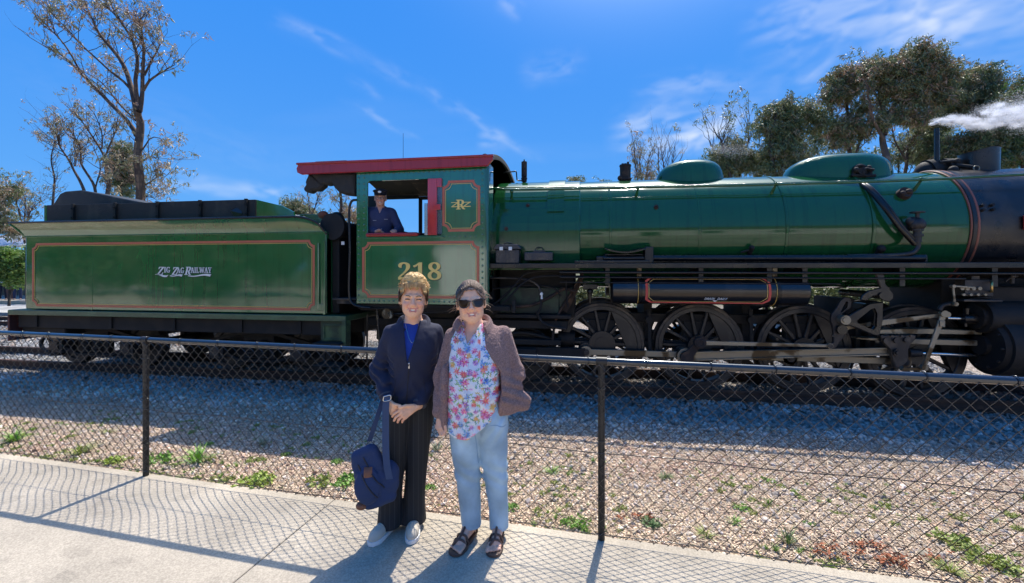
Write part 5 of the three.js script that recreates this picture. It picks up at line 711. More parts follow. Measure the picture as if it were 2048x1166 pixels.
  // clothes
  const blue = cloth(0.012, 0.045, 0.28);
  sdf('shirt', inter(folds(stack(shirtRows), 0.008, 16, 2), (x, y) => Math.max(0.85 - y, y - 1.372 + 0.03 * sstep(0.0, 0.08, 0.05))), [-0.12, 0.85, -0.14], [0.28, 1.4, 0.16], 0.007, blue, t);
  const jk = cloth(0.014, 0.017, 0.042, { roughness: 0.85 });
  const jt = stack([[0.845, 0.055, 0, 0.152, 0.122], [0.95, 0.06, 0.004, 0.15, 0.122], [1.05, 0.07, 0.01, 0.152, 0.121], [1.16, 0.076, 0.016, 0.166, 0.128], [1.25, 0.078, 0.002, 0.176, 0.115], [1.315, 0.078, -0.014, 0.17, 0.094], [1.345, 0.078, -0.018, 0.12, 0.078], [1.365, 0.077, -0.018, 0.085, 0.07]]);
  const sleeve = (a, k) => U(0.03, cap(a[0], a[1], 0.053, 0.055), cap(a[1], [lerp(a[1][0], a[2][0], k), lerp(a[1][1], a[2][1], k), lerp(a[1][2], a[2][2], k)], 0.057, 0.043));
  const ripple = (x, y, z) => { const e1 = Math.exp(-((y - 1.04) ** 2) / 0.008) * (Math.abs(x - 0.07) > 0.12 ? 1 : 0); return 0.007 * e1 * Math.sin(y * 130 + x * 40 + z * 60) + 0.004 * Math.sin((y * 1.2 + Math.abs(x - 0.06) * 1.6) * 42) * sstep(1.2, 0.9, y); };
  const open = (x, y, z) => { const k = clamp((y - 1.112) / 0.25, 0, 1.2), c = lerp(0.034, 0.062, k), w = 0.052 * k; return Math.max(Math.abs(x - c) - w, -z + 0.0, 1.112 - y); };
  const jbody = folds((x, y, z) => U(0.02, jt, sleeve(aL, 0.94), sleeve(aR, 0.95))(x, y, z) + ripple(x, y, z), 0.016, 13, 7);
  const jU = U(0.022, jt, sleeve(aL, 0.94), sleeve(aR, 0.95)), jF = (x, y, z) => jU(x, y, z) + ripple(x, y, z) + 0.016 * (fbm(x * 13 + 7, y * 10 + 5, z * 13 + 3, 3) - 0.5);
  const jacket = sdf('jacket', sub(inter(jF, (x, y, z) => Math.max(0.852 - y + (Math.abs(x - 0.055) > 0.1 ? -0.3 * clamp(Math.abs(x - 0.055) - 0.1, 0, 0.1) * 0 : 0), -1)), open, 0.006), [-0.26, 0.78, -0.2], [0.35, 1.42, 0.22], 0.0058, jk, t);
  mesh('collar', thick(40, 8, (u, v) => { const th = lerp(-2.62, 2.62, u), back = Math.cos(th), f = clamp((1 - back) / 2, 0, 1), s = Math.sin(th), c = Math.cos(th), side = s > 0 ? 1 : -1; const r0x = 0.074, r0z = 0.064, out = lerp(0.022, 0.07, f * f), y0 = 1.372 - 0.075 * f * f * f, x = 0.077 + s * (r0x + out * v), z = -0.02 - c * (r0z + out * v * 0.85), y = y0 + 0.035 * Math.sin(v * 2.2) * lerp(1, 0.45, f) - 0.032 * v * v * lerp(0.3, 1.05, f) + 0.012 * f * (side > 0 ? 1 : -0.4) * v; return [x, y, z]; }, 0.006), jk, jacket);
  const zipX = (y) => lerp(0.034, 0.05, clamp((y - 0.86) / 0.25, 0, 1)) - 0.004;
  const front = (x, y) => { let z = 0.2; for (let i = 0; i < 60; i++) { const d = jF(x, y, z); if (d < 0.0005) break; z -= Math.max(d * 0.7, 0.0008); } return z; };
  mesh('zip', [tube(Array.from({ length: 14 }, (_, i) => { const y = lerp(0.858, 1.11, i / 13), x = zipX(y); return [x, y, front(x, y) + 0.001]; }), 0.003, 5, 40)], mat(0.01, 0.01, 0.016, 0.6), jacket);
  mesh('zip_puller', [box(zipX(1.11) - 0.004, zipX(1.11) + 0.004, 1.078, 1.112, front(0.034, 1.1) + 0.002, front(0.034, 1.1) + 0.007, 0.002), ball(zipX(1.11), 1.112, front(0.034, 1.11) + 0.004, 0.006)], mBright, jacket);
  for (const s of [-1, 1]) mesh('pocket_seam', tube([0, 1, 2, 3, 4].map((i) => { const y = lerp(0.9, 1.01, i / 4), x = 0.05 + s * lerp(0.1, 0.085, i / 4); return [x, y, front(x, y) + 0.0005]; }), 0.0022, 5, 16), mat(0.008, 0.009, 0.02, 0.8), jacket);
  mesh('cuff', [cap3(aR, 0.9, 0.985, 0.046), cap3(aL, 0.9, 0.97, 0.045)].flat(), mat(0.05, 0.055, 0.075, 0.8), jacket);
  const tm = tex(512, 64, (u) => { const k = (u * 16) % 1, l = Math.abs(k - 0.5) < 0.045 ? 1 : 0; return [0.135 + 0.1 * l, 0.135 + 0.1 * l, 0.14 + 0.1 * l]; }, true);
  const pants = mat(1, 1, 1, 0.85, { map: rep(tm, 2.1, 1), bumpMap: rep(clothBump, 8), bumpScale: 0.0006 });
  const legR = stack([[0.04, 0.076, -0.002, 0.08, 0.092], [0.15, 0.08, -0.008, 0.073, 0.078], [0.3, 0.09, -0.004, 0.07, 0.073], [0.45, 0.1, 0.002, 0.074, 0.079], [0.6, 0.112, 0.003, 0.082, 0.092], [0.75, 0.122, 0.002, 0.09, 0.108], [0.9, 0.118, -0.002, 0.092, 0.112]]);
  const legL = stack([[0.04, -0.077, -0.002, 0.08, 0.092], [0.15, -0.072, -0.008, 0.073, 0.078], [0.3, -0.063, -0.004, 0.07, 0.073], [0.45, -0.05, 0.002, 0.074, 0.079], [0.6, -0.036, 0.003, 0.082, 0.092], [0.75, -0.02, 0.002, 0.09, 0.108], [0.9, -0.008, -0.002, 0.092, 0.112]]);
  sdf('trousers', (x, y, z) => Math.max(folds(U(0.02, legR, legL, ell([0.055, 0.86, 0], [0.145, 0.1, 0.115])), 0.014, 9, 3)(x, y * 0.6, z) * 0 + U(0.02, legR, legL, ell([0.055, 0.86, 0], [0.145, 0.1, 0.115]))(x, y, z) + 0.016 * (fbm(x * 11, y * 4.5, z * 11, 3) - 0.5), 0.04 - y, y - 0.95), [-0.22, 0.02, -0.16], [0.27, 0.98, 0.16], 0.0062, pants, t);
  // shoes
  const shoe = (heel, toe, name) => { const d = V(toe[0] - heel[0], 0, toe[2] - heel[2]), L = d.length(); d.normalize(); const n = V(-d.z, 0, d.x), at = (a, y, b = 0) => [heel[0] + d.x * a * L + n.x * b, y, heel[2] + d.z * a * L + n.z * b];
    const F = U(0.025, cap(at(0.14, 0.05), at(0.75, 0.042), 0.034, 0.037), cap(at(0.13, 0.075), at(0.35, 0.07), 0.033, 0.034), cap(at(0.62, 0.036, 0.008), at(0.86, 0.034, 0.006), 0.036, 0.028)), lo = [Math.min(heel[0], toe[0]) - 0.08, -0.01, Math.min(heel[2], toe[2]) - 0.08], hi = [Math.max(heel[0], toe[0]) + 0.08, 0.14, Math.max(heel[2], toe[2]) + 0.08];
    const s = sdf(name, (x, y, z) => Math.max(F(x, y, z), 0.016 - y), lo, hi, 0.004, cloth(0.55, 0.48, 0.38), t);
    mesh('sole', meshSDF((x, y, z) => Math.max(F(x, Math.max(y, 0.042), z) - 0.005, 0.0005 - y, y - 0.027), lo, hi, 0.0035), mat(0.72, 0.71, 0.69, 0.6), s, true);
    mesh('laces', [0.5, 0.56, 0.62].map((a) => tube([at(a, 0.078, -0.02), at(a + 0.01, 0.0845, 0), at(a, 0.078, 0.02)], 0.003, 5, 12)), mat(0.5, 0.47, 0.42, 0.8), s); };
  shoe([-0.058, 0, -0.05], [-0.185, 0, 0.16], 'shoe'); shoe([0.088, 0, -0.06], [0.062, 0, 0.2], 'shoe');
  { const pts = []; for (let i = 0; i <= 16; i++) { const q = i / 16 * 2 - 1, x = 0.074 + 0.043 * q, y = 1.235 + 0.115 * Math.abs(q) ** 1.7; let z = 0.2; const st = stack(shirtRows); for (let k = 0; k < 60; k++) { const d = Math.min(st(x, y, z), bodyF(x, y, z)); if (d < 0.002) break; z -= Math.max(d * 0.7, 0.001); } pts.push([x - 0.008, y, z + 0.002]); } mesh('necklace', tube(pts, 0.0016, 5, 60), mBright, t); }
  // the bag hanging from her forearm
  const bag = thing('shoulder_bag', 'navy blue canvas shoulder bag with tan leather patches hanging by its strap', 'bag', [-1.17, 0, -2.68], 0.4);
  const bc = cloth(0.022, 0.04, 0.105), q = (x, y, z) => [x, y, z];
  const bagF = (x, y, z) => { const X = x + 0.165, Y2 = y - 0.43, c = Math.cos(0.3), s = Math.sin(0.3), a = X * c + Y2 * s, b = -X * s + Y2 * c, w = 0.098 - 0.03 * clamp((b - 0.08) / 0.12, 0, 1) ** 1.2, zc = z - 0.13, dx = Math.abs(a + 0.012) - w, dy = Math.abs(b) - 0.19, dz = Math.abs(zc) - (0.05 - 0.015 * clamp((b + 0.02) / 0.2, 0, 1)), e = 0.035, o = Math.hypot(Math.max(dx + e, 0), Math.max(dy + e, 0), Math.max(dz + e, 0)) + Math.min(Math.max(dx, dy, dz) + e, 0) - e; return o; };
  const bagF2 = (x, y, z) => smin(smin(bagF(x, y, z), ell([-0.2, 0.39, 0.185], [0.075, 0.11, 0.03])(x, y, z), 0.02), ell([-0.07, 0.41, 0.14], [0.06, 0.11, 0.05])(x, y, z), 0.015) + 0.02 * (fbm(x * 15, y * 15, z * 15, 3) - 0.5);
  const bb = sdf('bag_body', bagF2, [-0.34, 0.18, 0.02], [0.03, 0.72, 0.26], 0.0065, bc, bag);
  const bz = (x, y) => { let z = 0.3; for (let i = 0; i < 80; i++) { const d = bagF2(x, y, z); if (d < 0.001) break; z -= Math.max(d * 0.6, 0.001); } return z; };
  const leather = mat(0.2, 0.075, 0.035, 0.6);
  mesh('leather_patch', thick(6, 6, (u, v) => { const x = -0.195 + 0.03 * (u - 0.5) * 1.6, y = 0.48 + 0.05 * (v - 0.5); return [x, y, bz(x, y) + 0.005]; }, 0.004), leather, bb);
  mesh('leather_corner', ell2([-0.235, 0.262, 0.155], [0.035, 0.024, 0.035]), leather, bb);
  for (const [a, b, c, d] of [[-0.255, 0.52, -0.14, 0.32], [-0.225, 0.56, -0.1, 0.37]]) mesh('bag_zip', tube(Array.from({ length: 9 }, (_, i) => { const x = lerp(a, c, i / 8), y = lerp(b, d, i / 8) - 0.015 * Math.sin(i / 8 * 3.14); return [x, y, bz(x, y) + 0.001]; }), 0.004, 6, 30), mat(0.01, 0.012, 0.02, 0.5), bb);
  const sw = 0.02, path = [[-0.085, 0.93, 0.175], [-0.092, 0.87, 0.178], [-0.094, 0.72, 0.178], [-0.092, 0.58, 0.185], [-0.085, 0.5, 0.185], [-0.07, 0.42, 0.185]];
  mesh('strap', thick(1, 30, (u, v) => { const p = new THREE.CatmullRomCurve3(path.map((z) => V(...z))).getPoint(v); return [p.x + (u - 0.5) * 2 * sw, p.y, p.z + 0.004 * Math.sin(v * 9)]; }, 0.003), cloth(0.045, 0.07, 0.14), bag);
  mesh('strap', thick(1, 16, (u, v) => [lerp(-0.105, -0.195, v) + (u - 0.5) * 0.03, lerp(0.91, 0.63, v), 0.1 + 0.02 * Math.sin(v * 3)], 0.003), cloth(0.03, 0.05, 0.11), bag);
  mesh('buckle', [tube([[-0.105, 0.925, 0.182], [-0.065, 0.93, 0.182], [-0.066, 0.905, 0.183], [-0.106, 0.9, 0.183], [-0.105, 0.925, 0.182]], 0.0035, 6, 40)], mBright, bag);
}
function cap3(a, k0, k1, r) { const p = (k) => [0, 1, 2].map((i) => lerp(a[1][i], a[2][i], k)); return [cyl(p(k0 + 0.03), p(k1), r, r * 0.97, 24)]; }
function ell2(c, r) { return new THREE.SphereGeometry(1, 16, 12).scale(...r).translate(...c); }

// ------------------------------------------------------------------ second woman: brown fleece over a floral shirt
{
  const t = thing('person', 'person in sunglasses, open brown fleece, floral shirt and light blue jeans, hand in pocket', 'person', [-0.63, 0, -2.66], 0.21);
  const h = headField([-0.062, 1.5, 0.03], { yaw: 0.05, roll: 0.07, pitch: 0.02, s: 1.1, old: 1.3, full: 1 });
  const rows = [[0.6, -0.03, 0.01, 0.17, 0.13], [0.68, -0.045, 0.022, 0.172, 0.145], [0.8, -0.048, 0.028, 0.172, 0.15], [0.9, -0.048, 0.036, 0.17, 0.155], [1.0, -0.045, 0.036, 0.166, 0.154], [1.1, -0.042, 0.032, 0.163, 0.146], [1.2, -0.038, 0.016, 0.166, 0.128], [1.29, -0.036, -0.008, 0.16, 0.1], [1.335, -0.038, -0.018, 0.12, 0.078], [1.365, -0.045, -0.018, 0.07, 0.06]];
  const aR = [[0.135, 1.285, -0.02], [0.215, 1.03, -0.05], [0.165, 0.845, 0.05]], aL = [[-0.178, 1.28, -0.02], [-0.238, 1.03, -0.03], [-0.247, 0.8, 0.07]];
  const arms = [aL, aR].flatMap((a) => [cap(a[0], a[1], 0.048, 0.04), cap(a[1], a[2], 0.04, 0.028)]);
  const legs = [cap([0.06, 0.8, 0], [0.09, 0.45, 0.01], 0.085, 0.055), cap([0.09, 0.45, 0.01], [0.113, 0.09, -0.02], 0.05, 0.037), cap([-0.1, 0.8, 0], [-0.09, 0.45, 0.01], 0.085, 0.055), cap([-0.09, 0.45, 0.01], [-0.058, 0.09, -0.02], 0.05, 0.037)];
  const neck = U(0.02, cap([-0.058, 1.44, -0.01], [-0.05, 1.33, -0.025], 0.053, 0.062), cap([-0.085, 1.41, 0.02], [-0.06, 1.335, 0.035], 0.013, 0.013), cap([-0.03, 1.41, 0.02], [-0.05, 1.335, 0.035], 0.013, 0.013));
  const torso = stack(rows.filter((q) => q[0] > 0.75).map((q) => [q[0], q[1], q[2] - (q[0] < 0.95 ? 0.01 : 0), q[3] - (q[0] < 0.95 ? 0.04 : 0.014), q[4] - (q[0] < 0.95 ? 0.05 : 0.014)]));
  const bodyF = U(0.03, torso, neck, ...arms, ...legs);
  // bare feet in sandals
  const foot = (heel, toe) => { const d = V(toe[0] - heel[0], 0, toe[2] - heel[2]), L = d.length(); d.normalize(); const n = V(d.z, 0, -d.x), at = (a, y, b = 0) => [heel[0] + d.x * a * L + n.x * b, y, heel[2] + d.z * a * L + n.z * b]; return { at, d, n, L, sole: U(0.02, cap(at(0.06, 0.045), at(0.5, 0.045), 0.027, 0.028), cap(at(0.1, 0.08), at(0.3, 0.075), 0.034, 0.034), cap(at(0.3, 0.068), at(0.74, 0.04), 0.03, 0.02), cap(at(0.72, 0.034, -0.026), at(0.72, 0.034, 0.026), 0.017)), toes: [-0.032, -0.014, 0.002, 0.017, 0.031] }; };
  const fL = foot([-0.052, 0, -0.055], [-0.155, 0, 0.155]), fR = foot([0.12, 0, -0.06], [0.075, 0, 0.175]);
  const feet = (F, big) => U(0.006, F.sole, ...F.toes.map((b, i) => { const k = big > 0 ? 4 - i : i, L = [1.0, 0.985, 0.965, 0.94, 0.905][k]; return cap(F.at(0.76, 0.03, b), F.at(L - 0.02, 0.026, b * 1.12), [0.0135, 0.0105, 0.0102, 0.0098, 0.0098][k], [0.0125, 0.0095, 0.009, 0.0086, 0.0085][k]); }));
  const ff = U(0.004, feet(fL, 1), feet(fR, -1), cap([-0.058, 0.2, -0.025], [-0.058, 0.09, -0.025], 0.036, 0.033), cap([0.113, 0.2, -0.025], [0.116, 0.09, -0.025], 0.036, 0.033));
  const hand = handField([-0.249, 0.8, 0.07], [[-0.238, 0.742, 0.098], [-0.25, 0.735, 0.092], [-0.26, 0.733, 0.082], [-0.267, 0.737, 0.07]], [[-0.22, 0.712, 0.108], [-0.232, 0.7, 0.105], [-0.244, 0.7, 0.094], [-0.254, 0.708, 0.08]], [[-0.206, 0.72, 0.094], [-0.215, 0.7, 0.09], [-0.226, 0.695, 0.08], [-0.238, 0.7, 0.068]], [[-0.238, 0.782, 0.088], [-0.216, 0.755, 0.11], [-0.208, 0.73, 0.112]]);
  const hp = h.paint([0.82, 0.46, 0.29], [0.64, 0.27, 0.22], [0.78, 0.33, 0.24]), sk = (x, y, z) => [0.7, 0.4, 0.28].map((q) => q * (0.9 + 0.2 * vnoise(x * 70, y * 70, z * 70)));
  mesh('body', [meshSDF(inter(bodyF, (x, y) => y - 1.43), [-0.35, 0.1, -0.25], [0.35, 1.45, 0.25], 0.011, sk), meshSDF(U(0.012, h.f, neck), [-0.2, 1.34, -0.14], [0.08, 1.66, 0.19], 0.0032, hp), meshSDF(hand, [-0.31, 0.66, 0.02], [-0.16, 0.86, 0.16], 0.0028, sk), meshSDF((x, y, z) => Math.max(ff(x, y, z), 0.014 - y), [-0.24, 0, -0.13], [0.2, 0.22, 0.23], 0.0035, sk)], skinMat, t, true);
  faceParts(h, t, { open: 0.3, brow: [0.12, 0.09, 0.07] });
  { const r = rng(18), hair = (x, y, z) => { const [a, b, e] = h.to(x, y, z), line = e > -0.02 ? 0.07 - 1.3 * clamp(Math.abs(a) - 0.03, 0, 0.06) - clamp((0.055 - e) / 0.06, 0, 1) * 0.05 : -0.09; return Math.max(h.skull(a, b, e) - 0.005 - 0.005 * fbm(a * 90, b * 40, e * 30, 2), line + 0.012 * (vnoise(a * 150, 1, e * 60) - 0.5) - b); };
    const base = meshSDF(hair, [-0.2, 1.36, -0.15], [0.08, 1.66, 0.16], 0.004, (x, y, z) => { const k = 0.55 + 0.9 * vnoise(x * 260, y * 50, z * 260), gry = vnoise(x * 120, y * 20, z * 120) > 0.62 ? 1.7 : 1; return [0.15 * k * gry, 0.098 * k * gry, 0.07 * k * gry]; });
    const list = []; for (let i = 0; i < 1300; i++) { const a = (r() - 0.5) * 2.9, y0 = 0.1 - 0.05 * Math.abs(a), o = V(Math.sin(a) * 0.07, y0 - 0.01 + 0.02 * r(), 0.055 * Math.cos(a) + 0.005); const pts = [0, 1, 2, 3].map((k) => { const q = k / 3, z = lerp(o.z, -0.09, q), yy = lerp(o.y, 0.105 - 0.04 * Math.abs(a), Math.sin(q * 2.2)), s = 1.045; const n = V(lerp(o.x, o.x * 1.05, q), yy, z); const c = V(0, 0.03, -0.018), d = n.clone().sub(c); d.normalize(); const R = (0.95 + 0.03 * hash(i, 5)) / Math.sqrt((d.x / 0.087) ** 2 + (d.y / 0.102) ** 2 + (d.z / 0.106) ** 2); return h.H(c.x + d.x * R, c.y + d.y * R, c.z + d.z * R); }); list.push(pts); }
    for (let i = 0; i < 46; i++) { const s = i % 2 ? 1 : -1, o = [s * (0.078 + 0.006 * r()), lerp(-0.05, 0.06, r()), lerp(-0.04, 0.03, r())], L = 0.015 + 0.03 * r(), d = [s * (0.5 + r()), -0.4 + 0.8 * r(), (r() - 0.5)]; list.push([0, 1, 2, 3].map((k) => h.H(o[0] + d[0] * L * k / 3, o[1] + d[1] * L * k / 3 - 0.02 * (k / 3) ** 2, o[2] + d[2] * L * k / 3))); }
    mesh('hair', [base, strands(list, 0.0016, 4, (i) => { const k = 0.6 + 0.8 * r(), g = r() > 0.75 ? 2.6 : 1; return [0.17 * k * g, 0.115 * k * g, 0.082 * k * g]; })], hairMat(), t, true); }
  // sunglasses
  { const s = 1.03, lens = (sg) => { const q = new THREE.Shape(); q.moveTo(sg * 0.007, 0.015); q.quadraticCurveTo(sg * 0.038, 0.024, sg * 0.071, 0.021); q.quadraticCurveTo(sg * 0.075, -0.016, sg * 0.055, -0.025); q.quadraticCurveTo(sg * 0.02, -0.032, sg * 0.01, -0.008); q.lineTo(sg * 0.007, 0.015); return q; };
    const curve = (g) => { const p = g.attributes.position; for (let i = 0; i < p.count; i++) p.setZ(i, p.getZ(i) - 7 * p.getX(i) ** 2); g.computeVertexNormals(); return g; };
    const fr = mat(0.028, 0.012, 0.009, 0.12, { clearcoat: 1 }), g = new THREE.Group(); g.name = 'sunglasses'; g.applyMatrix4(h.m.clone().multiply(M4.makeTranslation(0, 0.002, 0.1))); t.add(g);
    for (const sg of [-1, 1]) { const hole = new THREE.Path(lens(sg).getPoints(8).map((p) => new THREE.Vector2(sg * 0.036 + (p.x - sg * 0.036) * 0.86, -0.002 + (p.y + 0.002) * 0.84))); mesh('frame', curve(ext(lens(sg), -0.003, 0.003, [hole], 0.001, 8)), fr, g); mesh('lens', curve(ext(new THREE.Shape(hole.getPoints(8)), -0.001, 0.001, [], 0, 8)), mat(0.03, 0.014, 0.008, 0.05), g); mesh('temple', [tube([[sg * 0.064, 0.012, -0.03], [sg * 0.077, 0.011, -0.06], [sg * 0.08, 0.006, -0.115]], 0.0042, 6, 16)], fr, g); }
    mesh('bridge', tube([[-0.011, 0.009, 0.001], [0, 0.011, 0.003], [0.011, 0.009, 0.001]], 0.003, 6, 10), fr, g); }
  // floral shirt
  const print = document.createElement('canvas'); print.width = print.height = 1024;
  { const c = print.getContext('2d'), r = rng(31), S2 = 1024 / 0.62; c.fillStyle = '#dfe3ec'; c.fillRect(0, 0, 1024, 1024);
    for (let i = 0; i < 260; i++) { c.fillStyle = ['#c3cfe6', '#e9e6ea', '#b9c9e2', '#d2d9ea', '#efe9e4'][i % 5]; c.globalAlpha = 0.5; c.beginPath(); c.ellipse(r() * 1024, r() * 1024, 30 + 50 * r(), 10 + 22 * r(), r() * 3, 0, 7); c.fill(); }
    const flower = (x, y, R, cs) => { const n = 7 + Math.floor(r() * 4); for (let ring2 = 0; ring2 < 2; ring2++) for (let k = 0; k < n; k++) { const a = k / n * 6.283 + r() * 0.3, q = R * (ring2 ? 0.62 : 1); c.globalAlpha = 0.68; c.fillStyle = cs[Math.floor(r() * cs.length)]; c.beginPath(); c.ellipse(x + Math.cos(a) * q * 0.55, y + Math.sin(a) * q * 0.55, q * 0.5, q * 0.2, a, 0, 7); c.fill(); } c.fillStyle = '#f0c84e'; c.beginPath(); c.arc(x, y, R * 0.16, 0, 7); c.fill(); };
    const sets = [['#e0528c', '#f08ab4', '#c93a78', '#f7b6cc'], ['#e8646a', '#f29a8e', '#d84a58'], ['#4a78c8', '#7ea3dc', '#355fae', '#a8c3ea'], ['#b86ab8', '#d39ad2', '#8d4a9c'], ['#f0b05a', '#e68a4a', '#f6cf86'], ['#e76aa0', '#f6a3c4', '#b53a7c']];
    for (let i = 0; i < 330; i++) { const x = r() * 1024, y = r() * 1024, a = r() * 6.28; c.globalAlpha = 0.8; c.fillStyle = ['#6aa56a', '#4f9a86', '#93b95a', '#5f9fc0', '#b7a24a', '#3d8a72'][i % 6]; for (let k = 0; k < 4; k++) { c.beginPath(); c.ellipse(x + k * 12 * Math.cos(a), y + k * 12 * Math.sin(a), 17, 5, a + (k % 2 ? 0.8 : -0.8), 0, 7); c.fill(); } }
    for (let i = 0; i < 120; i++) { const gx = (i % 11) * 94 + 47 * (Math.floor(i / 11) % 2), gy = Math.floor(i / 11) * 94; flower(gx + (r() - 0.5) * 70, gy + (r() - 0.5) * 70, 30 + 28 * r(), sets[Math.floor(r() * 6)]); } }
  const ft = new THREE.CanvasTexture(print); ft.colorSpace = THREE.SRGBColorSpace; ft.wrapS = ft.wrapT = THREE.RepeatWrapping; ft.magFilter = THREE.LinearFilter; ft.repeat.set(1 / 0.5, 1 / 0.5);
  const shirtM = mat(0.95, 0.95, 0.95, 0.8, { map: ft, bumpMap: rep(clothBump, 8), bumpScale: 0.0005 });
  const vneck = (x, y, z) => { const k = clamp((y - 1.245) / 0.11, 0, 1.3), c = lerp(-0.082, -0.06, k); return Math.max(Math.abs(x - c) - 0.05 * k, -z + 0.01, 1.245 - y); };
  const hem = (x) => x < -0.075 ? 0.688 + 0.05 * clamp((-0.15 - x) / 0.1, 0, 1) : x < -0.06 ? 0.69 : 0.7 + 0.72 * clamp(x + 0.06, 0, 0.3) ;
  const wr = (x, y, z) => 0.0045 * Math.sin((y + 0.25 * x) * 88 + 3 * Math.sin(x * 22)) * sstep(1.16, 1.0, y) * sstep(-0.2, 0.08, x) + 0.012 * (fbm(x * 14, y * 9, z * 12, 3) - 0.5);
  const shF0 = stack(rows), shF = (x, y, z) => shF0(x, y, z) + wr(x, y, z) - 0.006 * sstep(0.8, 0.69, y);
  const shirt = sdf('shirt', sub(inter(shF, (x, y, z) => Math.max(hem(x) - y, y - 1.362)), vneck, 0.004), [-0.27, 0.64, -0.18], [0.2, 1.39, 0.24], 0.0062, shirtM, t);
  const shz = (x, y) => { let z = 0.26; for (let i = 0; i < 70; i++) { const d = shF(x, y, z); if (d < 0.0006 || z < 0) break; z -= Math.max(d * 0.7, 0.0008); } return z; };
  mesh('button_placket', thick(2, 30, (u, v) => { const y = lerp(0.695, 1.25, v), x = lerp(-0.098, -0.082, v) + (u - 0.5) * 0.026; return [x, y, shz(x, y) + 0.004]; }, 0.004), shirtM, shirt);
  for (let i = 0; i < 6; i++) { const y = 0.76 + 0.085 * i, x = lerp(-0.097, -0.083, (y - 0.695) / 0.555); mesh('button', disc(x, y, shz(x, y) + 0.003, shz(x, y) + 0.0065, 0.0055, 12), mat(0.8, 0.8, 0.82, 0.3), shirt); }
  for (const s of [-1, 1]) mesh('shirt_collar', thick(6, 6, (u, v) => { const k = u, x = lerp(-0.055 + s * 0.05, -0.075 + s * 0.022, k) + s * 0.016 * v * (1 - 0.4 * k), y = lerp(1.365, 1.275, k) + 0.012 * Math.sin(v * 3) - 0.012 * v; return [x, y, lerp(-0.0, shz(x, y) + 0.012, Math.min(1, 0.35 + k))]; }, 0.003), shirtM, shirt);
  // fleece
  const fle = tex(256, 256, (u, v) => { const n = vnoise(u * 64, v * 64, 3, 64), m = vnoise(u * 128, v * 128, 7, 128); return 0.35 + 0.4 * n + 0.35 * m; });
  const fleC = tex(256, 256, (u, v) => { const n = vnoise(u * 64, v * 64, 3, 64), m = vnoise(u * 128, v * 128, 7, 128), k = 0.62 + 0.45 * (0.5 * n + 0.5 * m); return [k, k * 0.985, k * 0.98]; }, true);
  const fm = mat(0.36, 0.235, 0.215, 1, { map: rep(fleC, 4.5), bumpMap: rep(fle, 4.5), bumpScale: 0.006, sheen: 1, sheenColor: col(0.55, 0.42, 0.42), sheenRoughness: 0.55 });
  const jt = stack([[0.8, -0.0, -0.01, 0.24, 0.14], [0.87, 0.0, 0.0, 0.245, 0.165], [0.95, -0.012, 0.004, 0.23, 0.17], [1.08, -0.02, 0.004, 0.205, 0.162], [1.2, -0.02, -0.005, 0.198, 0.142], [1.29, -0.022, -0.018, 0.178, 0.112], [1.335, -0.028, -0.026, 0.134, 0.088], [1.372, -0.035, -0.03, 0.085, 0.068]]);
  const tab = (rows2) => (y) => { let i = 0; while (i < rows2.length - 2 && y > rows2[i + 1][0]) i++; const t2 = clamp((y - rows2[i][0]) / (rows2[i + 1][0] - rows2[i][0]), 0, 1); return lerp(rows2[i][1], rows2[i + 1][1], t2); };
  const xl = tab([[0.7, -0.215], [0.9, -0.212], [1.02, -0.198], [1.14, -0.2], [1.28, -0.135], [1.37, -0.105]]), xr = tab([[0.7, 0.09], [0.88, 0.11], [0.96, 0.126], [1.08, 0.118], [1.22, 0.03], [1.37, 0.012]]);
  const openF = (x, y, z) => Math.max(xl(y) - x, x - xr(y), -0.03 - z);
  const slv = (a, k, r) => U(0.035, cap(a[0], a[1], r[0], r[1]), cap(a[1], [0, 1, 2].map((i) => lerp(a[1][i], a[2][i], k)), r[1], r[2]));
  const jU = U(0.03, jt, slv(aR, 1, [0.06, 0.066, 0.056])), jU2 = slv(aL, 0.88, [0.056, 0.058, 0.05]), bul = ell([0.245, 0.86, -0.01], [0.072, 0.075, 0.075]), lap = ell([-0.222, 0.9, 0.075], [0.032, 0.22, 0.06]);
  const rip = (x, y, z) => x > 0.13 ? 0.006 * Math.sin(y * 95 + x * 30 - z * 25) * Math.exp(-((y - 0.95) ** 2) / 0.012) : x < -0.19 ? 0.003 * Math.sin(y * 80 + z * 40) * Math.exp(-((y - 0.95) ** 2) / 0.02) : 0;
  const jF = (x, y, z) => { const a = Math.max(smin(jU(x, y, z), bul(x, y, z), 0.04), 0.8 - y), b = Math.max(-smin(-a, openF(x, y, z), 0.012), 0.81 - y); return smin(smin(b, lap(x, y, z), 0.02), jU2(x, y, z), 0.015) + rip(x, y, z) + 0.01 * (fbm(x * 9 + 3, y * 6, z * 9, 3) - 0.5) + 0.005 * (fbm(x * 90, y * 90, z * 90, 2) - 0.5); };
  const jacket = sdf('fleece_jacket', jF, [-0.36, 0.72, -0.24], [0.36, 1.42, 0.24], 0.0058, fm, t);
  mesh('collar', thick(44, 10, (u, v) => { const th = lerp(-2.5, 2.5, u), back = Math.cos(th), f = clamp((1 - back) / 2, 0, 1), s = Math.sin(th), c = Math.cos(th), left = s < 0; const out = lerp(0.03, left ? 0.1 : 0.075, f * f), y0 = 1.385 - (left ? 0.055 : 0.075) * f * f; return [-0.045 + s * (0.08 + out * v), y0 + 0.035 * Math.sin(v * 2.4) - 0.03 * v * v * lerp(0.4, 1.5, f), -0.02 - c * (0.07 + out * v * 0.8)]; }, 0.012), fm, jacket);
  // jeans
  const den = tex(512, 512, (u, v) => { const n = fbm(u * 5, v * 5, 3, 5, 5), w = 0.5 + 0.5 * Math.sin((u + v) * 6.2832 * 128), k = 0.8 + 0.34 * (n - 0.5) + 0.06 * w; return [k * 0.96, k, k]; }, true);
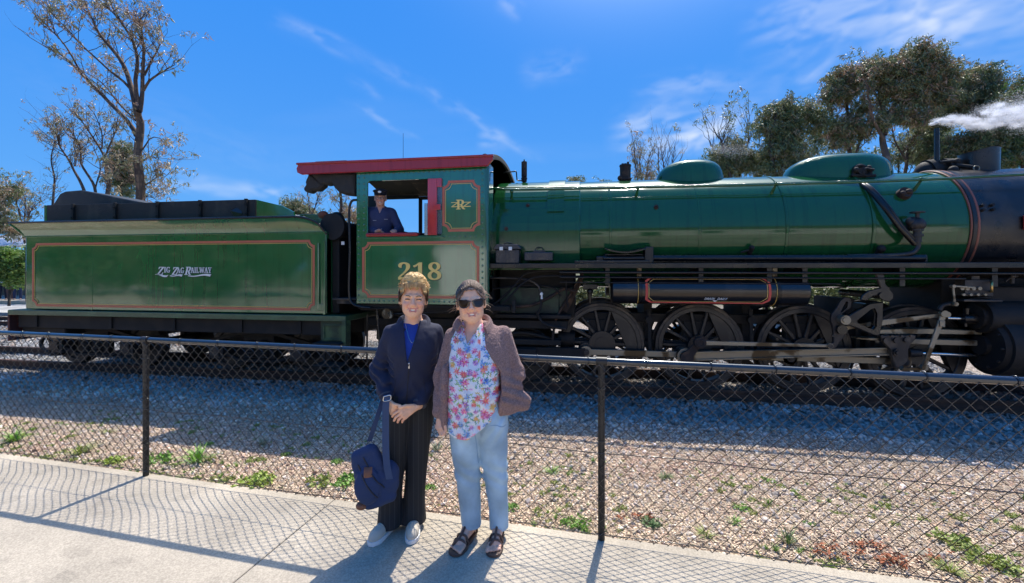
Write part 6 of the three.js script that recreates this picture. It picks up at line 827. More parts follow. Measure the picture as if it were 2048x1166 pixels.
  const jm = mat(0.6, 0.76, 0.92, 0.85, { map: rep(den, 1.6), bumpMap: rep(clothBump, 7), bumpScale: 0.0008 });
  const jR = stack([[0.06, 0.114, -0.012, 0.059, 0.066], [0.2, 0.108, -0.012, 0.067, 0.072], [0.42, 0.088, 0.002, 0.078, 0.084], [0.6, 0.07, 0.008, 0.096, 0.108], [0.76, 0.05, 0.006, 0.115, 0.13], [0.86, 0.04, 0.004, 0.12, 0.135]]);
  const jL = stack([[0.075, -0.06, -0.012, 0.059, 0.066], [0.2, -0.067, -0.01, 0.07, 0.074], [0.42, -0.084, 0.002, 0.082, 0.086], [0.6, -0.097, 0.008, 0.096, 0.108], [0.76, -0.09, 0.006, 0.108, 0.13], [0.86, -0.08, 0.004, 0.115, 0.135]]);
  const pocket = U(0.03, jR, jL, ell([-0.03, 0.83, 0.006], [0.168, 0.13, 0.138])), jeF = (x, y, z) => pocket(x, y, z) + 0.02 * (fbm(x * 10 + 2, y * 5, z * 10, 3) - 0.5) + 0.0045 * Math.sin((y * 0.9 - Math.abs(x + 0.0) * 1.4) * 60) * sstep(0.55, 0.75, y) + 0.004 * Math.sin((y + x * 0.6) * 75) * Math.exp(-((y - 0.43) ** 2) / 0.01) - 0.012 * Math.exp(-(((x - 0.12) ** 2) + (y - 0.76) ** 2) / 0.004) * (z > 0 ? 1 : 0);
  const jeans = sdf('jeans', (x, y, z) => Math.max(jeF(x, y, z), 0.062 + (x < 0.02 ? 0.016 : 0) - y), [-0.24, 0.04, -0.19], [0.22, 0.95, 0.2], 0.0062, jm, t);
  const jz = (x, y) => { let z = 0.24; for (let i = 0; i < 70; i++) { const d = jeF(x, y, z); if (d < 0.0006) break; z -= Math.max(d * 0.7, 0.0008); } return z; };
  mesh('pocket_seam', [tube([0, 1, 2, 3, 4, 5].map((i) => { const x = lerp(0.06, 0.155, i / 5), y = 0.745 + 0.02 * Math.cos(i * 0.6) + 0.02 * (i / 5); return [x, y, jz(x, y) + 0.0005]; }), 0.002, 5, 24)], mat(0.2, 0.32, 0.48, 0.9), jeans);
  mesh('fly_seam', [tube([0, 1, 2, 3, 4].map((i) => { const y = lerp(0.5, 0.72, i / 4), x = -0.015 - 0.02 * i / 4; return [x, y, jz(x, y) + 0.0003]; }), 0.0018, 5, 20)], mat(0.22, 0.35, 0.52, 0.9), jeans);
  // sandals
  for (const [F] of [[fL], [fR]]) {
    const bm = mat(0.1, 0.055, 0.04, 0.5), g = new THREE.Group(); g.name = 'sandal'; t.add(g);
    const so = U(0.03, cap(F.at(0.06, 0), F.at(0.4, 0), 0.033, 0.034), cap(F.at(0.4, 0), F.at(0.86, 0), 0.034, 0.046), cap(F.at(0.75, 0, 0), F.at(0.93, 0, 0), 0.046, 0.034));
    mesh('sole', meshSDF((x, y, z) => Math.max(so(x, 0, z), y - 0.019, 0.0008 - y), [Math.min(F.at(0, 0)[0], F.at(1, 0)[0]) - 0.08, -0.004, F.at(0, 0)[2] - 0.08], [Math.max(F.at(0, 0)[0], F.at(1, 0)[0]) + 0.08, 0.03, F.at(1, 0)[2] + 0.08], 0.004), bm, g, true);
    const st = (list, r = 0.0075) => tube(list.map(([a, y, b]) => F.at(a, y, b)), r, 6, 26);
    mesh('strap', [st([[0.72, 0.02, -0.045], [0.74, 0.055, -0.026], [0.76, 0.062, 0], [0.74, 0.055, 0.026], [0.72, 0.02, 0.045]]), st([[0.58, 0.02, -0.042], [0.6, 0.065, -0.026], [0.62, 0.074, 0], [0.6, 0.065, 0.026], [0.58, 0.02, 0.042]]), st([[0.88, 0.02, -0.04], [0.82, 0.05, -0.018], [0.76, 0.064, 0]]), st([[0.76, 0.064, 0], [0.6, 0.082, 0], [0.42, 0.102, 0], [0.34, 0.112, 0]]), st([[0.36, 0.105, -0.005], [0.28, 0.1, -0.034], [0.1, 0.085, -0.036], [0.0, 0.08, 0], [0.1, 0.085, 0.036], [0.28, 0.1, 0.034], [0.36, 0.105, 0.005]]), st([[0.05, 0.02, -0.034], [0.08, 0.085, -0.034]]), st([[0.05, 0.02, 0.034], [0.08, 0.085, 0.034]])], bm, g);
  }
}
// ------------------------------------------------------------------ the driver leaning out of the cab window
{
  const [dx] = P(763, 420, 1.0), fl = 1.24, t = thing('person', 'person in dark cap and navy jacket leaning on the red cab window sill', 'person', [dx + 0.01, fl, Z0 + 1.03], 0.36), y = (v) => v - fl;
  const h = headField([0.0, y(2.765), 0.12], { yaw: 0.0, pitch: 0.12, s: 1.05, male: 1 });
  const rows = [[y(2.1), -0.01, 0.0, 0.17, 0.12], [y(2.3), -0.015, 0.03, 0.18, 0.13], [y(2.45), -0.02, 0.06, 0.19, 0.13], [y(2.56), -0.02, 0.07, 0.18, 0.11], [y(2.62), -0.012, 0.075, 0.1, 0.075]];
  const aR = [[0.17, y(2.53), 0.05], [0.27, y(2.3), 0.1], [0.225, y(2.262), 0.31]], aL = [[-0.19, y(2.53), 0.04], [-0.2, y(2.3), 0.02], [-0.06, y(2.26), 0.21]];
  const arms = [aL, aR].flatMap((a) => [cap(a[0], a[1], 0.05, 0.044), cap(a[1], a[2], 0.044, 0.03)]), legs = [-0.1, 0.1].flatMap((x) => [cap([x, y(2.1), 0], [x, y(1.7), 0], 0.08, 0.055), cap([x, y(1.7), 0], [x, y(1.3), 0], 0.055, 0.04), cap([x, 0.05, -0.03], [x, 0.03, 0.15], 0.04, 0.03)]);
  const neck = cap([0, y(2.7), 0.09], [-0.01, y(2.6), 0.07], 0.058, 0.065), body = U(0.03, stack(rows.map((q) => [q[0], q[1], q[2], q[3] - 0.02, q[4] - 0.02])), neck, ...arms, ...legs);
  const hand = handField([0.225, y(2.262), 0.3], [[0.19, y(2.268), 0.36], [0.205, y(2.267), 0.37], [0.222, y(2.262), 0.37], [0.238, y(2.255), 0.362]], [[0.182, y(2.245), 0.39], [0.2, y(2.24), 0.4], [0.219, y(2.236), 0.398], [0.237, y(2.232), 0.388]], [[0.184, y(2.218), 0.385], [0.201, y(2.21), 0.392], [0.219, y(2.208), 0.39], [0.236, y(2.21), 0.38]], [[0.2, y(2.265), 0.325], [0.172, y(2.262), 0.35], [0.165, y(2.25), 0.375]], 0.0105);
  const handL = handField([-0.06, y(2.258), 0.210], [[-0.01, y(2.27), 0.240], [-0.005, y(2.262), 0.230], [0, y(2.255), 0.215], [0, y(2.25), 0.200]], [[0.03, y(2.262), 0.245], [0.035, y(2.254), 0.232], [0.04, y(2.248), 0.215], [0.035, y(2.244), 0.200]], [[0.055, y(2.248), 0.240], [0.062, y(2.243), 0.228], [0.062, y(2.24), 0.212], [0.055, y(2.238), 0.196]], [[-0.045, y(2.275), 0.225], [-0.01, y(2.285), 0.255], [0.015, y(2.28), 0.265]], 0.0105);
  mesh('body', [meshSDF(inter(body, (a, b) => b - y(2.7)), [-0.35, -0.02, -0.2], [0.4, y(2.72), 0.4], 0.014, () => [0.5, 0.27, 0.2]), meshSDF(U(0.012, h.f, neck), [-0.13, y(2.6), -0.06], [0.13, y(2.95), 0.3], 0.0042, h.paint([0.54, 0.29, 0.21], [0.4, 0.17, 0.14], [0.52, 0.2, 0.15])), meshSDF(U(0.002, hand, handL), [-0.12, y(2.18), 0.2], [0.28, y(2.32), 0.43], 0.0036, () => [0.52, 0.28, 0.2])], skinMat, t, true);
  faceParts(h, t, { open: 0.3, brow: [0.3, 0.27, 0.24] });
  const cm = cloth(0.008, 0.009, 0.014), capM = sdf('cap', (a, b, e) => { const [X, Yy, Z] = h.to(a, b, e); return Math.max(smin(h.skull(X, Yy, Z) - 0.014, ell([0, 0.092, -0.01], [0.104, 0.03, 0.112])(X, Yy, Z), 0.02), 0.042 + 0.12 * (Z < 0 ? 0 : 0) - Yy); }, [-0.15, y(2.78), -0.06], [0.15, y(2.98), 0.3], 0.006, cm, t);
  mesh('peak', thick(14, 5, (u, v) => { const a = lerp(-1.05, 1.05, u); return h.H(Math.sin(a) * (0.078 + 0.006 * v), 0.046 - 0.016 * v, 0.0 + Math.cos(a) * (0.088 + 0.045 * v)); }, 0.004), mat(0.008, 0.008, 0.01, 0.3), capM);
  mesh('cap_badge', new THREE.SphereGeometry(1, 16, 8).scale(0.024, 0.015, 0.006).applyMatrix4(h.m.clone().multiply(M4.makeTranslation(0, 0.078, 0.104))), mat(0.75, 0.75, 0.72, 0.4), capM);
  { const g = new THREE.Group(); g.name = 'glasses'; t.add(g); const wire = mat(0.06, 0.05, 0.045, 0.3, { metalness: 0.6 }); for (const s of [-1, 1]) { mesh('rim', new THREE.TorusGeometry(0.021, 0.0018, 6, 22).scale(1.1, 0.85, 1).applyMatrix4(h.m.clone().multiply(M4.makeTranslation(s * 0.032, -0.004, 0.097))), wire, g); mesh('temple', tube([h.H(s * 0.054, 0, 0.09), h.H(s * 0.075, 0.002, 0.05), h.H(s * 0.08, 0, -0.01)], 0.0016, 5, 10), wire, g); } mesh('bridge', tube([h.H(-0.01, 0, 0.098), h.H(0, 0.003, 0.102), h.H(0.01, 0, 0.098)], 0.0016, 5, 8), wire, g); }
  mesh('hair', meshSDF((a, b, e) => { const [X, Yy, Z] = h.to(a, b, e); return Math.max(h.skull(X, Yy, Z) - 0.008, Yy - 0.05, -0.05 - Yy, Z - 0.01); }, [-0.13, y(2.68), -0.06], [0.13, y(2.86), 0.2], 0.006, () => [0.35, 0.33, 0.3]), hairMat(), t, true);
  const jkM = cloth(0.028, 0.038, 0.1), jU = U(0.03, stack(rows), ...[aL, aR].flatMap((a) => [cap(a[0], a[1], 0.068, 0.06), cap(a[1], [0, 1, 2].map((i) => lerp(a[1][i], a[2][i], 0.9)), 0.06, 0.045)]), cap([-0.16, y(2.56), 0.05], [0.14, y(2.56), 0.05], 0.075));
  const jk = sdf('jacket', (a, b, e) => Math.max(-smin(-(jU(a, b, e) + 0.022 * (fbm(a * 12, b * 10, e * 12, 3) - 0.5)), Math.max(Math.abs(a + 0.005) - 0.035 * clamp((b - y(2.52)) / 0.1, 0, 1.2), 0.06 - e, y(2.52) - b), 0.006), y(2.12) - b), [-0.36, y(2.08), -0.15], [0.4, y(2.68), 0.4], 0.01, jkM, t);
  mesh('collar', thick(24, 5, (u, v) => { const th = lerp(-2.6, 2.6, u), f = (1 - Math.cos(th)) / 2; return [-0.005 + Math.sin(th) * (0.07 + 0.05 * v * f + 0.01 * v), y(2.645) - 0.075 * f * f + 0.02 * Math.sin(v * 2.5) - 0.02 * v * v * f * 2, 0.07 - Math.cos(th) * (0.062 + 0.05 * v * f)]; }, 0.006), jkM, jk);
  mesh('pocket_badges', [box(-0.1, -0.05, y(2.42), y(2.425), 0.19, 0.2, 0.001), box(0.06, 0.11, y(2.44), y(2.446), 0.185, 0.197, 0.001), ball(0.02, y(2.3), 0.17, 0.008)], mat(0.35, 0.36, 0.4, 0.6), jk);
  sdf('trousers', inter(U(0.03, ...[-0.1, 0.1].flatMap((x) => [cap([x, y(2.1), 0], [x, y(1.7), 0], 0.1, 0.075), cap([x, y(1.7), 0], [x, y(1.32), 0], 0.075, 0.065)])), (a, b) => y(1.3) - b), [-0.25, 0, -0.15], [0.25, y(2.25), 0.15], 0.018, cloth(0.02, 0.02, 0.03), t);
}
// ------------------------------------------------------------------ people standing far off at the left
for (const [px, hgt, sh, tr, yaw, l] of [[6, 1.72, [0.55, 0.55, 0.58], [0.02, 0.022, 0.035], 0.4, 'distant person in pale top and dark trousers at the left edge under the shrub'], [20, 1.66, [0.05, 0.045, 0.05], [0.16, 0.08, 0.06], -0.5, 'distant person in reddish brown trousers under the green shrub'], [35, 1.75, [0.3, 0.33, 0.4], [0.03, 0.04, 0.08], 0.2, 'distant person in dark blue trousers nearest to the tender rear']]) {
  const p0 = atDepth(px, 600, 22.8), x = p0.x, z = p0.z, t = thing('person', l, 'person', [x, 0.13, z], yaw + 0.6), k = hgt / 1.7;
  const arms = [-1, 1].flatMap((s) => [cap([s * 0.17, 1.36, 0], [s * 0.22, 1.08, -0.02], 0.045, 0.038), cap([s * 0.22, 1.08, -0.02], [s * 0.2, 0.84, 0.08], 0.037, 0.025), cap([s * 0.2, 0.84, 0.08], [s * 0.195, 0.74, 0.1], 0.028, 0.014)]), legs = [-1, 1].flatMap((s) => [cap([s * 0.09, 0.9, 0], [s * 0.1, 0.48, 0.01], 0.08, 0.052), cap([s * 0.1, 0.48, 0.01], [s * 0.11, 0.06, -0.02], 0.052, 0.036), cap([s * 0.11, 0.04, -0.03], [s * 0.12, 0.03, 0.14], 0.036, 0.026)]), tor = stack([[0.86, 0, 0, 0.15, 0.1], [1.1, 0, 0.01, 0.14, 0.1], [1.3, 0, 0, 0.17, 0.1], [1.4, 0, -0.01, 0.11, 0.07], [1.46, 0, -0.01, 0.055, 0.055]]);
  const head = U(0.03, ell([0, 1.6, 0], [0.075, 0.11, 0.092]), cap([0, 1.5, 0], [0, 1.42, -0.01], 0.052), cap([0, 1.6, 0.09], [0, 1.575, 0.1], 0.012)), sc = (g) => g.scale(k, k, k);
  mesh('body', sc(meshSDF(U(0.03, tor, head, ...arms, ...legs), [-0.36, -0.02, -0.2], [0.36, 1.75, 0.24], 0.024, () => [0.5, 0.3, 0.22])), skinMat, t, true);
  mesh('shirt', sc(meshSDF(inter(U(0.03, (a, b, c) => tor(a, b, c) - 0.015, ...arms.filter((_, i) => i % 3 < 2).map((f) => (a, b, c) => f(a, b, c) - 0.014)), (a, b) => 0.84 - b), [-0.36, 0.8, -0.2], [0.36, 1.5, 0.24], 0.022)), cloth(...sh), t, true);
  mesh('trousers', sc(meshSDF(inter(U(0.03, ...legs.filter((_, i) => i % 3 < 2).map((f) => (a, b, c) => f(a, b, c) - 0.016), ell([0, 0.88, 0], [0.165, 0.1, 0.115])), (a, b) => 0.06 - b), [-0.3, 0.02, -0.2], [0.3, 1.02, 0.24], 0.022)), cloth(...tr), t, true);
  mesh('hair', sc(meshSDF((a, b, c) => Math.max(ell([0, 1.605, -0.008], [0.086, 0.118, 0.1])(a, b, c), 1.6 - b + (c > 0.02 ? 0.05 : -0.06)), [-0.12, 1.5, -0.14], [0.12, 1.75, 0.14], 0.02)), mat(0.05, 0.035, 0.025, 0.8), t, true);
}

// ------------------------------------------------------------------ leaves, twigs, trees
const leafGeo = (n, L, W, droop, spread, seed) => {  // a spray of n narrow folded leaves round the origin, one unit across
  const r = rng(seed), p = [];
  for (let k = 0; k < n; k++) {
    const a = r() * 6.283, el = lerp(-1, 0.7, r()) - droop, d = V(Math.cos(a) * Math.cos(el), Math.sin(el), Math.sin(a) * Math.cos(el)), s = V(r() - 0.5, r() - 0.5, r() - 0.5).cross(d).normalize(), up = s.clone().cross(d);
    const o = V(r() - 0.5, r() - 0.5, r() - 0.5).multiplyScalar(spread), l = L * (0.6 + 0.7 * r()), w = W * (0.7 + 0.6 * r());
    const A = o, B = o.clone().addScaledVector(d, l * 0.45).addScaledVector(s, w).addScaledVector(up, w * 0.3), C = o.clone().addScaledVector(d, l).addScaledVector(up, -l * 0.12), D = o.clone().addScaledVector(d, l * 0.45).addScaledVector(s, -w).addScaledVector(up, w * 0.3), E = o.clone().addScaledVector(d, l * 0.5);
    for (const q of [A, B, E, B, C, E, A, E, D, D, E, C]) p.push(q.x, q.y, q.z);
  }
  const g = new THREE.BufferGeometry(); g.setAttribute('position', new THREE.Float32BufferAttribute(p, 3)); g.computeVertexNormals(); g.setAttribute('uv', new THREE.Float32BufferAttribute(new Float32Array(p.length / 3 * 2), 2)); return g;
};
const gumSprays = [leafGeo(12, 0.62, 0.075, 0.35, 0.75, 21), leafGeo(12, 0.58, 0.08, 0.5, 0.8, 22), leafGeo(11, 0.66, 0.07, 0.15, 0.75, 23)];
const bushSprays = [leafGeo(11, 0.45, 0.13, 0, 0.6, 31), leafGeo(11, 0.42, 0.14, -0.1, 0.65, 32)];
const leafMat = mat(1.15, 1.15, 1.15, 0.5, { transmission: 0.5, specularIntensity: 0.7 });
const barkGum = mat(0.2, 0.155, 0.125, 0.9, { map: rep(tGrime, 0.5) }), barkDark = mat(0.075, 0.06, 0.052, 0.95), barkPale = mat(0.28, 0.22, 0.18, 0.9, { map: rep(tGrime, 0.4) });
function crownOf(parent, spots, sprays, tones, seed, name = 'crown') {  // spots: [x, y, z, size]; one InstancedMesh per spray shape
  const r = rng(seed), e = new THREE.Euler(), q = new THREE.Quaternion(), c = new THREE.Color(), g = new THREE.Group(); g.name = name; parent.add(g);
  sprays.forEach((geo, k) => {
    const mine = spots.filter((_, i) => i % sprays.length === k); if (!mine.length) return;
    const o = new THREE.InstancedMesh(geo, leafMat, mine.length); o.name = 'leaves'; o.castShadow = o.receiveShadow = true; o.userData = { kind: 'stuff' };
    mine.forEach((s, i) => { e.set((r() - 0.5) * 0.9, r() * 6.283, (r() - 0.5) * 0.9); q.setFromEuler(e); const z = s[3] * (0.75 + 0.5 * r()); o.setMatrixAt(i, M4.compose(V(s[0], s[1], s[2]), q, V(z, z, z))); const a = tones[Math.floor(r() * tones.length)], b = 0.75 + 0.5 * r(); c.setRGB(a[0] * b, a[1] * b, a[2] * b); o.setColorAt(i, c); });
    g.add(o);
  });
  return g;
}
const GUM = [[0.36, 0.31, 0.17], [0.43, 0.32, 0.18], [0.46, 0.3, 0.2], [0.3, 0.29, 0.15], [0.52, 0.41, 0.28]];
const DENSE = [[0.18, 0.22, 0.095], [0.25, 0.28, 0.125], [0.3, 0.3, 0.15], [0.33, 0.28, 0.17], [0.14, 0.19, 0.075]], BROWNTIP = [[0.42, 0.3, 0.18], [0.48, 0.32, 0.22], [0.35, 0.29, 0.16], [0.25, 0.26, 0.12]];
const GREEN = [[0.17, 0.28, 0.05], [0.24, 0.36, 0.08], [0.12, 0.21, 0.04], [0.3, 0.4, 0.11]];
// a limb through points of the photograph at depth D, bent a little and tapering; returns its centre line
function limbOf(px, D, r0, r1, r, wig = 0.2, ddir = 0) {
  const pts = px.map(([x, y], i) => atDepth(x, y, D + ddir * i / (px.length - 1))), cv = new THREE.CatmullRomCurve3(pts, false, 'centripetal'), n = Math.max(6, Math.round(cv.getLength() / 0.45)), out = cv.getPoints(n), ph = r() * 9;
  out.forEach((p, i) => { const w = wig * Math.min(1, i / 3) * Math.min(1, cv.getLength() / 5); p.x += w * 0.4 * Math.sin(i * 0.9 + ph); p.z += w * 0.7 * Math.sin(i * 0.6 + ph * 2); p.y += w * 0.2 * Math.sin(i * 1.3 + ph); });
  return { pts: out.map((p) => p.toArray()), radii: out.map((_, i) => lerp(r0, r1, i / n)) };
}
function twigs(limb, r, from, every, len, rad, up, spots, size, leafy, geos, depth = 1) {  // side shoots with leaves at their ends
  const n = limb.pts.length;
  for (let i = Math.floor(n * from); i < n; i++) for (let k = 0; k < every; k++) {
    if (every < 1 && r() > every) continue;
    const p = V(...limb.pts[i]), q = V(...limb.pts[Math.max(0, i - 1)]), d = p.clone().sub(q).normalize(), side = V(r() - 0.5, (r() - 0.3) * 0.8, r() - 0.5).normalize(), dir = d.multiplyScalar(0.6).addScaledVector(side, 1).add(V(0, up, 0)).normalize(), L = len * (0.5 + r());
    const pts = [], m = 4; for (let j = 0; j <= m; j++) pts.push(p.clone().addScaledVector(dir, L * j / m).add(V((r() - 0.5) * L * 0.12, 0.1 * L * (j / m) ** 2, (r() - 0.5) * L * 0.12)).toArray());
    const w = Math.min(rad, limb.radii[i] * 0.7), tw = { pts, radii: pts.map((_, j) => lerp(w, w * 0.35, j / m)) };
    geos.push(taperTube(pts, tw.radii, 4));
    if (depth > 0) twigs(tw, r, 0.4, 0.75, len * 0.5, rad * 0.55, up * 0.6, spots, size, leafy, geos, depth - 1);
    for (let j = 1; j <= m; j++) if (r() < leafy * (0.35 + 0.65 * j / m)) { const b = pts[j]; spots.push([b[0] + (r() - 0.5) * size * 0.8, b[1] + (r() - 0.5) * size * 0.6, b[2] + (r() - 0.5) * size * 0.8, size]); }
  }
}
function blob(px, py, rx, ry, D, n, r, size, spots) {  // leaf sprays through an ellipsoid, gathered in clumps
  const c = atDepth(px, py, D), k = D / FL, cl = Math.max(4, Math.round(n / 16)), dz = (rx + ry) / 2 * k * 0.9;
  for (let i = 0; i < cl; i++) { const a = V(r() - 0.5, r() - 0.5, r() - 0.5).normalize().multiplyScalar(Math.cbrt(0.12 + 0.88 * r())), cc = V(c.x + a.x * rx * k, c.y + a.y * ry * k, c.z + a.z * dz), s = 1.2 * size * (1 + r());
    for (let j = 0; j < n / cl; j++) spots.push([cc.x + (r() + r() - 1) * s, cc.y + (r() + r() - 1) * s * 0.7, cc.z + (r() + r() - 1) * s, size]); }
}
function tree(label, base, D, seed, o) {
  const r = rng(seed), b = atDepth(base[0], base[1], D), t = thing(o.name ?? 'gum_tree', label, 'tree', [b.x, 0, b.z], 0, o.group), geos = [], spots = [], inner = new THREE.Group();
  for (const l of o.limbs) { const [px, r0, r1, tf, te, dd] = l, lm = limbOf(px, D, r0, r1, r, o.wig ?? 0.12, dd ?? (r() - 0.5) * 2); geos.push(taperTube(lm.pts, lm.radii, r0 > 0.15 ? 10 : 6)); if (tf !== undefined) twigs(lm, r, tf, te ?? 1, o.twig ?? 1.6, o.twigR ?? 0.03, o.up ?? 0.3, spots, o.size ?? 0.5, o.leafy ?? 0.5, geos, o.depth ?? 1); }
  for (const [x, y, rx, ry, n, dd] of o.blobs ?? []) blob(x, y, rx * 0.94, ry * 0.92, D + (dd ?? 0), Math.round(n * 1.45), r, o.size ?? 0.5, spots);
  const place = (m) => { m.position.set(-b.x, 0, -b.z); return m; };
  t.add(place(mesh('trunk', geos, o.bark ?? barkGum, null)));
  if (spots.length) place(crownOf(t, spots, o.sprays ?? gumSprays, o.tones ?? GUM, seed + 1));
  return t;
}
const S = (f, list) => list.map(([x, y]) => [x / f, y / f]);
// far left: the tall leaning gum and its smaller neighbours
tree('tallest gum tree with sparse brownish crown, standing behind the tender at the left', [280, 545], 27, 101, { twig: 1.5, size: 0.46, leafy: 0.33, up: 0.5, limbs: [
  [S(2.65, [[745, 1440], [738, 1080], [740, 850], [735, 640], [738, 590]]), 0.27, 0.17, 0.42, 0.3],
  [S(2.65, [[726, 720], [690, 660], [600, 560], [470, 430], [330, 300], [240, 240]]), 0.16, 0.03, 0.35, 1],
  [S(2.65, [[730, 620], [700, 470], [640, 330], [560, 215], [490, 110], [440, 40]]), 0.17, 0.03, 0.4, 1.2],
  [S(2.65, [[738, 600], [725, 430], [720, 300], [690, 190], [620, 90], [560, 30]]), 0.14, 0.03, 0.42, 1.2],
  [S(2.65, [[742, 590], [757, 430], [765, 300], [755, 190], [720, 90]]), 0.14, 0.03, 0.35, 1.2],
  [S(2.65, [[760, 480], [790, 430], [850, 390], [930, 345]]), 0.09, 0.025, 0.35, 1.2],
  [S(2.65, [[690, 470], [640, 420], [560, 350], [440, 250], [330, 130], [290, 80]]), 0.08, 0.02, 0.55, 1.1],
  [S(2.65, [[430, 390], [350, 250], [280, 170], [210, 90]]), 0.06, 0.02, 0.45, 1.2],
  [S(2.65, [[720, 640], [620, 530], [540, 440], [430, 370]]), 0.06, 0.02, 0.3, 1],
  [S(2.65, [[765, 400], [810, 310], [850, 240], [830, 190]]), 0.07, 0.02, 0.3, 1.3],
  [S(2.65, [[742, 810], [775, 770], [800, 730], [850, 735], [880, 790]]), 0.05, 0.015, 0.8, 0.3],
  [S(2.65, [[748, 860], [800, 830], [840, 850]]), 0.05, 0.015, 0.3, 2],
  [S(2.65, [[745, 1000], [800, 960], [850, 930], [860, 980]]), 0.05, 0.015, 0.3, 2],
  [S(2.65, [[745, 1060], [790, 1040], [830, 1060]]), 0.04, 0.015, 0.2, 2],
  [S(2.65, [[735, 1000], [690, 960], [660, 980]]), 0.04, 0.015, 0.2, 2] ] });
tree('middle gum of the smaller ones at the left, its trunk forking in a V', [215, 545], 30, 102, { twig: 1.2, size: 0.38, leafy: 0.26, up: 0.5, limbs: [
  [S(2.65, [[570, 1440], [572, 1030], [560, 830]]), 0.17, 0.1, 0.5, 0.8], [S(2.65, [[560, 840], [500, 740], [440, 650], [390, 580]]), 0.08, 0.02, 0.3, 1.4], [S(2.65, [[562, 820], [600, 720], [620, 640]]), 0.06, 0.02, 0.2, 1.2], [S(2.65, [[540, 790], [540, 690], [500, 600]]), 0.05, 0.02, 0.2, 1.4] ] });
tree('leaning pale gum rising behind the rear box of the tender', [170, 545], 30, 103, { twig: 1.2, size: 0.36, leafy: 0.22, up: 0.5, limbs: [
  [S(2.65, [[520, 1440], [450, 1010], [380, 890], [320, 760], [265, 670]]), 0.13, 0.02, 0.5, 1.3], [S(2.65, [[500, 1440], [500, 1010], [440, 870], [410, 760], [390, 680]]), 0.12, 0.02, 0.5, 1.1], [S(2.65, [[505, 1000], [530, 880], [490, 780]]), 0.05, 0.02, 0.3, 1], [S(2.65, [[320, 770], [290, 760], [225, 745]]), 0.04, 0.015, 0.2, 1.4], [S(2.65, [[400, 880], [410, 820], [420, 800]]), 0.04, 0.02, 0, 2] ] });
tree('thin bare pole tree left of the leaning gum', [105, 545], 29, 104, { twig: 0.9, twigR: 0.018, size: 0.3, leafy: 0.1, bark: barkDark, up: 0.1, limbs: [[S(2.65, [[280, 1440], [283, 1060], [282, 900], [280, 720]]), 0.1, 0.02, 0.15, 2]] });
tree('dark bushy pine between the two gum trunks at the left', [240, 545], 32, 105, { name: 'pine_tree', twig: 0.8, size: 0.4, leafy: 0.5, tones: DENSE, limbs: [[S(2.65, [[640, 1440], [640, 1000], [645, 800]]), 0.15, 0.05, 0.5, 1]], blobs: [[247, 300, 22, 16, 150], [238, 322, 24, 14, 120], [255, 335, 20, 10, 90], [232, 355, 20, 14, 80], [262, 355, 16, 10, 60], [240, 385, 24, 12, 70]] });
tree('low bare leafless shrub at the left edge above the shelter roof', [55, 470], 26, 106, { name: 'bare_tree', twig: 1.0, twigR: 0.02, leafy: 0.02, up: 0.7, bark: barkPale, limbs: [[40, 420, 30, 395], [55, 470, 60, 398], [60, 430, 82, 400], [50, 440, 46, 392]].map(([a, b, c, d]) => [[[52, 520], [a, b], [c, d]], 0.05, 0.015, 0.35, 2.4]) });
tree('olive gum cut off by the left edge of the picture', [-20, 545], 24, 107, { twig: 1.0, size: 0.4, leafy: 0.4, tones: DENSE.concat(GUM), limbs: [[[[-24, 545], [-18, 440], [-4, 390]], 0.14, 0.05, 0.5, 1], [[[-16, 430], [4, 400], [18, 380]], 0.06, 0.02, 0.3, 1.2]], blobs: [[2, 384, 18, 9, 60], [-4, 410, 20, 12, 60], [0, 438, 20, 14, 80], [14, 458, 24, 8, 70]] });
// seen between tender and cab, and over the boiler
tree('round dark bush showing above the tender front', [600, 520], 30, 108, { name: 'bush', twig: 0.8, size: 0.42, tones: DENSE, limbs: [[[[602, 520], [600, 450], [596, 410]], 0.1, 0.04, 0.5, 1]], blobs: [[600, 424, 30, 20, 240], [588, 412, 18, 12, 90], [625, 438, 20, 10, 80], [598, 448, 40, 14, 150]] });
tree('thin bare sapling beside the dark bush above the tender front', [622, 520], 27, 109, { name: 'bare_tree', twig: 0.9, twigR: 0.016, size: 0.25, leafy: 0.2, up: 0.4, bark: barkDark, limbs: [[[[619, 520], [619, 440], [617, 382]], 0.06, 0.02, 0.4, 2], [[[620, 440], [632, 410], [640, 385]], 0.04, 0.015, 0.2, 2.5]] });
tree('straight bare pine with thin whorled branches seen under the rolled canvas', [680, 520], 28, 110, { name: 'pine_tree', twig: 1.1, twigR: 0.02, size: 0.35, leafy: 0.22, up: -0.05, bark: barkDark, limbs: [[[[680, 520], [680, 440], [682, 385]], 0.14, 0.08, 0.2, 2.2]], blobs: [[696, 428, 14, 12, 60], [712, 446, 20, 10, 70]] });
for (const [x, y, h, s, l] of [[1283, 372, 292, 111, 'bare twiggy tree with a few brown leaves just right of the brown safety valve'], [1330, 372, 290, 112, 'bare twiggy tree without leaves, left of the first green dome']])
  tree(l, [x, 520], 24, s, { name: 'bare_tree', twig: 1.1, twigR: 0.018, size: 0.3, leafy: s === 111 ? 0.2 : 0.03, up: 0.9, bark: barkPale, limbs: [[[[x, 520], [x, 370], [x - 4, h + 20]], 0.09, 0.02, 0.5, 2], [[[x, 400], [x + 12, 340], [x + 18, h + 12]], 0.06, 0.015, 0.4, 2], [[[x, 400], [x - 10, 350], [x - 14, h + 6]], 0.06, 0.015, 0.4, 2]], blobs: s === 111 ? [[x + 12, 348, 14, 10, 46]] : [] });
tree('small dark treetop peeping over the boiler near the step plate', [1160, 520], 34, 113, { name: 'bush', size: 0.4, tones: DENSE, limbs: [[[[1160, 520], [1160, 380]], 0.1, 0.05]], blobs: [[1160, 362, 18, 6, 60], [1205, 368, 10, 4, 20]] });
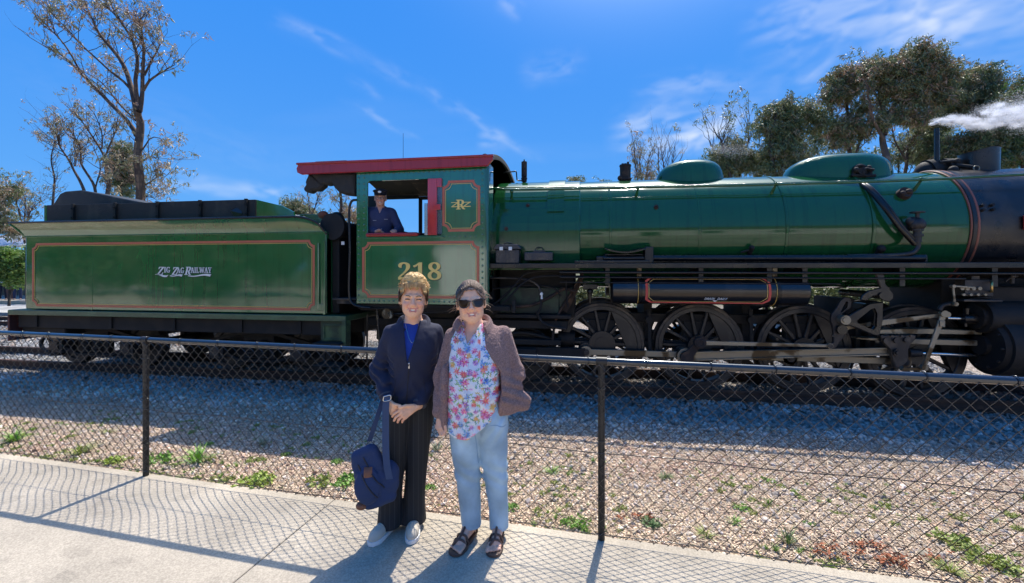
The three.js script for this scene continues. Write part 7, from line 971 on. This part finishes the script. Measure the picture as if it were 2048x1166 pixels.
// the grove at the right
tree('bushy olive tree topped with bare twigs, right behind the first green dome', [1470, 540], 23, 121, { twig: 1.2, twigR: 0.02, size: 0.34, leafy: 0.16, up: 1, tones: DENSE, bark: barkDark, limbs: [[[[1470, 540], [1462, 380], [1448, 300], [1432, 268]], 0.12, 0.02, 0.5, 1.6], [[[1470, 400], [1488, 310], [1500, 250]], 0.08, 0.02, 0.4, 2], [[[1466, 380], [1440, 330], [1418, 280]], 0.06, 0.02, 0.4, 2]], blobs: [[1440, 318, 26, 16, 150], [1476, 322, 24, 18, 150], [1440, 345, 34, 12, 130], [1500, 330, 22, 20, 130], [1462, 292, 20, 10, 70]] });
tree('dark wind swept gum between the two green domes', [1560, 540], 22, 122, { twig: 0.8, size: 0.34, leafy: 0.5, tones: DENSE, bark: barkDark, limbs: [[[[1555, 540], [1560, 360], [1580, 280], [1600, 230]], 0.16, 0.04, 0.4, 1.4], [[[1558, 380], [1540, 300], [1550, 230]], 0.1, 0.03, 0.4, 1.4]], blobs: [[1552, 226, 24, 14, 170], [1540, 254, 18, 14, 130], [1586, 232, 26, 14, 170], [1574, 268, 30, 14, 190], [1558, 300, 30, 14, 170], [1590, 318, 26, 16, 150], [1545, 338, 26, 14, 120], [1612, 228, 20, 16, 130], [1636, 244, 18, 18, 90]] });
tree('slim gum with a high leafy top left of the tallest crown at the right', [1695, 540], 22, 123, { twig: 0.8, size: 0.34, leafy: 0.45, tones: DENSE.concat(BROWNTIP), limbs: [[[[1697, 540], [1697, 320], [1695, 230], [1690, 160]], 0.13, 0.04, 0.45, 1.2], [[[1697, 300], [1670, 240], [1660, 200]], 0.07, 0.02, 0.3, 1.5], [[[1700, 340], [1722, 280], [1738, 230]], 0.07, 0.02, 0.3, 1.2]], blobs: [[1686, 158, 26, 16, 190], [1668, 184, 16, 14, 100], [1708, 172, 22, 14, 150], [1668, 200, 16, 10, 70], [1686, 255, 24, 14, 100], [1665, 262, 16, 12, 80], [1690, 285, 26, 12, 80], [1728, 218, 14, 10, 50], [1720, 262, 16, 14, 60]] });
tree('tallest gum at the right with a pale forked trunk and broad brown tipped crown', [1772, 540], 21, 124, { twig: 0.8, size: 0.34, leafy: 0.5, tones: DENSE.concat(BROWNTIP), bark: barkPale, limbs: [[[[1770, 560], [1770, 330], [1768, 260], [1760, 190], [1750, 150]], 0.19, 0.05, 0.5, 1.2], [[[1770, 270], [1790, 210], [1830, 170], [1848, 135]], 0.1, 0.03, 0.4, 1.4], [[[1768, 280], [1740, 220], [1730, 160]], 0.08, 0.02, 0.4, 1.2], [[[1776, 250], [1810, 210], [1870, 180], [1900, 170]], 0.07, 0.02, 0.4, 1.2]],
  blobs: [[1742, 140, 28, 16, 200], [1776, 148, 26, 16, 190], [1800, 136, 26, 20, 220], [1836, 114, 28, 20, 260], [1850, 136, 32, 22, 300], [1826, 160, 34, 20, 280], [1862, 172, 30, 20, 230], [1884, 152, 20, 20, 140], [1784, 178, 22, 14, 120], [1830, 196, 28, 14, 150], [1780, 232, 16, 12, 60], [1752, 240, 14, 14, 60], [1870, 200, 22, 14, 120], [1822, 228, 20, 12, 80], [1846, 232, 18, 12, 80]] });
tree('leaning thin gum behind the steam pipe, most of its crown low down', [1810, 540], 23, 125, { twig: 1.3, size: 0.34, leafy: 0.3, tones: DENSE, bark: barkGum, limbs: [[[[1800, 545], [1808, 335], [1830, 270], [1860, 230]], 0.11, 0.03, 0.3, 1.4], [[[1812, 320], [1790, 280], [1780, 240]], 0.05, 0.015, 0.2, 1.4]], blobs: [[1862, 246, 20, 14, 90], [1846, 276, 16, 16, 70], [1850, 306, 26, 14, 100], [1890, 232, 20, 20, 120], [1905, 190, 16, 20, 110]] });
tree('dark round headed gum right of the tallest crown, behind the steam plume', [1955, 540], 22, 126, { twig: 0.8, size: 0.34, leafy: 0.5, tones: DENSE.concat([BROWNTIP[0]]), limbs: [[[[1955, 545], [1955, 340], [1958, 240], [1962, 170]], 0.15, 0.04, 0.4, 1.2]], blobs: [[1962, 152, 30, 16, 230], [1950, 176, 30, 18, 240], [1978, 182, 26, 22, 220], [1930, 200, 26, 18, 200], [1960, 214, 36, 18, 260], [1920, 222, 20, 16, 130], [1930, 290, 30, 22, 260], [1965, 288, 40, 28, 380], [1905, 310, 20, 18, 130], [1970, 250, 40, 16, 240]] });
tree('big dark gum cut off by the right edge behind the chimney', [2050, 540], 20, 127, { twig: 0.8, size: 0.34, leafy: 0.5, tones: DENSE.concat([GREEN[2]]), limbs: [[[[2052, 545], [2052, 340], [2050, 220]], 0.18, 0.05, 0.4, 1.2]], blobs: [[2046, 176, 18, 14, 110], [2036, 206, 26, 20, 210], [2016, 236, 28, 18, 220], [2046, 246, 30, 24, 260], [2020, 278, 34, 22, 280], [2050, 300, 40, 26, 320], [2010, 316, 28, 18, 200], [2090, 240, 40, 60, 420]] });
tree('loose olive thicket low behind the boiler and both domes at the right', [1650, 545], 28, 128, { name: 'thicket', twig: 1, size: 0.36, tones: DENSE, bark: barkDark, limbs: [1530, 1620, 1700, 1790, 1860].map((x, i) => [[[x, 560], [x + 6, 380], [x - 6 + 5 * i, 300]], 0.08, 0.02, 0.5, 1]), blobs: [[1515, 322, 34, 18, 120], [1622, 286, 34, 24, 150], [1640, 325, 44, 14, 120], [1716, 312, 30, 22, 90], [1732, 334, 40, 10, 80], [1800, 300, 26, 26, 90], [1846, 312, 34, 22, 140], [1880, 270, 26, 26, 140]] });
// low scrub behind the track, seen through the gaps between the wheels
for (const [x, D, s, l] of [[1150, 16, 131, 'sunlit low green shrub glimpsed left of the first driving wheel'], [1560, 15, 132, 'sunlit low green shrub glimpsed between second and third driving wheel'], [1800, 14, 133, 'sunlit low green shrub glimpsed behind the last driving wheel']])
  tree(l, [x, 600], D, s, { name: 'shrub', size: 0.3, tones: [[0.2, 0.23, 0.09], [0.26, 0.26, 0.11], [0.16, 0.19, 0.07]], sprays: bushSprays, limbs: [[[[x, 604], [x, 585]], 0.04, 0.02]], blobs: [[x, 585, 70, 14, 180], [x + 70, 588, 60, 10, 120], [x - 60, 588, 60, 10, 120]] });
tree('bright green leafy shrub at the left edge beside the tender rear', [18, 600], 17.5, 134, { name: 'shrub', size: 0.24, tones: GREEN, sprays: bushSprays, limbs: [[[[18, 612], [20, 570], [22, 530]], 0.05, 0.02], [[[20, 590], [36, 560]], 0.03, 0.01]], blobs: [[24, 512, 24, 14, 150], [8, 520, 22, 16, 150], [36, 530, 16, 16, 120], [20, 545, 26, 14, 150], [34, 562, 14, 10, 70], [-14, 530, 26, 30, 220]] });
// trees behind the photographer, mirrored in the paintwork
for (const [x, z, s, l] of [[-13, 31, 141, 'dense dark tree far behind the photographer, nearest to the station building'], [-23, 29, 142, 'dense dark tree far behind the photographer, middle of three'], [-35, 30, 143, 'dense dark tree far behind the photographer, farthest from the station building'], [-26, 14, 144, 'dense dark tree beyond the end of the station building, nearest the path'], [-36, 15, 145, 'dense dark tree second beyond the end of the station building'], [-47, 14, 146, 'dense dark tree farthest along the path from the station building']]) {
  const r = rng(s), t = thing('dense_tree', l, 'tree', [x, 0, z]), spots = [];
  mesh('trunk', taperTube([[0, -0.2, 0], [0.1, 1.5, 0], [0, 4, 0.1]], [0.25, 0.2, 0.1], 8), barkDark, t);
  for (let k = 0; k < 900; k++) { const a = V(r() - 0.5, r() - 0.5, r() - 0.5).normalize().multiplyScalar(Math.cbrt(r())); spots.push([a.x * 6, 4.6 + a.y * 4.4, a.z * 3, 1.1]); }
  crownOf(t, spots, bushSprays, DENSE, s);
}
// ------------------------------------------------------------------ weeds in the gravel
{
  const blade = (n, h, w, lean, seed) => { const r = rng(seed), p = []; for (let k = 0; k < n; k++) { const a = r() * 6.283, R = 0.3 * r(), o = V(Math.cos(a) * R * 0.4, 0, Math.sin(a) * R * 0.4), d = V(Math.cos(a) * lean * r(), 1, Math.sin(a) * lean * r()).normalize(), s = V(-Math.sin(a), 0, Math.cos(a)), hh = h * (0.5 + 0.6 * r()), q = o.clone().addScaledVector(d, hh * 0.55), e = q.clone().addScaledVector(V(d.x * 2, 0.5, d.z * 2).normalize(), hh * 0.5); for (const v of [o.clone().addScaledVector(s, w * 0.6), o.clone().addScaledVector(s, -w * 0.6), q.clone().addScaledVector(s, w), q.clone().addScaledVector(s, w), o.clone().addScaledVector(s, -w * 0.6), q.clone().addScaledVector(s, -w), q.clone().addScaledVector(s, w), q.clone().addScaledVector(s, -w), e]) p.push(v.x, v.y, v.z); } const g = new THREE.BufferGeometry(); g.setAttribute('position', new THREE.Float32BufferAttribute(p, 3)); g.computeVertexNormals(); return g; };
  const leafy = (n, seed) => { const r = rng(seed), gs = []; for (let k = 0; k < n; k++) { const a = r() * 6.283, R = r() ** 0.6, g = leafGeo(7, 0.3, 0.085, -0.3, 0.25, seed * 40 + k).scale(1, 0.9, 1).translate(Math.cos(a) * R * 0.8, 0.12 + 0.55 * r() * (1 - R * 0.6), Math.sin(a) * R * 0.8); gs.push(g); } return mergeGeometries(gs.map((g) => plain(g))); };
  const mats = [[0.2, 0.38, 0.04], [0.36, 0.46, 0.06], [0.17, 0.26, 0.08], [0.36, 0.4, 0.27], [0.3, 0.36, 0.06]].map((c) => mat(...c, 0.6, { transmission: 0.3 }));
  const grass = [blade(70, 1, 0.02, 1.1, 1), blade(60, 0.8, 0.022, 1.5, 2)], leaf = [leafy(26, 3), leafy(22, 4), leafy(30, 5)];
  // [x, y in the photograph, width in pixels, kind, tone, label]
  const list = [
    [322, 924, 46, 0, 0, 'thick bright green weed clump at the foot of the left fence post'],
    [395, 925, 100, 2, 0, 'widest grassy weed patch, right of the left fence post'],
    [160, 912, 76, 2, 4, 'spreading green weed patch left of the left fence post'],
    [28, 885, 76, 2, 0, 'green grass patch behind the fence at the far left edge'],
    [216, 862, 36, 2, 4, 'small flat green tuft at the shadow edge left of the left post'],
    [228, 928, 36, 1, 1, 'yellow green weed by the path edge left of the left post'],
    [525, 880, 44, 3, 3, 'silvery grey green spiky tuft in the shade, left of the women'],
    [416, 884, 20, 1, 0, 'single small green rosette at the shadow edge right of the left post'],
    [505, 916, 26, 1, 4, 'small green weed in the gravel midway between post and bag'],
    [571, 902, 22, 1, 1, 'small yellow green weed just left of the blue bag strap'],
    [510, 975, 66, 1, 1, 'low yellow green weed spilling over the path edge'],
    [674, 918, 26, 0, 0, 'upright bright weed left of the hanging blue bag'],
    [640, 970, 50, 1, 4, 'yellowish weed at the path edge left of the blue bag'],
    [700, 970, 60, 0, 0, 'lush green weed below the hanging blue bag'],
    [872, 888, 46, 3, 3, 'tall pale green tuft between the two women'],
    [860, 975, 26, 0, 0, 'green weed right of the black trousers near the path'],
    [1022, 1020, 30, 0, 0, 'green leafy weed right of the jeans at the path edge'],
    [1105, 935, 48, 2, 0, 'grassy green weed in the gravel left of the right post'],
    [1115, 1030, 40, 2, 4, 'low weed at the path edge left of the right post'],
    [1150, 1055, 50, 1, 0, 'broad green weed touching the foot of the right post'],
    [1330, 940, 44, 2, 2, 'thin grass tuft behind the fence right of the right post'],
    [1305, 1050, 44, 0, 2, 'dull green leafy clump beyond the foot of the right post'],
    [1485, 1012, 30, 0, 0, 'small bright green weed in the middle of the right gravel'],
    [1470, 1046, 46, 2, 0, 'grassy weed right of the middle of the right gravel'],
    [1410, 1076, 56, 2, 4, 'low grass patch by the path edge under the right fence bay'],
    [1575, 1092, 66, 3, 2, 'dark spiky tuft at the path edge near the lower right'],
    [1538, 948, 26, 1, 0, 'lone small green weed high in the right gravel'],
    [1620, 1050, 24, 1, 0, 'small green weed right of the dark spiky tuft'],
    [1910, 1090, 70, 1, 4, 'wide olive weed patch near the lower right corner'],
    [1900, 1150, 80, 2, 4, 'bright grass patch in the lower right corner at the path edge'],
    [2010, 1140, 60, 0, 4, 'leafy weed at the very right edge low down'],
  ];
  const r = rng(77);
  for (const [x, y, w, k, c, l] of list) {
    const [gx, gz] = onGround(x, y, -0.05), D = -SN * gx - CS * gz, s = w / FL * D / 1.5, src = k >= 2 ? grass[k - 2] : leaf[Math.floor(r() * 3)];
    const o = new THREE.Mesh(src, mats[c]); o.name = 'weed'; o.castShadow = o.receiveShadow = true; o.position.set(gx, groundY(gx, gz) - 0.01, gz); o.rotation.y = r() * 6.28; o.scale.set(s, (k >= 2 ? s * (k === 3 ? 1.3 : 0.5) : s * 0.8), s * 0.9);
    tag(o, l, 'weed');
  }
  // tiny sprouts nobody could count
  const n = 1000, o = new THREE.InstancedMesh(leaf[1], mats[4], n), q = new THREE.Quaternion(), e = new THREE.Euler(), o2 = new THREE.InstancedMesh(grass[1], mats[0], n);
  for (let i = 0; i < n; i++) for (const m of [o, o2]) { const x = -7 + 11 * r(), d = 0.06 + 1.4 * r() ** 1.6, z = fenceZ(x) - d, s = (0.012 + 0.05 * r() * r()) * (vnoise(x * 1.6, z * 1.6, 3) > 0.45 ? 1 : 0.35); e.set(0, r() * 6.28, 0); m.setMatrixAt(i, M4.compose(V(x, groundY(x, z) - 0.004, z), q.setFromEuler(e), V(s, s * (m === o ? 1 : 1.6), s))); }
  const g = new THREE.Group(); g.name = 'ground_cover'; o.name = o2.name = 'sprouts'; g.add(o, o2); g.userData = { kind: 'stuff', label: 'tiny green sprouts scattered through the gravel behind the fence' }; scene.add(g);
  // fallen rusty leaves
  const m = new THREE.InstancedMesh(leafGeo(5, 0.9, 0.2, 0.2, 0.5, 9), mat(0.3, 0.085, 0.03, 0.8), 80); m.name = 'fallen_leaves'; m.userData = { kind: 'stuff', label: 'rust red dead weeds lying near the path edge at the lower right' };
  for (let i = 0; i < 80; i++) { const a = [[1650, 1108], [1740, 1102], [1780, 1130], [1870, 1120], [1690, 1125], [1265, 1035], [1800, 1140]][i % 7], [x, z] = onGround(a[0] + (r() - 0.5) * 70, a[1] + (r() - 0.5) * 20, -0.05), s = 0.02 + 0.025 * r(); e.set(r() - 0.5, r() * 6, r() - 0.5); m.setMatrixAt(i, M4.compose(V(x, groundY(x, z) + 0.025, z), q.setFromEuler(e), V(s, s * 0.6, s))); }
  scene.add(m);
}
// ------------------------------------------------------------------ steam: a drift of fine droplets
{
  const drops = (name, label, n, at, seed, size, op) => {
    const r = rng(seed), g = new THREE.TetrahedronGeometry(1, 0), m = mat(0.95, 0.95, 0.96, 1, { transmission: 0.5, transparent: true, opacity: op }), o = new THREE.InstancedMesh(g, m, n), e = new THREE.Euler(), q = new THREE.Quaternion();
    for (let i = 0; i < n; i++) { const [p, s] = at(r); e.set(r() * 6, r() * 6, r() * 6); o.setMatrixAt(i, M4.compose(p, q.setFromEuler(e), V(1, 1, 1).multiplyScalar(size * s * (0.6 + 0.8 * r())))); }
    o.name = name; o.userData = { kind: 'stuff', label }; scene.add(o);
  };
  const gs = (r) => (r() + r() + r() - 1.5) / 0.75;
  const B = V(5.055, 3.76, Z0), knots = Array.from({ length: 170 }, (_, i) => { const t = (i / 169) ** 0.8, h = (a) => hash(i, a) - 0.5, w = 0.03 + 0.36 * Math.min(1, t * 2.4) ** 1.2; return [V(B.x - 0.04 + t * 2.6 + 0.05 * h(5), B.y + 0.04 + 0.13 * Math.min(1, t * 3) - 0.09 * t + 0.035 * Math.sin(t * 21) + h(1) * w, B.z + h(2) * w * 1.2), (0.022 + 0.075 * Math.min(1, t * 2)) * (0.4 + 1.3 * hash(i, 3) ** 2)]; });
  drops('steam_plume', 'white steam plume drifting right from the thin black exhaust pipe', 190000, (r) => { const i = Math.floor(r() * 170), [k, s] = knots[i]; return [V(k.x + gs(r) * s * 1.5, k.y + gs(r) * s * 0.75, k.z + gs(r) * s), 1]; }, 51, 0.0032, 0.3);
  const W = atDepth(1462, 300, 10);
  drops('steam_wisp', 'faint grey wisp of steam above and behind the first dome', 2600, (r) => { const t = r(); return [V(W.x + 0.9 * (t - 0.5) + gs(r) * 0.12, W.y + 0.05 - 0.1 * t + 0.2 * (t - 0.4) ** 2 + gs(r) * (0.05 + 0.12 * t), W.z + gs(r) * 0.2), 1]; }, 52, 0.005, 0.16);
}

renderer.render(scene, camera);
